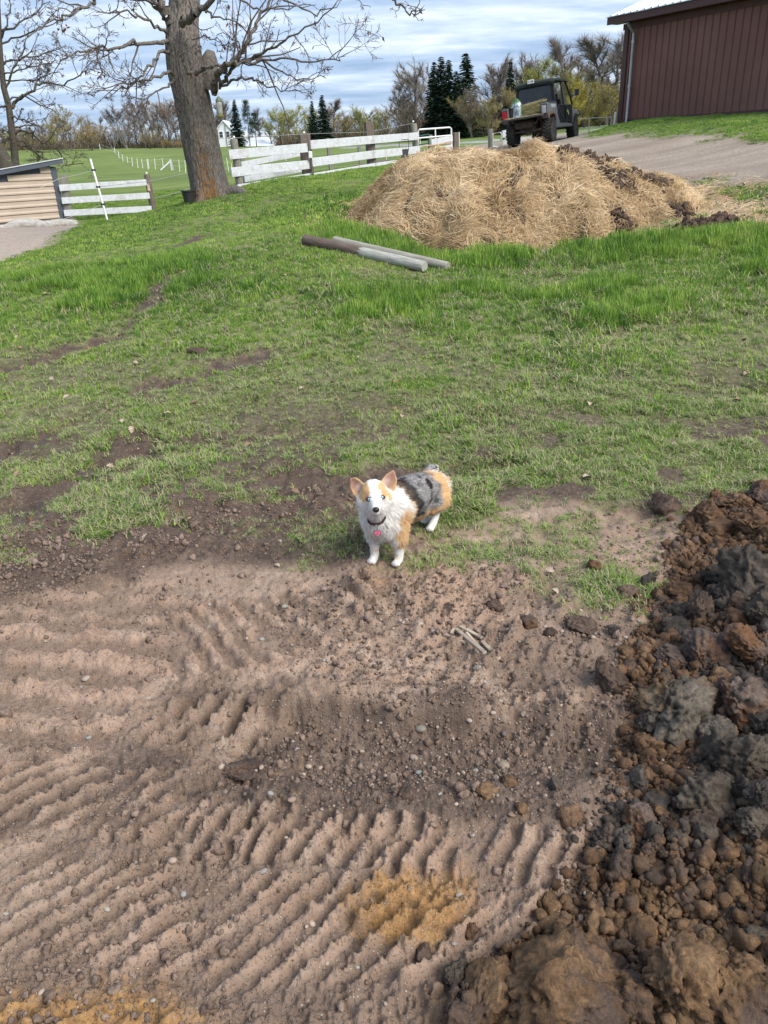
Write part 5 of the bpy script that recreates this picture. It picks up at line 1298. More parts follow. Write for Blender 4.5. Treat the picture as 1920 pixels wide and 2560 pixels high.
for i, (sp, x, yt, yb, D, wf, zone) in enumerate(FAR):
    shp, mt, mc, lab = LOOK[sp]
    p = at(x, yb, D); p[2] = min(p[2], base_z(p[0], p[1])[0] + .3); tp = at(x, yt, D)
    Hh = tp[2] - p[2]
    tm, cm = TREES[shp][i % len(TREES[shp])]
    key = (lab, zone)
    r = thing('conifer_tree' if shp in ('spruce', 'pine') else ('willow_tree' if shp == 'willow' else ('shrub' if shp == 'bush' else ('birch_tree' if shp == 'birch' else 'bare_tree' if shp in ('bare', 'tall') else 'budding_tree'))), p, lab + which(i) + WHERE[zone], 'tree' if shp != 'bush' else 'shrub', 'trees along the horizon: ' + lab + ' ' + WHERE[zone], (0, 0, g_.uniform(0, 6.28)))
    wf *= {'bare': 1.45, 'tall': 1.3, 'bud': 1.15}.get(shp, 1.0); r.scale = (Hh * wf, Hh * wf, Hh)
    o1 = bpy.data.objects.new('trunk', tm); o2 = bpy.data.objects.new('crown', cm)
    for o, m in ((o1, mt), (o2, mc)):
        COL.objects.link(o); o.parent = r
        if not o.data.materials: o.data.materials.append(m)
        o.material_slots[0].link = 'OBJECT'; o.material_slots[0].material = m
# undergrowth below and between the trees: one tangle of thin stems nobody could count
def brush():
    g = rgen(88); Vs = []
    for x0, x1, y0, y1, D0, D1, hh, n in ((-200, 480, 382, 370, 168, 168, 2.6, 6000), (540, 700, 369, 367, 192, 180, 2.2, 1500), (690, 1010, 366, 356, 150, 128, 2.2, 5000), (1000, 1230, 353, 345, 116, 108, 2.8, 5000), (1210, 1720, 344, 326, 116, 106, 3.2, 12000)):
        f = g.uniform(0, 1, n)
        P = np.array([at(x0 + (x1 - x0) * a, y0 + (y1 - y0) * a, D0 + (D1 - D0) * a + g.uniform(-7, 9)) for a in f]); P[:, 2] -= .3
        L = hh * g.uniform(.35, 1.1, n) * (.6 + .8 * vn2(f * 40, f * 0, 5))
        P[:, 2] += g.uniform(0, .55, n) * L
        Vs.append(tri_cloud(P, np.stack([g.normal(0, .55, n), g.normal(0, .55, n), np.ones(n)], 1), L, np.full(n, .11), g))
    V, T = cat_mesh(Vs)
    o = link('undergrowth', mesh_np('undergrowth', V, tris=T), leafmat('undergrowth_stems', (.095, .080, .060), (.19, .155, .105), .25)); o['kind'] = 'stuff'
brush()
# ------------------------------------------------------------------ heap of old hay
M_hay = NT('matted_hay')
def _hay():
    k = M_hay; p = k.pos()
    f = k.noise(p, 30, 5, .7, dist=1.5); b = k.noise(p, 4, 4, .6)
    c = k.ramp(f, [(.3, (.24, .165, .085)), (.5, (.46, .34, .19)), (.72, (.66, .52, .31))])
    d = k.ramp(f, [(.3, (.035, .024, .018)), (.55, (.095, .063, .044)), (.75, (.19, .13, .085))])
    c = k.mix(k.mr(k.math('ADD', k.attr('muck'), k.math('MULTIPLY', k.math('SUBTRACT', b, .5), .7)), .3, .65), c, d)
    k.bump(f, .8, .03)
    return k.end(c, .95, .1)
_hay()
M_straw = NT('straw')
def _straw():
    k = M_straw; r = k.attr('tone')
    c = k.ramp(r, [(0, (.19, .115, .058)), (.3, (.44, .305, .165)), (.7, (.67, .50, .30)), (1, (.82, .68, .48))])
    return thin(k, c, .25, .7)
_straw()
HX = [840, 870, 900, 930, 960, 985, 1010, 1050, 1090, 1130, 1180, 1230, 1290, 1340, 1385, 1440, 1500, 1560, 1610, 1660, 1720, 1780, 1850, 1900]
HY = [562, 548, 520, 478, 440, 412, 392, 380, 373, 372, 370, 374, 384, 386, 392, 384, 382, 400, 428, 442, 462, 490, 535, 570]
_cr = np.array([at(x, y, 12.6) for x, y in zip(HX, HY)])
def hay_h(x, y):
    """height of the heap over the ground"""
    bz = base_z(x, y)
    crest = np.interp(x * 12.35 / np.maximum(y, 1), _cr[:, 0], _cr[:, 2], left=-1, right=-1) - bz
    crest = np.clip(crest, 0, 2)
    yf = np.interp(x, [-.9, -.5, .1, .6, 1.1, 1.9, 2.8, 3.6, 4.4, 5.0], [11.9, 11.5, 10.8, 10.35, 10.2, 10.3, 10.5, 10.9, 11.1, 11.0]) + (fbm(x, y, 1.5, 3, 5) - .5) * .7
    f = np.clip((y - yf) / (12.4 - yf), 0, 1)
    prof = np.where(y < 12.4, (1 - (1 - f) ** 2.1) ** .95, smooth(14.6, 12.3, y))
    ledge = .16 * smooth(.0, .25, fbm(x, y, 1.15, 2, 15) - .45)
    n = (fbm(x, y, 1.5, 4, 61) - .5) * .46 + (fbm(x, y, 4.0, 3, 63) - .5) * .30
    h = crest * prof * (1 + n * .45 * smooth(.95, .6, prof)) + n * .38 * smooth(.05, .5, prof) * smooth(0, .4, crest) + (ledge - .08) * smooth(.2, .6, f) * smooth(.2, .6, crest)
    return np.maximum(h, 0) * smooth(0, .03, f)
MUCK = [(1180, 430, .17), (1245, 445, .15), (1290, 440, .15), (1130, 470, .12), (1100, 485, .14), (1440, 388, .36), (1490, 390, .42), (1540, 400, .38), (1410, 400, .14), (1590, 440, .42), (1630, 455, .36), (1560, 465, .24), (1210, 590, .14), (1290, 530, .16), (1500, 520, .15), (1440, 565, .16), (1560, 565, .2), (1740, 570, .3), (1800, 560, .3), (1700, 530, .2), (1380, 500, .16), (1015, 520, .10)]
def hay_heap():
    nx, ny = 300, 230
    X, Y = np.meshgrid(np.linspace(-1.3, 5.6, nx), np.linspace(9.9, 14.9, ny)); x, y = X.ravel(), Y.ravel()
    h = hay_h(x, y); z = base_z(x, y) + h + (fbm(x, y, 14, 3, 91) - .5) * .05 - .035
    def where(px, py):
        d = ray(px, py); t = np.linspace(9.5, 14.5, 260); P = np.array([0, 0, EYE]) + d * t[:, None]
        hh = P[:, 2] - base_z(P[:, 0], P[:, 1]) - hay_h(P[:, 0], P[:, 1]); k = np.argmax(hh < 0)
        if hh[k] >= 0: k = np.argmin(hh)
        return P[k]
    mp = [(where(a, b), r * .85) for a, b, r in MUCK]
    def muck(x, y):
        m = np.zeros_like(x)
        for c, r in mp: m = np.maximum(m, smooth(r * 1.3, r * .4, np.hypot(x - c[0], (y - c[1]) * .7) + (fbm(x, y, 6, 3, 19) - .5) * .3))
        return m
    mk = muck(x, y)
    z += mk * (fbm(x, y, 9, 3, 23) - .4) * .16
    i0 = np.arange(ny - 1)[:, None] * nx; j = np.arange(nx - 1)[None]
    Q = np.stack([i0 + j, i0 + j + 1, i0 + nx + j + 1, i0 + nx + j], -1).reshape(-1, 4)
    keep = (h[Q] > .015).any(1); Q = Q[keep]; u, inv = np.unique(Q, return_inverse=True)
    c = gz((2.1, 12.2)); t = thing('hay_heap', c, 'big heap of old golden hay with dark manure through it on the lawn', 'hay heap')
    P = np.stack([x, y, z], 1)
    link('mound', mesh_np('mound', P[u] - c, inv.reshape(-1, 4), shade=True, cols={'muck': mk[u]}), M_hay.m, t)
    # loose stalks
    g = rgen(9); n = 190000
    sx, sy = g.uniform(-1.3, 5.6, n), g.uniform(9.9, 13.6, n); hh = hay_h(sx, sy); mm = muck(sx, sy)
    loc = smooth(.3, .62, fbm(sx, sy, 2.6, 3, 7))
    k = (g.uniform(size=n) < (smooth(0, .04, hh) * .95 + .0) * (1 - .80 * mm) * (.45 + .55 * loc))
    xl, yl = g.uniform(-1.6, 6.2, 26000), g.uniform(9.6, 14, 26000); kl = g.uniform(size=26000) < .55 * smooth(1.1, -.4, poly_sd(xl, yl, HAYP) + (fbm(xl, yl, 2, 3, 8) - .5) * 1.2) * (hay_h(xl, yl) < .03)
    sx, sy = np.concatenate([sx[k], xl[kl]]), np.concatenate([sy[k], yl[kl]]); hh = hay_h(sx, sy); n = len(sx)
    e = .04; dzx = (hay_h(sx + e, sy) + base_z(sx + e, sy) - hay_h(sx - e, sy) - base_z(sx - e, sy)) / (2 * e); dzy = (hay_h(sx, sy + e) + base_z(sx, sy + e) - hay_h(sx, sy - e) - base_z(sx, sy - e)) / (2 * e)
    N = np.stack([-dzx, -dzy, np.ones(n)], 1); N /= np.linalg.norm(N, axis=1, keepdims=True)
    a = (fbm(sx, sy, 1.7, 3, 33) - .5) * 14 + g.normal(0, .75, n)
    T = np.stack([np.cos(a), np.sin(a), 0 * a], 1); T -= N * (T * N).sum(1, keepdims=True); T /= np.linalg.norm(T, axis=1, keepdims=True)
    B = np.cross(N, T); L = g.uniform(.07, .26, n); W = g.uniform(.0035, .007, n); lift = np.abs(g.normal(.015, .03, n)); bend = g.normal(0, .25, n)
    p0 = np.stack([sx, sy, base_z(sx, sy) + hh], 1) + N * (g.uniform(-.02, .02, n))[:, None]
    p1 = p0 + T * (L * .5)[:, None] + N * (lift)[:, None]; p2 = p0 + (T + B * bend[:, None]) * L[:, None] + N * (lift * g.uniform(-.6, 1.1, n))[:, None]
    w = B * W[:, None] + N * (W * .6)[:, None]
    V = np.stack([p0 - w / 2, p0 + w / 2, p1 - w / 2, p1 + w / 2, p2 - w * .3, p2 + w * .3], 1).reshape(-1, 3)
    b = (np.arange(n) * 6)[:, None]; Q = np.concatenate([b + [[0, 1, 3, 2]], b + [[2, 3, 5, 4]]])
    tone = np.clip(g.normal(.52, .2, n) + (fbm(sx, sy, 1.2, 3, 37) - .5) * .7, 0, 1)
    nn = np.repeat(N + g.normal(0, .28, (n, 3)), 6, 0); nn /= np.linalg.norm(nn, axis=1, keepdims=True)
    link('loose_straw', mesh_np('loose_straw', V - c, Q, cols={'tone': np.repeat(tone, 6)}), M_straw.m, t)['kind'] = 'stuff'
    print('straw', n)
    # manure lumps
    pts = []
    for cc, r in mp:
        if r < .16: continue
        m = int(150 * (r / .3) ** 1.6); q = cc[None, :2] + g.normal(0, r * .5, (m, 2)); pts.append(q)
    q = np.concatenate(pts); z = base_z(q[:, 0], q[:, 1]) + hay_h(q[:, 0], q[:, 1]) + muck(q[:, 0], q[:, 1]) * .03
    P = np.stack([q[:, 0], q[:, 1], z], 1) - c
    mm = mottled('manure', (.030, .020, .015), (.11, .07, .047), 14, .95, .01, space='pos')
    scatter('manure_lumps', P, g.uniform(0, 6.28, (len(P), 3)), np.exp(g.normal(-3.8, .55, len(P))).clip(.006, .065), g.integers(0, 4, len(P)), [rock_mesh('lump', 500 + i, 3, 1.3, (1, .8, .6), 2.4) for i in range(4)], mm, t)
    # pale crumbs and shells in the litter along the front
    q = np.stack([g.uniform(1.6, 5.4, 420), g.uniform(10.2, 12.2, 420)], 1); hq = hay_h(q[:, 0], q[:, 1]); q = q[(hq < .45)]
    P = np.stack([q[:, 0], q[:, 1], base_z(q[:, 0], q[:, 1]) + hay_h(q[:, 0], q[:, 1])], 1)
    scatter('pale_scraps', P, g.uniform(0, 6.28, (len(P), 3)), g.uniform(.012, .035, len(P)), g.integers(0, 3, len(P)), [rock_mesh('scrap', 520 + i, 1, .8) for i in range(3)], mottled('pale_scrap', (.42, .36, .29), (.20, .15, .11), 9, .8, space='pos'))
def rock_mesh(name, seed, sub, rough=.35, squash=(1, .85, .7), f=1.6):
    bm = bmesh.new(); bmesh.ops.create_icosphere(bm, subdivisions=sub, radius=1)
    P = np.array([v.co[:] for v in bm.verts]); g = rgen(seed); o = g.uniform(0, 50, 3)
    if sub >= 4:                       # broken faces
        for _ in range(11):
            q = g.normal(0, 1, 3); q /= np.linalg.norm(q); lim = g.uniform(.58, .86); P = P - np.maximum(P @ q - lim, 0)[:, None] * q * .92
    bil = 1 - np.abs(fbm3(P + o, f, 4, seed) * 2 - 1)
    d = 1 + rough * (fbm3(P + o, f * .7, 3, seed + 5) - .5) * 1.6 + rough * (bil - .65) * .8
    if sub >= 4:
        fine = ((1 - np.abs(fbm3(P + o, f * 3.2, 3, seed + 9) * 2 - 1)) - .6) * .55 + (fbm3(P + o, f * 9, 3, seed + 11) - .5) * .5 + (vn3(*((P + o) * f * 16).T, seed + 3) - .5) * .16
        crack = np.exp(-(np.abs(fbm3(P + o, f * .9, 3, seed + 21) - .5) / .012) ** 2)
        d += rough * (fine - .28 * crack)
    P = P * d[:, None] * np.array(squash)
    for v, p in zip(bm.verts, P): v.co = p
    me = bpy.data.meshes.new(name); bm.to_mesh(me); bm.free()
    for p in me.polygons: p.use_smooth = True
    return me
hay_heap()

# ------------------------------------------------------------------ two old posts on the grass
def lying_posts():
    M_half = NT('half_painted_post')
    k = M_half; v = k.obj(); sx = k.n('ShaderNodeSeparateXYZ'); k.l(v, sx.inputs[0])
    gr = k.noise(v, 16, 5, .65, stretch=(.35, 4, 4))
    old = k.ramp(gr, [(.3, (.055, .042, .034)), (.7, (.17, .12, .09))]); pale = k.ramp(gr, [(.3, (.20, .195, .17)), (.7, (.46, .455, .41))])
    k.l(k.mix(k.mr(k.math('ADD', sx.outputs[0], k.math('MULTIPLY', gr, .25)), .98, 1.04), old, pale), k.b.inputs['Base Color']); k.bump(gr, .6, .006); k.b.inputs['Roughness'].default_value = .9
    for lab, (a, Da), (b, Db), r0, r1, mat in (('front lying fence post, dark at its far end and whitewashed at its near end', ((763, 607), 9.95), ((1062, 667), 8.85), .068, .060, M_half.m),
                                       ('rear lying fence post, smooth and pale, pressed against the whitewashed one', ((836, 611), 9.98), ((1120, 662), 9.0), .057, .055, mottled('pale_post', (.34, .32, .27), (.19, .18, .15), 12, .9, .005, stretch=(.4, 4, 4)))):
        A, B = at(*a, Da), at(*b, Db)
        A[2] = ground_z(A[0], A[1])[0] + r0 * .9 + .01; B[2] = ground_z(B[0], B[1])[0] + r1 * .9 + .01
        d = Vector(B - A); L = d.length; q = d.to_track_quat('X', 'Z')
        o = MB().lathe([(r0 * .93, 0), (r0, .01)] + [(r0 + (r1 - r0) * f, f * L) for f in np.linspace(.03, .98, 14)] + [(r1, L - .01), (r1 * .94, L)], 20, Matrix.Rotation(rad(90), 3, 'Y')).build('fence_post', mat, None, smooth=True)
        o.location = A; o.rotation_euler = q.to_euler(); tag(o, lab, 'fence post', None)
lying_posts()
def driftwood():
    t = thing('log', at(0, 568, 21.5) * 0, 'bleached bent log lying on the ground below the tan shed', 'log')
    pts = [at(-40, 574, 22), at(15, 572, 22), at(42, 562, 22), at(75, 560, 22), at(110, 564, 22), at(150, 558, 22.2), at(190, 560, 22.4)]
    k = mottled('bleached_wood', (.50, .48, .44), (.26, .24, .21), 7, .85, .008, stretch=(.6, 3, 3))
    P = np.array(pts); f = np.linspace(0, 6, 25); P = np.stack([np.interp(f, range(7), P[:, i]) for i in range(3)], 1)
    MB().tube(list(P), list(np.interp(f, [0, 1, 2, 3, 4, 5, 6], [.06, .10, .13, .14, .11, .11, .10])), 12).build('trunk', k, t, smooth=True)
    MB().lathe([(.0, 0), (.10, 0), (.10, .02), (0, .02)], 12, Matrix.Rotation(rad(90), 3, 'Y'), c=P[-1]).build('cut_end', M_post, t)
driftwood()

# ------------------------------------------------------------------ dug clods
def clod_mat(name, a, b, c, tint=None):
    k = NT(name); p = k.pos()
    m = k.noise(p, 9, 6, .65); f = k.noise(p, 70, 5, .7); pt = k.noise(p, 5.5, 5, .6, dist=.6)
    col = k.ramp(m, [(.34, a), (.5, b), (.68, c)])
    if tint: col = k.mix(k.mr(pt, .50, .62), col, tint)
    col = k.mix(k.mr(f, .32, .62), k.mix(.6, col, (.025, .018, .014)), col)
    k.bump(k.math('ADD', k.math('MULTIPLY', f, .7), k.math('MULTIPLY', k.noise(p, 200, 3, .7), .3)), .95, .012)
    return k.end(col, .93, .2)
MC = {'brown': clod_mat('clod_brown', (.055, .040, .032), (.115, .078, .058), (.185, .130, .098)),
      'purple': clod_mat('clod_umber', (.060, .045, .040), (.125, .090, .074), (.20, .150, .122), (.17, .085, .042)),
      'rust': clod_mat('clod_rust', (.068, .040, .026), (.160, .092, .051), (.255, .160, .096)),
      'sand': clod_mat('clod_sandy', (.075, .045, .025), (.180, .106, .055), (.29, .180, .098), (.10, .070, .055)),
      'slate': clod_mat('clod_slate', (.046, .037, .029), (.100, .081, .062), (.165, .135, .104)),
      'tar': clod_mat('clod_black', (.034, .029, .024), (.078, .065, .053), (.145, .122, .098)),
      'slab': clod_mat('clod_slab', (.065, .055, .046), (.140, .118, .094), (.235, .198, .152), (.20, .13, .068))}
# (x, y of its middle, width in photo pixels, colour, squash, label)
CLODS = [
 (1662, 1262, 76, 'brown', (1, .8, .85), 'round brown clod alone on the grass above the dug heap'),
 (1765, 1292, 92, 'rust', (1, .9, .85), 'rusty crumbling clod at the upper left of the dug heap'), (1842, 1258, 90, 'rust', (1, .9, .7), 'flat rusty clod high on the heap near the right edge'), (1900, 1238, 85, 'purple', (1, .9, .9), 'umber clod topmost at the right edge of the picture'),
 (1880, 1312, 110, 'rust', (1, .9, .7), 'broad rust red clod at the right edge below the topmost one'), (1800, 1322, 75, 'rust', (1, .9, .6), 'low rusty lump below the crumbling rusty clod'), (1877, 1376, 46, 'sand', (1, .8, .8), 'small tan stone like lump over the black clods'),
 (1880, 1440, 190, 'tar', (1, .9, .8), 'big black cracked clod at the right edge'), (1795, 1440, 105, 'tar', (1, .8, .7), 'black crumbly clod left of the big black one'), (1822, 1500, 110, 'tar', (1, .8, .8), 'black clod below the big black cracked one'), (1905, 1530, 110, 'slate', (1, .8, .8), 'slate clod cut by the right edge under the big black one'),
 (1750, 1532, 88, 'brown', (.75, .8, 1.1), 'tall brown clod leaning beside the black clods'), (1690, 1568, 70, 'tar', (1, .8, .75), 'dark lumpy clod left of the tall brown one'), (1846, 1552, 66, 'rust', (1, .9, .8), 'orange brown clod under the black clods'), (1728, 1600, 60, 'brown', (1, .9, .8), 'small brown clod wedged above the umber one'),
 (1760, 1622, 125, 'purple', (1, .85, .8), 'large umber clod above the pale layered slab'), (1682, 1632, 90, 'purple', (1, .8, .55), 'low wide umber clod left of the large umber one'), (1868, 1608, 110, 'purple', (1, .85, .75), 'umber clod at the right edge above the layered slab'), (1795, 1690, 60, 'rust', (1, .8, .6), 'orange streaked lump on top of the layered slab'),
 (1526, 1702, 104, 'brown', (1, .95, .95), 'round dark brown clod standing apart left of the layered slab'), (1702, 1770, 215, 'slab', (1, .8, .75), 'largest pale layered slab of earth with a torn dark face'), (1640, 1800, 110, 'tar', (.8, .6, .9), 'torn black face of turf at the left of the layered slab'), (1852, 1735, 145, 'purple', (1, .85, .8), 'big umber clod right of the layered slab'),
 (1800, 1830, 105, 'slab', (1, .8, .7), 'broken pale lump under the layered slab'), (1870, 1890, 165, 'slate', (1, .9, .95), 'big round slate grey boulder of clay at the right edge'), (1755, 1990, 160, 'slate', (1, .9, .9), 'big grey brown clod left of the slate boulder'), (1905, 1985, 90, 'tar', (1, .8, .8), 'black clod under the slate boulder'), (1890, 2055, 100, 'slate', (1, .8, .8), 'dark slate clod at the right edge below the boulder'),
 (1598, 2062, 92, 'purple', (.9, .8, 1), 'orange streaked clod lying left of the grey brown one'), (1640, 2010, 80, 'slate', (1, .8, .7), 'small slate lump between the streaked and the grey brown clods'), (1429, 2040, 70, 'rust', (1, .8, .75), 'brick red clod alone on the tracked soil'), (1760, 2080, 70, 'slate', (1, .9, .9), 'grey knob under the grey brown clod'), (1700, 2090, 60, 'slate', (1, .9, .8), 'smaller grey knob beside the grey one'),
 (1430, 2470, 330, 'sand', (1, .8, .72), 'widest sandy brown clod at the bottom edge'), (1693, 2440, 190, 'sand', (1, .85, 1.0), 'tall sandy clod near the bottom right'), (1215, 2500, 190, 'sand', (1, .8, .7), 'sandy clod with a grey side left of the widest one'), (1150, 2430, 90, 'slate', (1, .8, .8), 'grey lump on the shoulder of the left sandy clod'), (1445, 2385, 110, 'purple', (1, .8, .6), 'umber lump on top of the widest sandy clod'),
 (1850, 2480, 170, 'sand', (1, .9, .8), 'sandy brown clod at the bottom right corner'), (1896, 2350, 66, 'slate', (1, .9, .9), 'smooth grey stone at the right edge near the bottom'), (1600, 2330, 80, 'sand', (1, .9, .7), 'crumbly sandy lump above the tall sandy clod'), (1580, 2470, 80, 'brown', (1, .9, .8), 'brown lump in the gap between the two big sandy clods'),
 (1240, 1510, 50, 'brown', (1, .7, .6), 'flat brown chip of soil right of the dog'), (1322, 1555, 58, 'purple', (1, .8, .7), 'orange brown clod on the sand right of the bleached splinter'), (1455, 1552, 84, 'brown', (1, .6, .55), 'long dark brown clod on the thin grass'), (1535, 1573, 38, 'tar', (1, .8, .8), 'small black lump beside the long brown clod'), (1375, 1580, 30, 'brown', (1, .8, .8), 'tiny brown lump below the orange brown clod'), (1485, 1412, 38, 'rust', (1, .8, .7), 'small rust brown clod in the sparse grass'), (1570, 1475, 50, 'brown', (1, .8, .7), 'brown clod in the grass left of the dark heap'), (1620, 1450, 44, 'tar', (1, .8, .7), 'black lump in the grass left of the dark heap'), (1652, 1495, 46, 'brown', (1, .8, .7), 'dark brown lump just left of the leaning brown clod'), (1640, 1540, 42, 'purple', (1, .8, .7), 'umber lump just left of the dark lumpy clod'),
 (1568, 1632, 56, 'sand', (1, .8, .6), 'ochre topped clod above the round brown clod'), (1585, 1668, 50, 'brown', (1, .8, .7), 'brown lump tucked right of the round brown clod'), (1018, 1982, 46, 'brown', (1, .8, .7), 'dark clod in the smeared mud'), (1215, 1975, 60, 'sand', (1, .8, .5), 'ochre brown clod on the smeared mud'), (1278, 1952, 46, 'rust', (1, .8, .7), 'rusty stone on the gravel band'), (1390, 1960, 44, 'slate', (1, .8, .8), 'dark grey stone on the gravel band'), (1600, 1940, 80, 'tar', (1, .6, .5), 'dark flaking clod left of the grey brown one'), (1305, 2020, 36, 'sand', (.8, .8, 1), 'small tan clod left of the brick red one'), (1255, 2262, 0, 'rust', (1, 1, 1), ''), (1178, 2320, 46, 'rust', (1, .8, .8), 'rust red lump at the edge of the ochre patch'), (600, 1920, 110, 'purple', (1, .7, .4), 'torn mud lump at the end of the wheel rut'), (1432, 2275, 34, 'rust', (1, .9, .8), 'rusty lump above the widest sandy clod'), (1060, 2390, 56, 'brown', (1, .8, .7), 'brown lump on the lower ochre patch')]
def place_clods():
    g = rgen(44)
    big = [rock_mesh('clod', 600 + i, 5, .62, (1, 1, 1), 1.35) for i in range(6)]; small = [rock_mesh('clod', 640 + i, 4, .55, (1, 1, 1), 1.6) for i in range(6)]
    for i, (x, y, w, kind, sq, lab) in enumerate(CLODS):
        if not w: continue
        p = on_ground(x, min(y + w * .12, 2559)); dist = -(CRn.T @ (p - [0, 0, EYE]))[2]
        r = w / FPX * dist / 2 * .96
        src = (big if w > 80 else small)[i % 6]
        me = src.copy() if src.materials and src.materials[0] != MC[kind] else src
        me = src
        o = bpy.data.objects.new('clod', me); COL.objects.link(o)
        if not me.materials: me.materials.append(MC[kind])
        o.material_slots[0].link = 'OBJECT'; o.material_slots[0].material = MC[kind]
        o.location = (p[0], p[1], p[2] + r * sq[2] * .30); o.scale = (r * sq[0], r * sq[1], r * sq[2]); o.rotation_euler = (g.normal(0, .25), g.normal(0, .25), g.uniform(0, 6.28) if sq[0] == 1 and w < 200 else g.normal(0, .3))
        tag(o, lab, 'clod', 'clods of dug earth')
place_clods()
def crumbs():
    g = rgen(51); mats = [('rust', 0), ('sand', 1), ('tar', 2), ('brown', 3)]
    n = 120000; x, y = g.uniform(.1, 2.6, n), g.uniform(.75, 3.8, n); pz = pile_z(x, y)
    k = (g.uniform(size=n) < covers(x, y)['dug'] * .9) ; x, y = x[k], y[k]
    z = ground_z(x, y); s_ = np.exp(g.normal(math.log(.0052), .62, len(x))).clip(.0025, .026)
    P = np.stack([x, y, z + s_ * .3], 1); reg = fbm(x, y, 2.6, 3, 5) + g.normal(0, .07, len(x))
    low = smooth(1.55, 1.2, y)
    kind = np.where(low > g.uniform(size=len(x)), np.where(reg > .42, 1, 3), np.where(reg > .56, 0, np.where(reg > .48, 3, 2)))
    vs = [rock_mesh('crumb', 700 + i, 2, 1.0, (1, .8, .7), 2.2) for i in range(4)]
    for nm, i in mats:
        m = kind == i
        if m.any(): scatter('soil_crumbs', P[m], g.uniform(0, 6.28, (m.sum(), 3)), s_[m], g.integers(0, 4, m.sum()), [v.copy() for v in vs], MC[nm])
    # middling lumps that fill the heap
    n = 560; x, y = g.uniform(.1, 2.6, n), g.uniform(.75, 3.7, n); k = g.uniform(size=n) < covers(x, y)['dug'] * .75; x, y = x[k], y[k]
    s_ = np.exp(g.normal(math.log(.026), .38, len(x))).clip(.012, .06); P = np.stack([x, y, ground_z(x, y) + s_ * .2], 1); reg = fbm(x, y, 2.6, 3, 5) + g.normal(0, .06, len(x)); low = smooth(1.6, 1.25, y)
    kind = np.where(low > g.uniform(size=len(x)), np.where(reg > .42, 1, 3), np.where(reg > .55, 0, np.where(reg > .45, 3, 2)))
    vm = [rock_mesh('lump', 720 + i, 4, .85, (1, .85, .75), 2.1) for i in range(4)]
    for nm, i in mats:
        m = kind == i
        if m.any(): scatter('soil_lumps', P[m], g.uniform(0, 6.28, (m.sum(), 3)), s_[m], g.integers(0, 4, m.sum()), [v.copy() for v in vm], MC[nm])
    # crumbs and grit on the tracked soil
    n = 80000; r = np.sqrt(g.uniform(.7 ** 2, 3.9 ** 2, n)); a = np.radians(g.uniform(-46, 46, n)); x, y = r * np.sin(a), r * np.cos(a)
    C = covers(x, y); patch = smooth(.38, .62, fbm(x, y, 1.6, 4, 303)); band = smooth(.2, .06, np.abs(y - 1.87)) * smooth(-.6, -.2, x)
    k = g.uniform(size=n) < (.10 + .75 * patch ** 2 + .9 * band) * smooth(1.2, 0, y - ground_edge(x)) * (1 - C['dug'])
    x, y = x[k], y[k]; s_ = np.exp(g.normal(math.log(.0028), .62, len(x))).clip(.0012, .018); z = ground_z(x, y)
    P = np.stack([x, y, z + s_ * .25], 1)
    ms = clod_mat('soil_crumb', (.15, .105, .080), (.26, .185, .142), (.36, .27, .215))
    scatter('soil_crumbs', P, g.uniform(0, 6.28, (len(P), 3)), s_, g.integers(0, 4, len(P)), [v.copy() for v in vs], ms)
    # fine gravel
    n = 9000; r = np.sqrt(g.uniform(.75 ** 2, 3.6 ** 2, n)); a = np.radians(g.uniform(-46, 46, n)); x, y = r * np.sin(a), r * np.cos(a)
    band = smooth(.24, .06, np.abs(y - 1.87)) * smooth(-.7, -.2, x); sandy = smooth(.7, .2, np.hypot((x - .4) / 1.3, (y - 2.55) / .6))
    k = g.uniform(size=n) < (.07 + .55 * band + .5 * sandy) * smooth(1.0, 0, y - ground_edge(x)); x, y = x[k], y[k]
    s_ = np.exp(g.normal(math.log(.0042), .42, len(x))).clip(.002, .011); P = np.stack([x, y, ground_z(x, y) + s_ * .35], 1)
    kk = NT('fine_gravel'); kk.end(kk.ramp(kk.rnd(), [(0, (.11, .09, .085)), (.25, (.21, .155, .125)), (.55, (.29, .22, .17)), (.88, (.36, .29, .235)), (1, (.25, .245, .24))]), .75, .3)
    vp = [rock_mesh('pebble', 740 + i, 2, .16, (1, .78, .62)) for i in range(4)]
    scatter('fine_gravel', P, np.stack([g.normal(0, .3, len(P)), g.normal(0, .3, len(P)), g.uniform(0, 6.28, len(P))], 1), s_, g.integers(0, 4, len(P)), vp, kk.m)
crumbs()
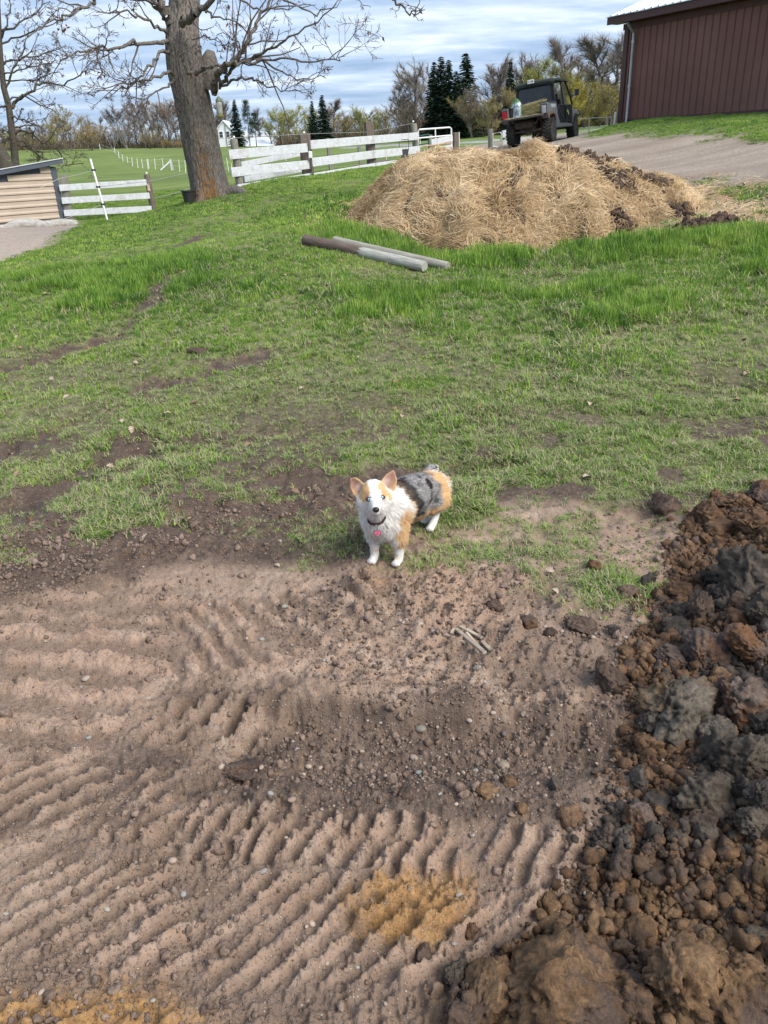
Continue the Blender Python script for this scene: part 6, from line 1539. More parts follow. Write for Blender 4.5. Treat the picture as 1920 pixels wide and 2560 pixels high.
STONES = [(1258, 1913, 34, (0.28, 0.22, 0.16), 'largest pale oval stone on the gravel band'), (1050, 1817, 34, (0.21, 0.19, 0.15), 'flat grey stone in the rim of the wheel rut'), (730, 2003, 22, (0.31, 0.22, 0.17), 'pinkish stone above the tracked ridges'), (1035, 1895, 22, (0.32, 0.25, 0.20), 'pale stone on the gravel band left of the largest one'), (1190, 1930, 22, (0.29, 0.25, 0.22), 'angular pale stone just left of the largest one'), (1047, 1934, 18, (0.22, 0.23, 0.22), 'blue grey stone at the edge of the smeared mud'), (677, 1985, 18, (0.27, 0.27, 0.25), 'pale grey stone above the ridges, left of the pinkish one'), (1470, 2234, 24, (0.36, 0.33, 0.29), 'white oval stone near the tall ridges at right'), (1147, 2240, 18, (0.28, 0.24, 0.20), 'pale round stone beside the ochre patch'), (660, 2185, 20, (0.27, 0.24, 0.22), 'grey stone on a tyre ridge at centre left'),
          (935, 1910, 16, (0.29, 0.21, 0.16), 'tan stone left of the pale stone on the gravel band'), (905, 1880, 14, (0.30, 0.23, 0.17), 'small tan stone high on the gravel band'), (1005, 1850, 14, (0.29, 0.24, 0.19), 'small pale stone under the rut rim'), (800, 1920, 15, (0.32, 0.25, 0.20), 'pale stone at the left end of the gravel band'), (838, 1892, 16, (0.27, 0.20, 0.16), 'brown stone at the left end of the gravel band'), (1362, 1990, 14, (0.32, 0.27, 0.20), 'pale stone right of the dark grey one'), (370, 1745, 14, (0.32, 0.29, 0.23), 'white pebble on the left tracked soil'), (222, 1845, 14, (0.24, 0.24, 0.22), 'blue grey pebble on the left soil'), (215, 1698, 22, (0.33, 0.27, 0.21), 'pale lump like stone at far left'), (523, 1567, 12, (0.31, 0.27, 0.23), 'pale pebble among the faint lugs'), (655, 1600, 16, (0.24, 0.24, 0.22), 'grey pebble among the faint lugs'), (711, 1517, 16, (0.31, 0.29, 0.25), 'pale pebble below and left of the dog'), (808, 1652, 14, (0.28, 0.27, 0.25), 'grey white pebble on the sand below the dog'), (1195, 1668, 18, (0.25, 0.23, 0.20), 'grey pebble below the bleached splinter'), (1180, 1702, 20, (0.29, 0.22, 0.17), 'tan pebble below the grey one on the sand'), (820, 1653, 12, (0.27, 0.25, 0.23), 'tiny grey pebble on the sand left of centre'), (268, 2275, 18, (0.34, 0.31, 0.26), 'white stone on the ridges at lower left'), (15, 2285, 14, (0.33, 0.31, 0.26), 'white stone at the left edge'), (893, 2417, 13, (0.32, 0.31, 0.27), 'white pebble at bottom centre'), (560, 2373, 14, (0.27, 0.27, 0.25), 'blue grey pebble low on the ridges'), (383, 2505, 16, (0.30, 0.27, 0.22), 'pale pebble near the bottom left'), (1135, 2360, 14, (0.27, 0.25, 0.22), 'pale pebble under the ochre patch'), (1100, 1985, 12, (0.29, 0.25, 0.21), 'pale pebble in the smeared mud')]
def stones():
    g = rgen(66); vs = [rock_mesh('stone', 760 + i, 3, .2, (1, .72, .55)) for i in range(5)]; cache = {}
    for i, (x, y, w, c, lab) in enumerate(STONES):
        p = on_ground(x, y); d = -(CRn.T @ (p - [0, 0, EYE]))[2]; r = w / FPX * d / 2
        if c not in cache: cache[c] = mottled('pebble_stone', c, tuple(v * .72 for v in c), 30, .65, .001, space='pos')
        o = bpy.data.objects.new('stone', vs[i % 5]); COL.objects.link(o)
        if not o.data.materials: o.data.materials.append(cache[c])
        o.material_slots[0].link = 'OBJECT'; o.material_slots[0].material = cache[c]
        o.location = (p[0], p[1], p[2] + r * .18); o.scale = (r, r, r); o.rotation_euler = (g.normal(0, .2), g.normal(0, .2), g.uniform(-.8, .8)); tag(o, lab, 'stone', 'loose stones on the bare soil')
stones()
def splinter():
    p = on_ground(1185, 1625); t = thing('wood_splinter', p, 'bleached split stick broken into strips on the sand right of the dog', 'stick')
    m = mottled('bleached_splinter', (.42, .35, .27), (.22, .165, .12), 20, .85, .002, space='pos')
    for a, b, w in (((1140, 1580), (1212, 1640), .016), ((1120, 1596), (1165, 1618), .012), ((1150, 1575), (1205, 1602), .014), ((1205, 1612), (1248, 1655), .016), ((1135, 1578), (1128, 1590), .012), ((1165, 1590), (1196, 1620), .010)):
        A, B = on_ground(*a), on_ground(*b); A[2] += .012; B[2] += .010
        MB().beam(A - p, B - p, w, .010).build('strip', m, t, bevel=.002)
splinter()
def litter():
    g = rgen(71); m1 = mottled('oak_leaf_brown', (.33, .21, .13), (.22, .125, .075), 20, .8, space='pos'); m2 = mottled('oak_leaf_pale', (.42, .33, .25), (.30, .225, .165), 20, .8, space='pos')
    def leaf(seed):
        q = rgen(seed); n = 9; V, F = [], []
        for i in range(n):
            f = i / (n - 1); w = .32 * math.sin(math.pi * min(f * .95 + .05, 1)) ** .7 * (1 + (.35 if i % 2 else -.25)); z = .12 * math.sin(f * 3) + q.normal(0, .03)
            V += [(-w, f - .5, z + w * .5), (0, f - .5, z), (w, f - .5, z + w * .35)]
        for i in range(n - 1):
            for j in (0, 1): a = i * 3 + j; F.append((a, a + 1, a + 4, a + 3))
        return mesh_np('leaf', V, F, shade=True)
    Ls = [leaf(i) for i in range(4)]
    spots = [(903, 1390, .05, 1, 'dry leaf on the soil beside the dog paw'), (1203, 1035, .05, 1, 'pale leaf on the thin grass right of the dog'), (1212, 1220, .045, 0, 'orange brown leaf right of the dog rump'), (272, 1038, .055, 0, 'orange oak leaf in the muddy turf at left'), (755, 980, .05, 1, 'curled pale leaf on the grass above the dog'), (850, 1012, .05, 0, 'brown leaf on grass right of the curled pale one'), (505, 1160, .04, 0, 'small orange leaf on the turf at centre left'), (695, 958, .05, 0, 'orange brown leaf high in the worn grass'), (1466, 1205, .06, 1, 'pale forked leaf on the grass near the dug heap'), (1470, 1020, .06, 1, 'pale crumpled leaf in the right grass'), (308, 1062, .05, 1, 'pale leaf beside the orange oak leaf at left'), (18, 995, .05, 0, 'brown leaf at the left edge of the lawn'), (168, 1002, .05, 1, 'white looking leaf in the left grass'), (340, 915, .05, 1, 'pale leaf on the lawn left of centre'), (500, 880, .045, 0, 'brown leaf on grass above the mole hill'), (985, 752, .06, 0, 'brown leaf in the long grass near the posts'), (1120, 745, .06, 0, 'tan leaf in the long grass below the hay'), (1586, 740, .06, 1, 'pale leaf on the grass below the hay at right'), (1870, 730, .06, 0, 'orange leaf on the lawn at far right'), (1375, 1432, .06, 1, 'tall pale chip standing in the thin grass'), (1388, 1482, .05, 1, 'white scrap on the sand right of the dog'), (693, 1420, .05, 1, 'white scrap at the end of the arc in the soil'), (400, 1600, .0, 0, '')]
    for i, (x, y, s_, pale, lab) in enumerate(spots):
        if not s_: continue
        p = on_ground(x, y); o = bpy.data.objects.new('leaf', Ls[i % 4]); COL.objects.link(o)
        if not o.data.materials: o.data.materials.append(m1)
        o.material_slots[0].link = 'OBJECT'; o.material_slots[0].material = m2 if pale else m1
        o.location = (p[0], p[1], p[2] + .012 + (.015 if p[1] > 3.5 else 0)); o.scale = (s_ * (.62 if p[1] < 3.6 else .9),) * 3; o.rotation_euler = (g.normal(0, .3), g.normal(0, .3), g.uniform(0, 6.28)); tag(o, lab, 'leaf', 'dead leaves and scraps on the ground')
    n = 420; r = np.sqrt(g.uniform(3.4 ** 2, 11 ** 2, n)); a = np.radians(g.uniform(-33, 33, n)); x, y = r * np.sin(a), r * np.cos(a); P = np.stack([x, y, ground_z(x, y) + .022], 1)
    kk = NT('leaf_scraps'); kk.end(kk.ramp(kk.rnd(), [(0, (.20, .12, .075)), (.5, (.25, .165, .105)), (1, (.38, .30, .22))]), .85, .15)
    scatter('leaf_scraps', P, np.stack([g.normal(0, .4, n), g.normal(0, .4, n), g.uniform(0, 6.28, n)], 1), g.uniform(.015, .05, n), g.integers(0, 4, n), [l.copy() for l in [leaf(20 + i) for i in range(4)]], kk.m)
    # mole hill on the lawn
    p = on_ground(498, 880); o = link('mole_hill', rock_mesh('mole_hill', 801, 4, .4, (1, .9, .6)), MC['brown']); o.location = p; o.scale = (.09, .09, .08); tag(o, 'small round brown mole hill on the lawn left of centre', 'mole hill')
litter()
# ------------------------------------------------------------------ utility vehicle
def text_mesh(body, size, mat, parent, M, name='lettering', ext=.002):
    cu = bpy.data.curves.new(name, 'FONT'); cu.body = body; cu.size = size; cu.align_x = 'CENTER'; cu.align_y = 'CENTER'; cu.extrude = ext
    ob = bpy.data.objects.new(name, cu); COL.objects.link(ob)
    dg = bpy.context.evaluated_depsgraph_get(); me = bpy.data.meshes.new_from_object(ob.evaluated_get(dg))
    bpy.data.objects.remove(ob)
    me.transform(M); me.name = name
    return link(name, me, mat, parent)
def utility_vehicle():
    rl, rr_ = at(1284, 366, 28.4), at(1377, 356.5, 27.95)       # rear tyre contact points
    mid = (rl + rr_) / 2
    va = math.atan2(mid[0], mid[1]); head = va + rad(17.5)
    t = thing('utility_vehicle', mid, 'dark four door side by side utility vehicle seen from behind with its tailgate down', 'utility vehicle')
    f = Vector((math.sin(head), math.cos(head), 0)); fr = at(1447, 346, 30.8)
    pit = math.atan2(fr[2] - rr_[2], 2.9) * .8
    M = Matrix.Rotation(-head, 4, 'Z') @ Matrix.Rotation(pit, 4, 'X') @ Matrix.Rotation(rad(-5.6), 4, 'Y')
    t.rotation_euler = M.to_euler(); t.scale = (.91, .91, .91); M = M @ Matrix.Scale(.91, 4)
    grey = mottled('grey_body', (.115, .118, .122), (.085, .087, .09), 3, .45, 0, dirt=(.15, .115, .085)); dark = mottled('dark_frame', (.018, .019, .020), (.032, .031, .030), 4, .5)
    under = mottled('muddy_underbody', (.045, .040, .036), (.10, .080, .062), 6, .85, .004); cloth = mottled('black_cloth', (.010, .011, .014), (.018, .019, .022), 5, .9)
    muddy = mottled('mud_splash', (.17, .115, .080), (.10, .072, .055), 6, .9, .003); rim_m = mottled('rim_alloy', (.40, .40, .41), (.14, .14, .14), 14, .35, 0, metal=.5)
    k = NT('smoky_window'); k.b.inputs['Alpha'].default_value = .80; k.end((.022, .026, .034), .12, .5); glass = k.m
    red = mottled('red_lens', (.45, .012, .02), (.30, .01, .015), 4, .2); clear = mottled('pale_lens', (.42, .43, .46), (.30, .31, .33), 6, .25)
    R_, W_ = .37, .30
    def wheel(x, y):
        # wheel axis along x
        MX = Matrix.Rotation(rad(90), 3, 'Y'); s_ = 1 if x > 0 else -1
        prof = [(R_ * .60, -W_ / 2 + .02), (R_ * .80, -W_ / 2), (R_ * .93, -W_ / 2 + .03), (R_ * .955, -W_ * .25), (R_ * .955, W_ * .25), (R_ * .93, W_ / 2 - .03), (R_ * .80, W_ / 2), (R_ * .60, W_ / 2 - .02)]
        w = bpy.data.objects.new('wheel', None); COL.objects.link(w); w.parent = t; w.location = (x, y, R_)
        m = MB(); m.lathe(prof, 32, MX)
        tyre = m.build('tyre', M_rubber, w, smooth=True)
        tr = MB()
        for i in range(20):                                         # deep angled blocks
            a = 2 * math.pi * i / 20
            for sd in (-1, 1):
                aa = a + (.16 if sd > 0 else 0); c = Vector((sd * W_ * .27, math.cos(aa) * R_ * .972, math.sin(aa) * R_ * .972))
                Mr = Matrix.Rotation(aa - math.pi / 2, 3, 'X') @ Matrix.Rotation(sd * .5, 3, 'Z')
                tr.box(c, (W_ * .46, .055, .045), Mr)
                c2 = Vector((sd * (W_ / 2 - .012), math.cos(aa) * R_ * .90, math.sin(aa) * R_ * .90)); tr.box(c2, (.03, .05, .07), Matrix.Rotation(aa - math.pi / 2, 3, 'X'))
        tr.build('tread', M_rubber, tyre)
        rm = MB(); rm.lathe([(R_ * .60, W_ * .30), (R_ * .58, W_ * .42), (R_ * .54, W_ * .40), (R_ * .52, W_ * .22)], 28, MX if s_ > 0 else Matrix.Rotation(rad(-90), 3, 'Y')); rim = rm.build('rim', rim_m, w, smooth=True)
        sp = MB()
        for i in range(7):
            a = 2 * math.pi * i / 7
            for da in (-.10, .10): sp.beam((s_ * W_ * .33, math.cos(a) * .06, math.sin(a) * .06), (s_ * W_ * .38, math.cos(a + da) * R_ * .55, math.sin(a + da) * R_ * .55), .028, .035, up=(1, 0, 0))
        sp.lathe([(.07, W_ * .30), (.06, W_ * .40), (.0, W_ * .42)], 14, MX if s_ > 0 else Matrix.Rotation(rad(-90), 3, 'Y'))
        sp.build('spokes', rim_m, w)
        MB().lathe([(R_ * .5, -.02), (R_ * .5, .02)], 20, MX).build('drum', dark, w)
    for x in (-.66, .66):
        for y in (0, 2.95): wheel(x, y)
    # chassis, suspension, drive
    MB().box((0, 1.5, .46), (.86, 3.1, .14)).build('skid_plate', under, t, bevel=.02)
    MB().lathe([(.10, -.33), (.125, -.30), (.125, .30), (.10, .33)], 20, Matrix.Rotation(rad(90), 3, 'Y'), c=(-.10, -.38, .66)).build('muffler', under, t, smooth=True)
    MB().tube([(.22, -.38, .66), (.34, -.40, .68), (.38, -.34, .80), (.30, -.2, .85)], .035, 8).build('exhaust_pipe', muddy, t, smooth=True)
    for s_ in (-1, 1):
        MB().tube([(s_ * .14, -.12, .36), (s_ * .36, -.16, .35), (s_ * .54, -.05, .33)], .030, 8).build('lower_arm', under, t)
        MB().tube([(s_ * .16, .02, .52), (s_ * .52, .02, .44)], .026, 8).build('upper_arm', under, t)
        MB().tube([(s_ * .34, -.02, .86), (s_ * .46, -.03, .42)], [.05, .035], 10).build('shock', mottled('shock', (.12, .10, .085), (.05, .05, .05), 20, .6), t)
        MB().tube([(s_ * .1, .0, .40), (s_ * .55, 0, .38)], .02, 8).build('half_shaft', under, t)
    MB().beam((-.5, -.30, .44), (.5, -.30, .44), .06, .06).build('rear_crossbar', under, t)
    MB().box((0, -.34, .36), (.16, .16, .12)).build('hitch', under, t, bevel=.01)
    MB().box((0, -.1, .52), (.5, .35, .3)).build('gearcase', under, t, bevel=.04)
    # cargo bed
    MB().box((0, -.02, .86), (1.40, 1.18, .06)).build('bed_floor', dark, t, bevel=.01)
    MB().prism([(-.70, -.60, .845), (.70, -.60, .845), (.70, -1.03, .82), (-.70, -1.03, .82)], (0, 0, 0), (0, 0, .055)).build('tailgate', mottled('worn_tailgate', (.035, .037, .038), (.075, .072, .066), 5, .6, .002), t, bevel=.012)
    for s_ in (-1, 1):
        # fender pod with tapering rear
        poly = [(0, -.66, .84), (0, -.70, .98), (0, -.66, 1.22), (0, .50, 1.24), (0, .62, 1.0), (0, .56, .70), (0, .40, .66), (0, .30, .82), (0, .12, .88), (0, -.34, .86), (0, -.45, .74), (0, -.58, .74)]
        MB().prism(poly, (s_ * .58, 0, 0), (s_ * .80, 0, 0)).build('bed_side', grey, t, bevel=.03)
        MB().prism([(0, -.58, .735), (0, -.45, .735), (0, -.34, .855), (0, .12, .875), (0, .12, .93), (0, -.45, .95), (0, -.64, .86)], (s_ * .805, 0, 0), (s_ * .812, 0, 0)).build('splash_mark', muddy, t)
        MB().prism([(0, -.60, 1.225), (0, .48, 1.245), (0, .48, 1.275), (0, -.60, 1.255)], (s_ * .62, 0, 0), (s_ * .76, 0, 0)).build('bed_rail', dark, t, bevel=.008)
        for j in range(3): MB().box((s_ * .79, -.30 + j * .3, 1.235), (.05, .16, .045)).build('rail_slot', dark, t)
        pod = MB().box((s_ * .70, -.70, 1.02), (.15, .05, .24)).build('tail_light', clear if s_ > 0 else red, t, bevel=.012)
        MB().box((s_ * .70, -.685, 1.02), (.20, .04, .30)).build('bezel', dark, pod, bevel=.01)
        MB().box((s_ * .815, .42, .80), (.012, .06, .09)).build('side_marker', red if s_ < 0 else mottled('amber', (.4, .2, .12), (.3, .14, .08), 5, .4), t)
    text_mesh('DEFENDER', .115, mottled('decal_white', (.62, .64, .66), (.5, .52, .54), 9, .6), t, Matrix.Translation((.8055, .06, 1.11)) @ Matrix.Rotation(rad(90), 4, 'Z') @ Matrix.Rotation(rad(90), 4, 'X'))
    MB().prism([(0, -.14, 1.05), (0, .36, 1.05), (0, .36, 1.17), (0, -.14, 1.17)], (.7985, 0, 0), (.8022, 0, 0)).build('decal_panel', mottled('decal_grey', (.26, .30, .33), (.22, .25, .28), 4, .5), t)
    # cab
    def bar(p, r=.035, nm='roll_bar', m=None): return MB().tube(p, r, 8).build(nm, m or dark, t, smooth=True)
    for s_ in (-1, 1):
        bar([(s_ * .70, .66, .55), (s_ * .70, .66, 1.25), (s_ * .64, .70, 1.90), (s_ * .60, .82, 1.97)]); bar([(s_ * .60, .82, 1.97), (s_ * .60, 1.7, 2.0), (s_ * .60, 2.35, 1.96)])
        bar([(s_ * .60, 2.35, 1.96), (s_ * .68, 2.75, 1.45), (s_ * .70, 2.9, 1.15)]); bar([(s_ * .70, 1.72, .5), (s_ * .70, 1.72, 1.2), (s_ * .62, 1.70, 1.98)], .03)
        # rocker and fenders
        MB().prism([(0, .45, .45), (0, .62, .42), (0, 2.55, .42), (0, 2.62, .52), (0, 1.85, .56), (0, 1.0, .56), (0, .72, .80), (0, .60, 1.05), (0, .50, 1.05)], (s_ * .66, 0, 0), (s_ * .775, 0, 0)).build('rocker_panel', grey, t, bevel=.02)
        MB().prism([(0, 2.55, .52), (0, 2.60, .85), (0, 2.72, .98), (0, 3.25, .98), (0, 3.45, .86), (0, 3.50, .74), (0, 3.3, .80), (0, 2.9, .84), (0, 2.70, .74), (0, 2.62, .52)], (s_ * .60, 0, 0), (s_ * .80, 0, 0)).build('front_fender', grey, t, bevel=.03)
        for y0, y1 in ((.78, 1.66), (1.80, 2.62)):
            d = MB().prism([(0, y0, .58), (0, y1, .58), (0, y1, 1.14), (0, y0 + .12, 1.14)], (s_ * .715, 0, 0), (s_ * .745, 0, 0)).build('door', cloth, t, bevel=.01)
            MB().tube([(s_ * .755, y0 + .08, 1.13), (s_ * .755, (y0 + y1) / 2, .85), (s_ * .755, y1 - .05, .60)], .014, 6).build('door_tube', grey, d)
            MB().tube([(s_ * .75, y0, .58), (s_ * .75, y0 + .1, 1.15), (s_ * .75, y1, 1.15), (s_ * .75, y1, .58)], .016, 6).build('door_frame', dark, d)
    bar([(-.70, .66, 1.25), (.70, .66, 1.25)], .03); bar([(-.60, 2.35, 1.96), (.60, 2.35, 1.96)], .03)
    bar([(-.60, .70, 1.45), (0, .74, 1.18), (.60, .70, 1.80)], .028, 'cross_brace'); bar([(.60, .70, 1.32), (0.05, .74, 1.2)], .028, 'cross_brace')
    MB().prism([(-.64, .60, 1.24), (.64, .60, 1.24), (.58, .66, 1.84), (-.58, .66, 1.84)], (0, 0, 0), (0, .012, 0)).build('rear_window', glass, t)
    for a, b, c, d in (((-.70, .585, 1.20), (.70, .585, 1.20), (.70, .592, 1.27), (-.70, .592, 1.27)), ((-.66, .64, 1.80), (.66, .64, 1.80), (.64, .66, 1.96), (-.64, .66, 1.96)), ((-.71, .585, 1.2), (-.63, .585, 1.2), (-.57, .65, 1.86), (-.66, .65, 1.86)), ((.63, .585, 1.2), (.71, .585, 1.2), (.66, .65, 1.86), (.57, .65, 1.86))):
        MB().prism([a, b, c, d], (0, -.012, 0), (0, .02, 0)).build('window_surround', cloth, t, bevel=.006)
    # roof skin with a rounded rear edge
    prof = [(-.0, .60, 1.86), (0, .585, 1.94), (0, .62, 1.995), (0, .75, 2.03), (0, 1.6, 2.055), (0, 2.2, 2.03), (0, 2.48, 1.97), (0, 2.46, 1.94), (0, 2.2, 1.985), (0, .75, 1.985), (0, .66, 1.94)]
    b = MB(); n = len(prof); xs = [-.70, -.66, -.5, 0, .5, .66, .70]; V = []
    for x in xs:
        dz = -.06 * (abs(x) / .7) ** 4
        for p in prof: V.append((x, p[1], p[2] + dz))
    F = [(i * n + k, i * n + (k + 1) % n, (i + 1) * n + (k + 1) % n, (i + 1) * n + k) for i in range(len(xs) - 1) for k in range(n)] + [tuple(range(n))[::-1], tuple((len(xs) - 1) * n + k for k in range(n))]
    b.add(V, F).build('roof', mottled('black_canvas', (.020, .024, .022), (.034, .040, .036), 4, .75, .003), t, smooth=True)
    pl = MB().box((-.10, .56, 2.0), (.235, .014, .125)).build('sign_plate', mottled('plate_white', (.78, .78, .76), (.70, .70, .69), 6, .5), t, bevel=.006)
    text_mesh('F-188', .082, M_black, pl, Matrix.Translation((-.10, .5515, 2.0)) @ Matrix.Rotation(rad(90), 4, 'X'))
    # front: hood, dash, windscreen, seats
    MB().prism([(-.62, 2.6, .80), (.62, 2.6, .80), (.62, 2.7, 1.14), (-.62, 2.7, 1.14)], (0, 0, 0), (0, .75, -.12)).build('hood', grey, t, bevel=.05)
    MB().prism([(-.58, 2.80, 1.16), (.58, 2.80, 1.16), (.56, 2.42, 1.90), (-.56, 2.42, 1.90)], (0, 0, 0), (0, .012, .006)).build('windscreen', (lambda q: (q.b.inputs.__getitem__('Alpha').__setattr__('default_value', .25), q.end((.55, .58, .60), .08, .5))[1])(NT('clear_screen')), t)
    MB().box((0, 2.55, 1.05), (1.2, .25, .28)).build('dashboard', dark, t, bevel=.05)
    for y in (1.0, 1.95):
        s_ = MB().box((0, y + .1, .80), (1.15, .5, .14)).build('seat', cloth, t, bevel=.04)
        MB().box((0, y - .16, 1.10), (1.15, .14, .55), Matrix.Rotation(rad(-8), 3, 'X')).build('seat_back', cloth, t, bevel=.05)
        for x in (-.36, .36): MB().box((x, y - .2, 1.46), (.26, .09, .17)).build('headrest', cloth, t, bevel=.03)
    MB().tube([(.36, 2.36, 1.06), (.36, 2.3, 1.1)], .03, 8).build('steering_hub', dark, t)
    MB().prism([(0, 1.95, .92), (0, 2.10, .80), (0, 2.16, .86), (0, 2.02, 1.0)], (.752, 0, 0), (.775, 0, 0)).build('tag', mottled('hi_vis', (.42, .50, .06), (.36, .42, .05), 5, .6), t)
    mr = MB().box((.98, 2.55, 1.52), (.16, .05, .22)).build('mirror', dark, t, bevel=.02)
    MB().box((.98, 2.52, 1.52), (.13, .006, .18)).build('mirror_glass', mottled('mirror_face', (.75, .8, .82), (.55, .62, .60), 4, .05, 0, metal=.9), mr)
    MB().tube([(.70, 2.62, 1.40), (.84, 2.60, 1.44), (.95, 2.57, 1.50)], .018, 6).build('mirror_arm', dark, mr)
    MB().tube([(.60, 3.42, .90), (.72, 3.5, .80), (.74, 3.5, .70)], .02, 6).build('brush_bar', M_steel, t)
    # ---------------- load
    Mw = Matrix.Translation(Vector(mid)) @ M
    def put(o): o.matrix_world = Mw @ Matrix.Translation(o.location)
    bale = thing('hay_bale', (0, 0, 0), 'greenish hay bale lying across the cargo bed of the utility vehicle', 'hay bale'); put(bale)
    g = rgen(5); mb = NT('green_hay'); q = mb.obj(); ff = mb.noise(q, 34, 5, .7, dist=1.2)
    mb.end(mb.ramp(ff, [(.3, (.10, .085, .035)), (.5, (.25, .215, .10)), (.72, (.46, .40, .22))]), .95, .1); mb.bump(ff, .8, .02)
    bm = bmesh.new(); bmesh.ops.create_cube(bm, size=1); bmesh.ops.subdivide_edges(bm, edges=bm.edges, cuts=14, use_grid_fill=True)
    P = np.array([v.co[:] for v in bm.verts]); nrm = P / np.abs(P).max(1, keepdims=True); d = (fbm3(P * 6 + 4, 1.0, 4, 3) - .5) * .16
    P = P * np.array([.98, .48, .36]) + nrm * d[:, None] * np.array([.4, .6, .9]) * .7
    for v, p in zip(bm.verts, P): v.co = p + np.array([.10, -.20, 1.09 + .10 * p[0]])
    me = bpy.data.meshes.new('bale'); bm.to_mesh(me); bm.free()
    link('bale', me, mb.m, bale)
    n = 1600; u = g.uniform(-.5, .5, (n, 3)); ax = g.integers(0, 3, n); sd = g.choice([-.5, .5], n); u[np.arange(n), ax] = sd; u = u * [1.0, .5, .40]; c = u + np.array([.10, -.20, 1.09]); c[:, 2] += .10 * u[:, 0]
    d = g.normal(0, 1, (n, 3)); V, T = tri_cloud(c, d, g.uniform(.04, .14, n), np.full(n, .007), g)
    link('stalks', mesh_np('stalks', V, tris=T), mb.m, bale)['kind'] = 'stuff'
    for y in (-.34, -.06):
        MB().tube([(.10 + x, y, 1.09 + z + .10 * x) for x, z in ((-.5, -.19), (.51, -.19), (.51, .205), (-.5, .205), (-.5, -.19))], .006, 5).build('twine', M_rope, bale)
    # wisps on the tailgate
    n = 500; c = np.stack([g.uniform(-.6, .68, n), g.uniform(-1.02, -.5, n), np.full(n, .895)], 1); V, T = tri_cloud(c, np.stack([g.normal(0, 1, n), g.normal(0, 1, n), g.uniform(0, .3, n)], 1), g.uniform(.04, .12, n), np.full(n, .008), g)
    o = link('hay_wisps', mesh_np('hay_wisps', V, tris=T), M_straw2, None); put(o); o['kind'] = 'stuff'
    bag = thing('feed_bag', (0, 0, 0), 'white and green plastic feed bag standing in the left of the cargo bed', 'bag'); put(bag)
    bm = bmesh.new(); bmesh.ops.create_uvsphere(bm, u_segments=24, v_segments=18, radius=1); P = np.array([v.co[:] for v in bm.verts])
    r = np.hypot(P[:, 0], P[:, 1]); z = P[:, 2]; prof = np.interp(z, [-1, -.9, -.4, .2, .6, .85, 1], [.6, .95, 1, .95, .62, .30, .05])
    P[:, :2] *= (prof / np.maximum(r, 1e-3) * np.minimum(r / np.sqrt(np.maximum(1 - z * z, 1e-4)), 1))[:, None]; P = P * [.20, .13, .33] + (np.stack([fbm3(P * 2.2 + i * 9, 1, 3, 4 + i) for i in range(3)], 1) - .5) * [.10, .08, .06]
    for v, p in zip(bm.verts, P): v.co = p + np.array([-.34, -.40, 1.20])
    me = bpy.data.meshes.new('bag_body'); bm.to_mesh(me); bm.free()
    for p in me.polygons: p.use_smooth = True
    kb = NT('printed_bag'); v = kb.obj(); sp = kb.n('ShaderNodeSeparateXYZ'); kb.l(v, sp.inputs[0]); nn = kb.noise(v, 7, 4, .6)
    cc = kb.mix(kb.mr(nn, .50, .56), (.52, .56, .58), (.16, .22, .24)); cc = kb.mix(kb.mr(kb.math('ADD', sp.outputs[2], kb.math('MULTIPLY', nn, .25)), 1.47, 1.52), cc, (.06, .17, .045)); cc = kb.mix(kb.mr(kb.math('SUBTRACT', sp.outputs[0], kb.math('MULTIPLY', nn, .12)), -.245, -.225), cc, (.10, .22, .08))
    kb.end(cc, .4, .4); link('bag_body', me, kb.m, bag)
    tub = thing('feed_bucket', (0, 0, 0), 'black bucket beside the feed bag in the left corner of the cargo bed', 'bucket'); put(tub)
    MB().lathe([(.11, .89), (.13, 1.20), (.15, 1.205), (.15, 1.225), (.12, 1.22), (.10, .92)], 18, c=(-.53, -.42, 0)).build('body', M_black, tub, smooth=True)
M_straw2 = mottled('pale_wisps', (.55, .45, .26), (.36, .28, .15), 20, .8)
utility_vehicle()
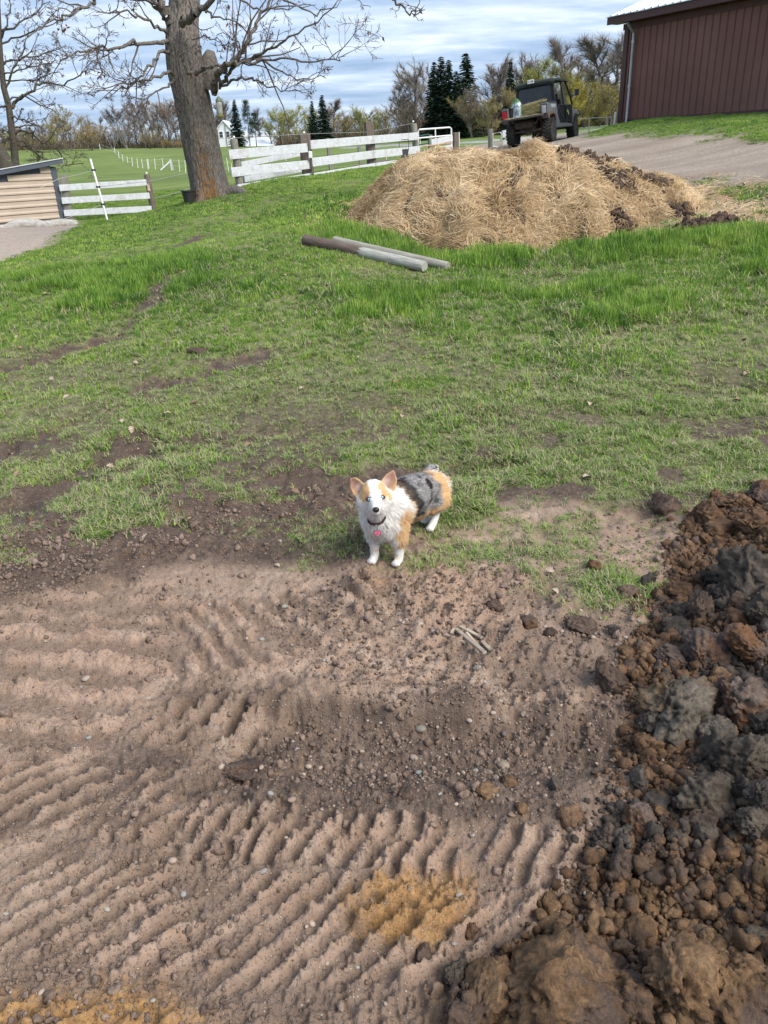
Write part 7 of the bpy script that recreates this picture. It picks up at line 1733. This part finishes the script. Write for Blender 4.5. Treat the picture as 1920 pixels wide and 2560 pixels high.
# ------------------------------------------------------------------ the dog
from mathutils.bvhtree import BVHTree
def dog():
    g = rgen(7)
    paws = {'fl': on_ground(937, 1402), 'fr': on_ground(998, 1409), 'rr': on_ground(1081, 1323), 'rl': on_ground(1066, 1304)}
    for k_ in paws: paws[k_] = paws[k_] + np.array([0, 0, .004])
    org = gz((paws['fl'] + paws['fr'] + paws['rr'] + paws['rl']) / 4)
    J = dict(rump=((1081, 1224), 3.36, .082), loin=((1052, 1224), 3.26, .080), ribs=((1016, 1244), 3.13, .093), shoulder=((978, 1272), 3.03, .100), chest=((958, 1303), 2.97, .081),
             neck=((948, 1268), 2.95, .078), ruff=((943, 1292), 2.925, .068), skull=((935, 1231), 2.90, .055), cheekl=((912, 1253), 2.900, .035), cheekr=((961, 1250), 2.900, .036), brow=((936, 1238), 2.872, .036),
             muzzle=((939, 1260), 2.820, .0245), nosep=((940, 1271), 2.765, .0185), jaw=((941, 1279), 2.795, .0145), throat=((941, 1284), 2.89, .036),
             hipr=((1090, 1248), 3.315, .066), hipl=((1066, 1243), 3.42, .060), tailb=((1070, 1187), 3.42, .030), tailt=((1078, 1172), 3.45, .021), tailx=((1088, 1170), 3.47, .016),
             belly=((1035, 1262), 3.19, .076), briskl=((941, 1309), 2.99, .054), briskr=((990, 1303), 2.99, .058))
    W = {k_: at(*p, D) for k_, (p, D, r) in J.items()}; R = {k_: r for k_, (p, D, r) in J.items()}
    def pt(name, px, D, r): W[name] = at(*px, D); R[name] = r
    up = np.array([0, 0, 1.0])
    def leg(nm, paw, top, chain):
        prev = top
        for i, (off, r) in enumerate(chain):
            W[nm + str(i)] = paw + np.array(off); R[nm + str(i)] = r; E_.append((prev, nm + str(i))); prev = nm + str(i)
    E_ = [('rump', 'loin'), ('loin', 'ribs'), ('ribs', 'shoulder'), ('shoulder', 'chest'), ('shoulder', 'neck'), ('neck', 'skull'), ('neck', 'ruff'), ('ruff', 'chest'), ('skull', 'brow'), ('brow', 'muzzle'), ('muzzle', 'nosep'), ('muzzle', 'jaw'), ('throat', 'ruff'), ('throat', 'muzzle'), ('skull', 'cheekl'), ('skull', 'cheekr'), ('cheekl', 'throat'), ('cheekr', 'throat'),
          ('rump', 'hipr'), ('rump', 'hipl'), ('rump', 'tailb'), ('tailb', 'tailt'), ('tailt', 'tailx'), ('ribs', 'belly'), ('belly', 'loin'), ('chest', 'briskl'), ('chest', 'briskr')]
    fw = (paws['fl'] + paws['fr']) / 2 - (paws['rl'] + paws['rr']) / 2; fw[2] = 0; fw /= np.linalg.norm(fw)
    sd = np.array([fw[1], -fw[0], 0])        # the dog's right-hand side is -sd seen from its front
    leg('fl', paws['fl'], 'briskl', [(up * .110 + fw * -.004, .030), (up * .065 - fw * .004, .0205), (up * .030 - fw * .002, .0190), (up * .015 + fw * .006, .0185), (up * .012 + fw * .022, .0150)])
    leg('fr', paws['fr'], 'briskr', [(up * .115 + fw * -.004, .034), (up * .065 - fw * .004, .0215), (up * .030 - fw * .002, .0195), (up * .015 + fw * .006, .0185), (up * .012 + fw * .022, .0150)])
    leg('rr', paws['rr'], 'hipr', [(up * .135 + fw * .030, .050), (up * .085 - fw * .035, .0255), (up * .060 - fw * .034, .0200), (up * .026 - fw * .012, .0180), (up * .014 + fw * .008, .0180), (up * .012 + fw * .024, .0150)])
    leg('rl', paws['rl'], 'hipl', [(up * .130 + fw * .030, .046), (up * .085 - fw * .035, .0245), (up * .060 - fw * .034, .0195), (up * .026 - fw * .012, .0175), (up * .014 + fw * .008, .0180), (up * .012 + fw * .024, .0150)])
    S = []
    for a, b in E_:
        d = np.linalg.norm(W[a] - W[b]); n = max(2, int(d / (min(R[a], R[b]) * .3)) + 1)
        for f in np.linspace(0, 1, n): S.append((W[a] + (W[b] - W[a]) * f, R[a] + (R[b] - R[a]) * f))
    for nm in ('fl', 'fr', 'rr', 'rl'):            # toes
        for i in range(4):
            o = (i - 1.5) * .0088; S.append((paws[nm] + fw * (.034 - abs(i - 1.5) * .004) + sd * o + up * .009, .0085))
    bm = bmesh.new()
    for c, r in S: bmesh.ops.create_icosphere(bm, subdivisions=2, radius=r, matrix=Matrix.Translation(Vector(c - org)))
    # ears: cupped leaves with thickness, rooted in the skull
    ears = []
    def ear(base_in, base_out, tip, bulge_out, bulge_in, D0, D1, cup):
        bi, bo, tp = at(*base_in, D0), at(*base_out, D0 - .012), at(*tip, D1)
        mo, mi = at(*bulge_out, (D0 + D1) / 2 - .006), at(*bulge_in, (D0 + D1) / 2 + .004)
        nrm = np.cross(bo - bi, tp - bi); nrm /= np.linalg.norm(nrm); nrm = nrm if nrm[1] < 0 else -nrm    # towards us
        n, m = 9, 7; F_, B_ = [], []
        for i in range(n):
            f = i / (n - 1)
            lo = (1 - f) ** 2 * bi + 2 * f * (1 - f) * (2 * mi - .5 * bi - .5 * tp) + f * f * tp; ro = (1 - f) ** 2 * bo + 2 * f * (1 - f) * (2 * mo - .5 * bo - .5 * tp) + f * f * tp
            for j in range(m):
                q = j / (m - 1); p = lo + (ro - lo) * q; c = cup * (1 - (2 * q - 1) ** 2) * (1 - f * .8)
                F_.append(p - nrm * c); B_.append(p - nrm * (c + .011 * (1 - f * .3)))
        vs = [bm.verts.new(Vector(p - org)) for p in F_ + B_]; o = n * m
        for i in range(n - 1):
            for j in range(m - 1):
                a = i * m + j
                bm.faces.new([vs[a], vs[a + 1], vs[a + m + 1], vs[a + m]]); bm.faces.new([vs[o + a], vs[o + a + m], vs[o + a + m + 1], vs[o + a + 1]])
        for i in range(n - 1):
            for j in (0, m - 1):
                a = i * m + j; q = [vs[a], vs[a + m], vs[o + a + m], vs[o + a]]; bm.faces.new(q if j == 0 else q[::-1])
        for i in (0, n - 1):
            for j in range(m - 1):
                a = i * m + j; q = [vs[a], vs[o + a], vs[o + a + 1], vs[a + 1]]
                try: bm.faces.new(q if i == 0 else q[::-1])
                except ValueError: pass
        ears.append(((bi + bo) / 2 * .45 + tp * .55, nrm, np.array(F_), tp, (bi + bo) / 2))
    ear((915, 1219), (898, 1249), (874, 1196), (878, 1228), (894, 1196), 2.905, 2.935, .016)
    ear((949, 1213), (979, 1238), (984, 1174), (993, 1207), (962, 1190), 2.915, 2.945, .016)
    bmesh.ops.recalc_face_normals(bm, faces=bm.faces)
    me0 = bpy.data.meshes.new('tmp'); bm.to_mesh(me0); bm.free()
    ob = bpy.data.objects.new('tmp', me0); COL.objects.link(ob)
    m = ob.modifiers.new('r', 'REMESH'); m.mode = 'VOXEL'; m.voxel_size = .0042
    m = ob.modifiers.new('s', 'SMOOTH'); m.factor = .5; m.iterations = 5
    dg = bpy.context.evaluated_depsgraph_get(); me = bpy.data.meshes.new_from_object(ob.evaluated_get(dg)); bpy.data.objects.remove(ob)
    me.name = 'body'
    nv = len(me.vertices); V = np.empty(nv * 3, np.float32); me.vertices.foreach_get('co', V); V = V.reshape(-1, 3).astype(float)
    NV = np.empty(nv * 3, np.float32); me.vertices.foreach_get('normal', NV); NV = NV.reshape(-1, 3).astype(float)
    bvh = BVHTree.FromPolygons([Vector(v) for v in V], [tuple(p.vertices) for p in me.polygons])
    def surf(px, py, off=0.0):
        d = ray(px, py); d = d / np.linalg.norm(d); hit = bvh.ray_cast(Vector(np.array([0, 0, EYE]) - org), Vector(d))
        if hit[0] is None: return at(px, py, 2.95) - org, Vector((0, -1, 0))
        return np.array(hit[0]) + np.array(hit[1]) * off, hit[1]
    # coat ------------------------------------------------------------------
    WH, OR, BK, GR = np.array([.73, .70, .655]), np.array([.58, .365, .185]), np.array([.016, .016, .018]), np.array([.235, .225, .22])
    C = np.tile(WH, (nv, 1)); L = np.full(nv, .012)
    ax0, ax1 = W['chest'] - org, W['rump'] - org; axd = (ax1 - ax0); aL = np.hypot(axd[0], axd[1]); axn = np.array([axd[0], axd[1], 0]) / aL
    s_ = ((V - ax0) @ axn) / aL
    nz = (fbm3(V, 26, 3, 3) - .5); nz2 = (fbm3(V, 70, 2, 9) - .5); s2 = s_ + nz * .16 + nz2 * .05
    z = V[:, 2]
    body = z > .055
    def put(mask, col):
        nonlocal C
        mask = np.clip(mask, 0, 1)[:, None]; C = C * (1 - mask) + np.asarray(col) * mask
    zz = z + nz * .05
    head = (np.linalg.norm(V - (W['skull'] - org), axis=1) < .135) & (s_ < .14)
    nh = (~head).astype(float)
    hi = smooth(.10, .14, zz)
    put(nh * smooth(.16, .22, s2) * smooth(.075, .105, zz) * smooth(1.3, 1.2, s2), OR)                       # tan underlay of flank, shoulder, thigh
    merle = smooth(.26, .30, s2) * smooth(.86, .80, s2) * smooth(.115, .15, zz) * nh
    blot = smooth(.50, .66, fbm3(V, 38, 4, 21)) * .8; fl = fbm3(V, 190, 2, 5)
    mc = GR * (0.1 + 1.8 * fl[:, None]); mc = mc * (1 - blot[:, None]) + BK * blot[:, None]
    C = C * (1 - merle[:, None]) + mc * merle[:, None]
    put(nh * smooth(.20, .245, s2 - (.20 - z) * .25) * smooth(.40, .35, s2 - (.20 - z) * .25) * smooth(.11, .14, zz) * (.62 + .5 * fl), BK)  # black bar behind the shoulder
    put(nh * smooth(.035, .022, np.linalg.norm(V - surf(1072, 1210)[0], axis=1) + nz * .02), BK)
    put(nh * smooth(1.03, 1.10, s2) * smooth(.29, .25, z), WH)                                           # pale breeches
    put(nh * smooth(.10, .07, zz) * smooth(.5, .6, s_), WH)
    for c, r in ((W['tailt'] - org, .03), (W['tailb'] - org, .035)):
        put(smooth(r * 1.3, r * .8, np.linalg.norm(V - c, axis=1)), mc * 1.15); put(smooth(r * .8, r * .4, np.linalg.norm(V - (c + np.array([.006, -.02, .0])), axis=1) + nz * .03) * .9, BK)
    # shoulder and near foreleg
    for p, r in (((1013, 1300), .05), ((1010, 1335), .045), ((1008, 1362), .028), ((1022, 1320), .04)):
        put(smooth(r * 1.15, r * .7, np.linalg.norm(V - surf(*p)[0], axis=1) + nz * .03), OR)
    for p, r in (((940, 1376), .009), ((994, 1398), .008), ((992, 1388), .006)): put(.7 * smooth(r * 1.2, r * .5, np.linalg.norm(V - surf(*p)[0], axis=1)), OR)
    # face
    hd = np.linalg.norm(V - (W['skull'] - org), axis=1)
    for p, r in (((909, 1223), .030), ((906, 1240), .026), ((916, 1236), .020), ((915, 1222), .018), ((957, 1219), .026), ((963, 1232), .026), ((975, 1240), .020), ((958, 1229), .016), ((934, 1214), .005)):
        put(smooth(r * 1.1, r * .75, np.linalg.norm(V - surf(*p)[0], axis=1) + nz2 * .022), OR)
    for (c, nrm, F_, tp, b0) in ears:
        el = tp - b0; eL = np.linalg.norm(el); f = ((V - (b0 - org)) @ el) / eL ** 2
        dist = np.min(np.linalg.norm(V[:, None, :] - (F_ - org)[None, ::2], axis=2), axis=1) if nv < 60000 else np.full(nv, 1.0)
        on = smooth(.026, .014, dist) * smooth(.02, .18, f)
        put(on, OR * np.array([.95, .95, 1.0]))
        front = smooth(.15, .5, NV @ nrm)
        core = smooth(.030, .012, np.linalg.norm((V - (b0 + el * .42 - org)) - ((V - (b0 + el * .42 - org)) @ (el / eL))[:, None] * (el / eL) * .62, axis=1))
        put(on * front * core * .85, (.30, .165, .135)); put(on * front * smooth(.016, .005, np.linalg.norm(V - (b0 + el * .22 - org), axis=1)) * .8, (.20, .10, .085))
        put(on * front * smooth(.024, .010, np.linalg.norm(V - (b0 + el * .40 - org + (np.array([.008, 0, 0]) if tp[0] < b0[0] else np.array([-.008, 0, 0]))), axis=1)) * .45, (.62, .54, .48))
    # fur length
    L = np.where(head, .0042, .010); L = np.where((~head) & (s_ < .22) & (z > .10), .017, L); L = np.where((s_ > .85) & (z > .10), .014, L); L = np.where((s_ > 1.05) & (z > .09) & (z < .26), .026, L); L = np.where(np.linalg.norm(V - (W['tailt'] - org), axis=1) < .06, .009, L)
    rd = np.linalg.norm(V - (W['ruff'] - org), axis=1); L = np.where((rd < .12) & (z < W['muzzle'][2] - org[2] - .03) & (s_ < .2), .021, L)
    L = np.where(z < .085, .005, L); L = np.where(np.linalg.norm(V - (W['nosep'] - org), axis=1) < .045, .003, L)
    t = thing('dog', org, 'small merle, tan and white dog with upright ears standing on the muddy lawn edge', 'dog')
    me.polygons.foreach_set('use_smooth', np.ones(len(me.polygons), bool))
    a = me.attributes.new('coat', 'FLOAT_COLOR', 'POINT'); a.data.foreach_set('color', np.concatenate([C, np.ones((nv, 1))], 1).astype(np.float32).ravel())
    kc = NT('dog_coat'); kc.end(kc.attr('coat', 'Color'), .85, .15); link('body', me, kc.m, t)
    # fur: fine strands growing from the skin
    tri = np.array([p.vertices[:] if len(p.vertices) == 4 else (*p.vertices, p.vertices[2]) for p in me.polygons])
    A = np.linalg.norm(np.cross(V[tri[:, 1]] - V[tri[:, 0]], V[tri[:, 2]] - V[tri[:, 0]]), axis=1) + 1e-12; n = 52000
    fi = g.choice(len(tri), n, p=A / A.sum()); u = g.uniform(0, 1, (n, 2)); q = tri[fi]
    def lerp(X): return (X[q[:, 0]] * (1 - u[:, :1]) + X[q[:, 1]] * u[:, :1]) * (1 - u[:, 1:]) + (X[q[:, 3]] * (1 - u[:, :1]) + X[q[:, 2]] * u[:, :1]) * u[:, 1:]
    P, Nn, Cc, Ll, ss = lerp(V), lerp(NV), lerp(C), lerp(L[:, None])[:, 0], lerp(s_[:, None])[:, 0]
    back = axn + np.array([0, 0, -.25]); flow = np.where((ss < .2)[:, None], np.array([.0, .15, -1.0]) + axn * .4, back)
    hm = np.linalg.norm(P - (W['skull'] - org), axis=1) < .10; flow[hm] = (P[hm] - (W['nosep'] - org)) * 6
    flow[P[:, 2] < .09] = [0, 0, -1.0]; rm = ss > 1.05; flow[rm] = axn * .8 + np.array([0, 0, -.8])
    T = flow - Nn * (flow * Nn).sum(1, keepdims=True); T /= np.linalg.norm(T, axis=1, keepdims=True) + 1e-9
    T = T + g.normal(0, .22, (n, 3)); lenv = Ll * g.uniform(.6, 1.3, n); W_ = np.clip(.0012 + Ll * .02, .0009, .0017)
    S_ = np.cross(Nn, T); S_ /= np.linalg.norm(S_, axis=1, keepdims=True) + 1e-9; S_ *= W_[:, None] / 2
    p1 = P + (T * .8 + Nn * .55) * lenv[:, None] * .5; p2 = P + (T * 1.0 + Nn * .42) * lenv[:, None]
    VV = np.stack([P - S_, P + S_, p1 - S_ * .8, p1 + S_ * .8, p2], 1).reshape(-1, 3); b = (np.arange(n) * 5)[:, None]
    tone = (1 + g.normal(0, .13, n))[:, None]; c5 = np.repeat(np.clip(Cc * tone, .005, .92), 5, 0)
    nn = np.repeat(Nn + T * -.15 + g.normal(0, .10, (n, 3)), 5, 0); nn /= np.linalg.norm(nn, axis=1, keepdims=True)
    link('fur', mesh_np('fur', VV, quads=b + [[0, 1, 3, 2]], tris=b + [[2, 3, 4]], cols={'coat': c5}, normals=nn), kc.m, t)['kind'] = 'stuff'
    # nose, eyes, mouth ------------------------------------------------------
    noseM = mottled('nose_leather', (.022, .017, .017), (.04, .03, .03), 40, .4); p, _n = surf(940, 1274, .001)
    bm = bmesh.new(); bmesh.ops.create_uvsphere(bm, u_segments=16, v_segments=12, radius=.0135, matrix=Matrix.Translation(Vector(p)) @ Matrix.Diagonal((1.0, .75, .85, 1))); me2 = bpy.data.meshes.new('nose'); bm.to_mesh(me2); bm.free()
    for f in me2.polygons: f.use_smooth = True
    link('nose', me2, noseM, t)
    for dx in (-.005, .005): MB().lathe([(.0028, -.001), (.0028, .001)], 8, Matrix.Rotation(rad(90), 3, 'X'), c=Vector(p) + Vector((dx, -.0098, -.002))).build('nostril', mottled('nostril', (.004, .003, .003), (.006, .005, .005), 9, .6), t)
    m1, _ = surf(929, 1285, .004); m2, _ = surf(941, 1288, .004); m3, _ = surf(952, 1284, .004)
    MB().tube([m1, m2, m3], .0014, 6).build('mouth_line', noseM, t)
    eyw = mottled('eye_rim', (.02, .015, .013), (.035, .026, .02), 20, .3); eyb = mottled('blue_iris', (.38, .50, .60), (.26, .36, .46), 60, .1); eyp = mottled('pupil', (.004, .004, .005), (.006, .006, .007), 5, .05)
    for px, py in ((922, 1248), (956, 1243)):
        c, nn_ = surf(px, py, -.003); view = Vector(np.array([0, 0, EYE]) - org - c).normalized()
        q = view.to_track_quat('Z', 'Y').to_matrix().to_4x4()
        def disc(r, d, m, nm, par, sq=1.0):
            bm = bmesh.new(); bmesh.ops.create_uvsphere(bm, u_segments=16, v_segments=10, radius=r, matrix=Matrix.Translation(Vector(c) + view * d) @ q @ Matrix.Diagonal((1, sq, .55, 1))); mm = bpy.data.meshes.new(nm); bm.to_mesh(mm); bm.free()
            for f in mm.polygons: f.use_smooth = True
            return link(nm, mm, m, par)
        e = disc(.0150, .0066, eyw, 'eye', t, .66); disc(.0088, .0108, eyb, 'iris', e, .80); disc(.0034, .0143, eyp, 'pupil', e); 
    # claws
    cm = mottled('claw', (.45, .36, .28), (.3, .22, .17), 30, .5)
    for nm in paws:
        for i in range(4):
            o = (i - 1.5) * .0088; p = paws[nm] - org + fw * (.041 - abs(i - 1.5) * .004) + sd * o + up * .006; MB().tube([p, p + fw * .006 - up * .003], [.002, .0006], 5).build('claw', cm, t)
    # collar and tag
    fr = [surf(x, y, o_)[0] for x, y, o_ in ((918, 1296, -.005), (924, 1300, .012), (931, 1303, .020), (938, 1303, .022), (945, 1301, .022), (952, 1298, .018), (959, 1293, .010), (966, 1287, -.006))]
    cen = np.mean(fr, 0) + np.array([.0, .065, .03]); back_ = [cen + np.array([math.cos(a) * .045, math.sin(a) * .045, .01]) for a in np.linspace(-.2, math.pi + .2, 9)]
    ring = fr + back_
    cm2 = mottled('collar_web', (.050, .022, .026), (.030, .018, .020), 30, .7)
    b = MB()
    for i in range(len(ring)): b.beam(ring[i], ring[(i + 1) % len(ring)] + (np.array(ring[(i + 1) % len(ring)]) - ring[i]) * .05, .004, .010)
    col = b.build('collar', cm2, t)
    tg, _ = surf(943, 1322, .026); tgt, _ = surf(941, 1303, .024)
    MB().tube([tgt, (tgt + tg) / 2 + [0, -.004, .004], tg + [0, 0, .012]], .0022, 6).build('ring', M_steel, col)
    hp = [(math.sin(a) ** 3 * 16, 13 * math.cos(a) - 5 * math.cos(2 * a) - 2 * math.cos(3 * a) - math.cos(4 * a)) for a in np.linspace(0, 2 * math.pi, 40, endpoint=False)]
    def heart(sc, d0, d1, nm, mat):
        return MB().prism([(x * sc, 0, y * sc) for x, y in hp], Vector(tg) + Vector((0, d0, 0)), Vector(tg) + Vector((0, d1, 0))).build(nm, mat, col)
    heart(.00095, .0, .003, 'tag_rim', mottled('dark_rim', (.10, .04, .06), (.06, .03, .04), 9, .4)); heart(.00080, -.0015, .001, 'tag', mottled('pink_enamel', (.80, .20, .32), (.72, .15, .27), 60, .3))
    b = MB()
    for r_, w_ in ((.0025, 6), (-.0025, 5)):
        for i in range(w_): b.box(Vector(tg) + Vector(((i - (w_ - 1) / 2) * .0026, -.0019, r_)), (.0016, .0006, .0026))
    b.build('engraving', mottled('engraving', (.42, .05, .12), (.36, .04, .1), 9, .4), col)
dog()
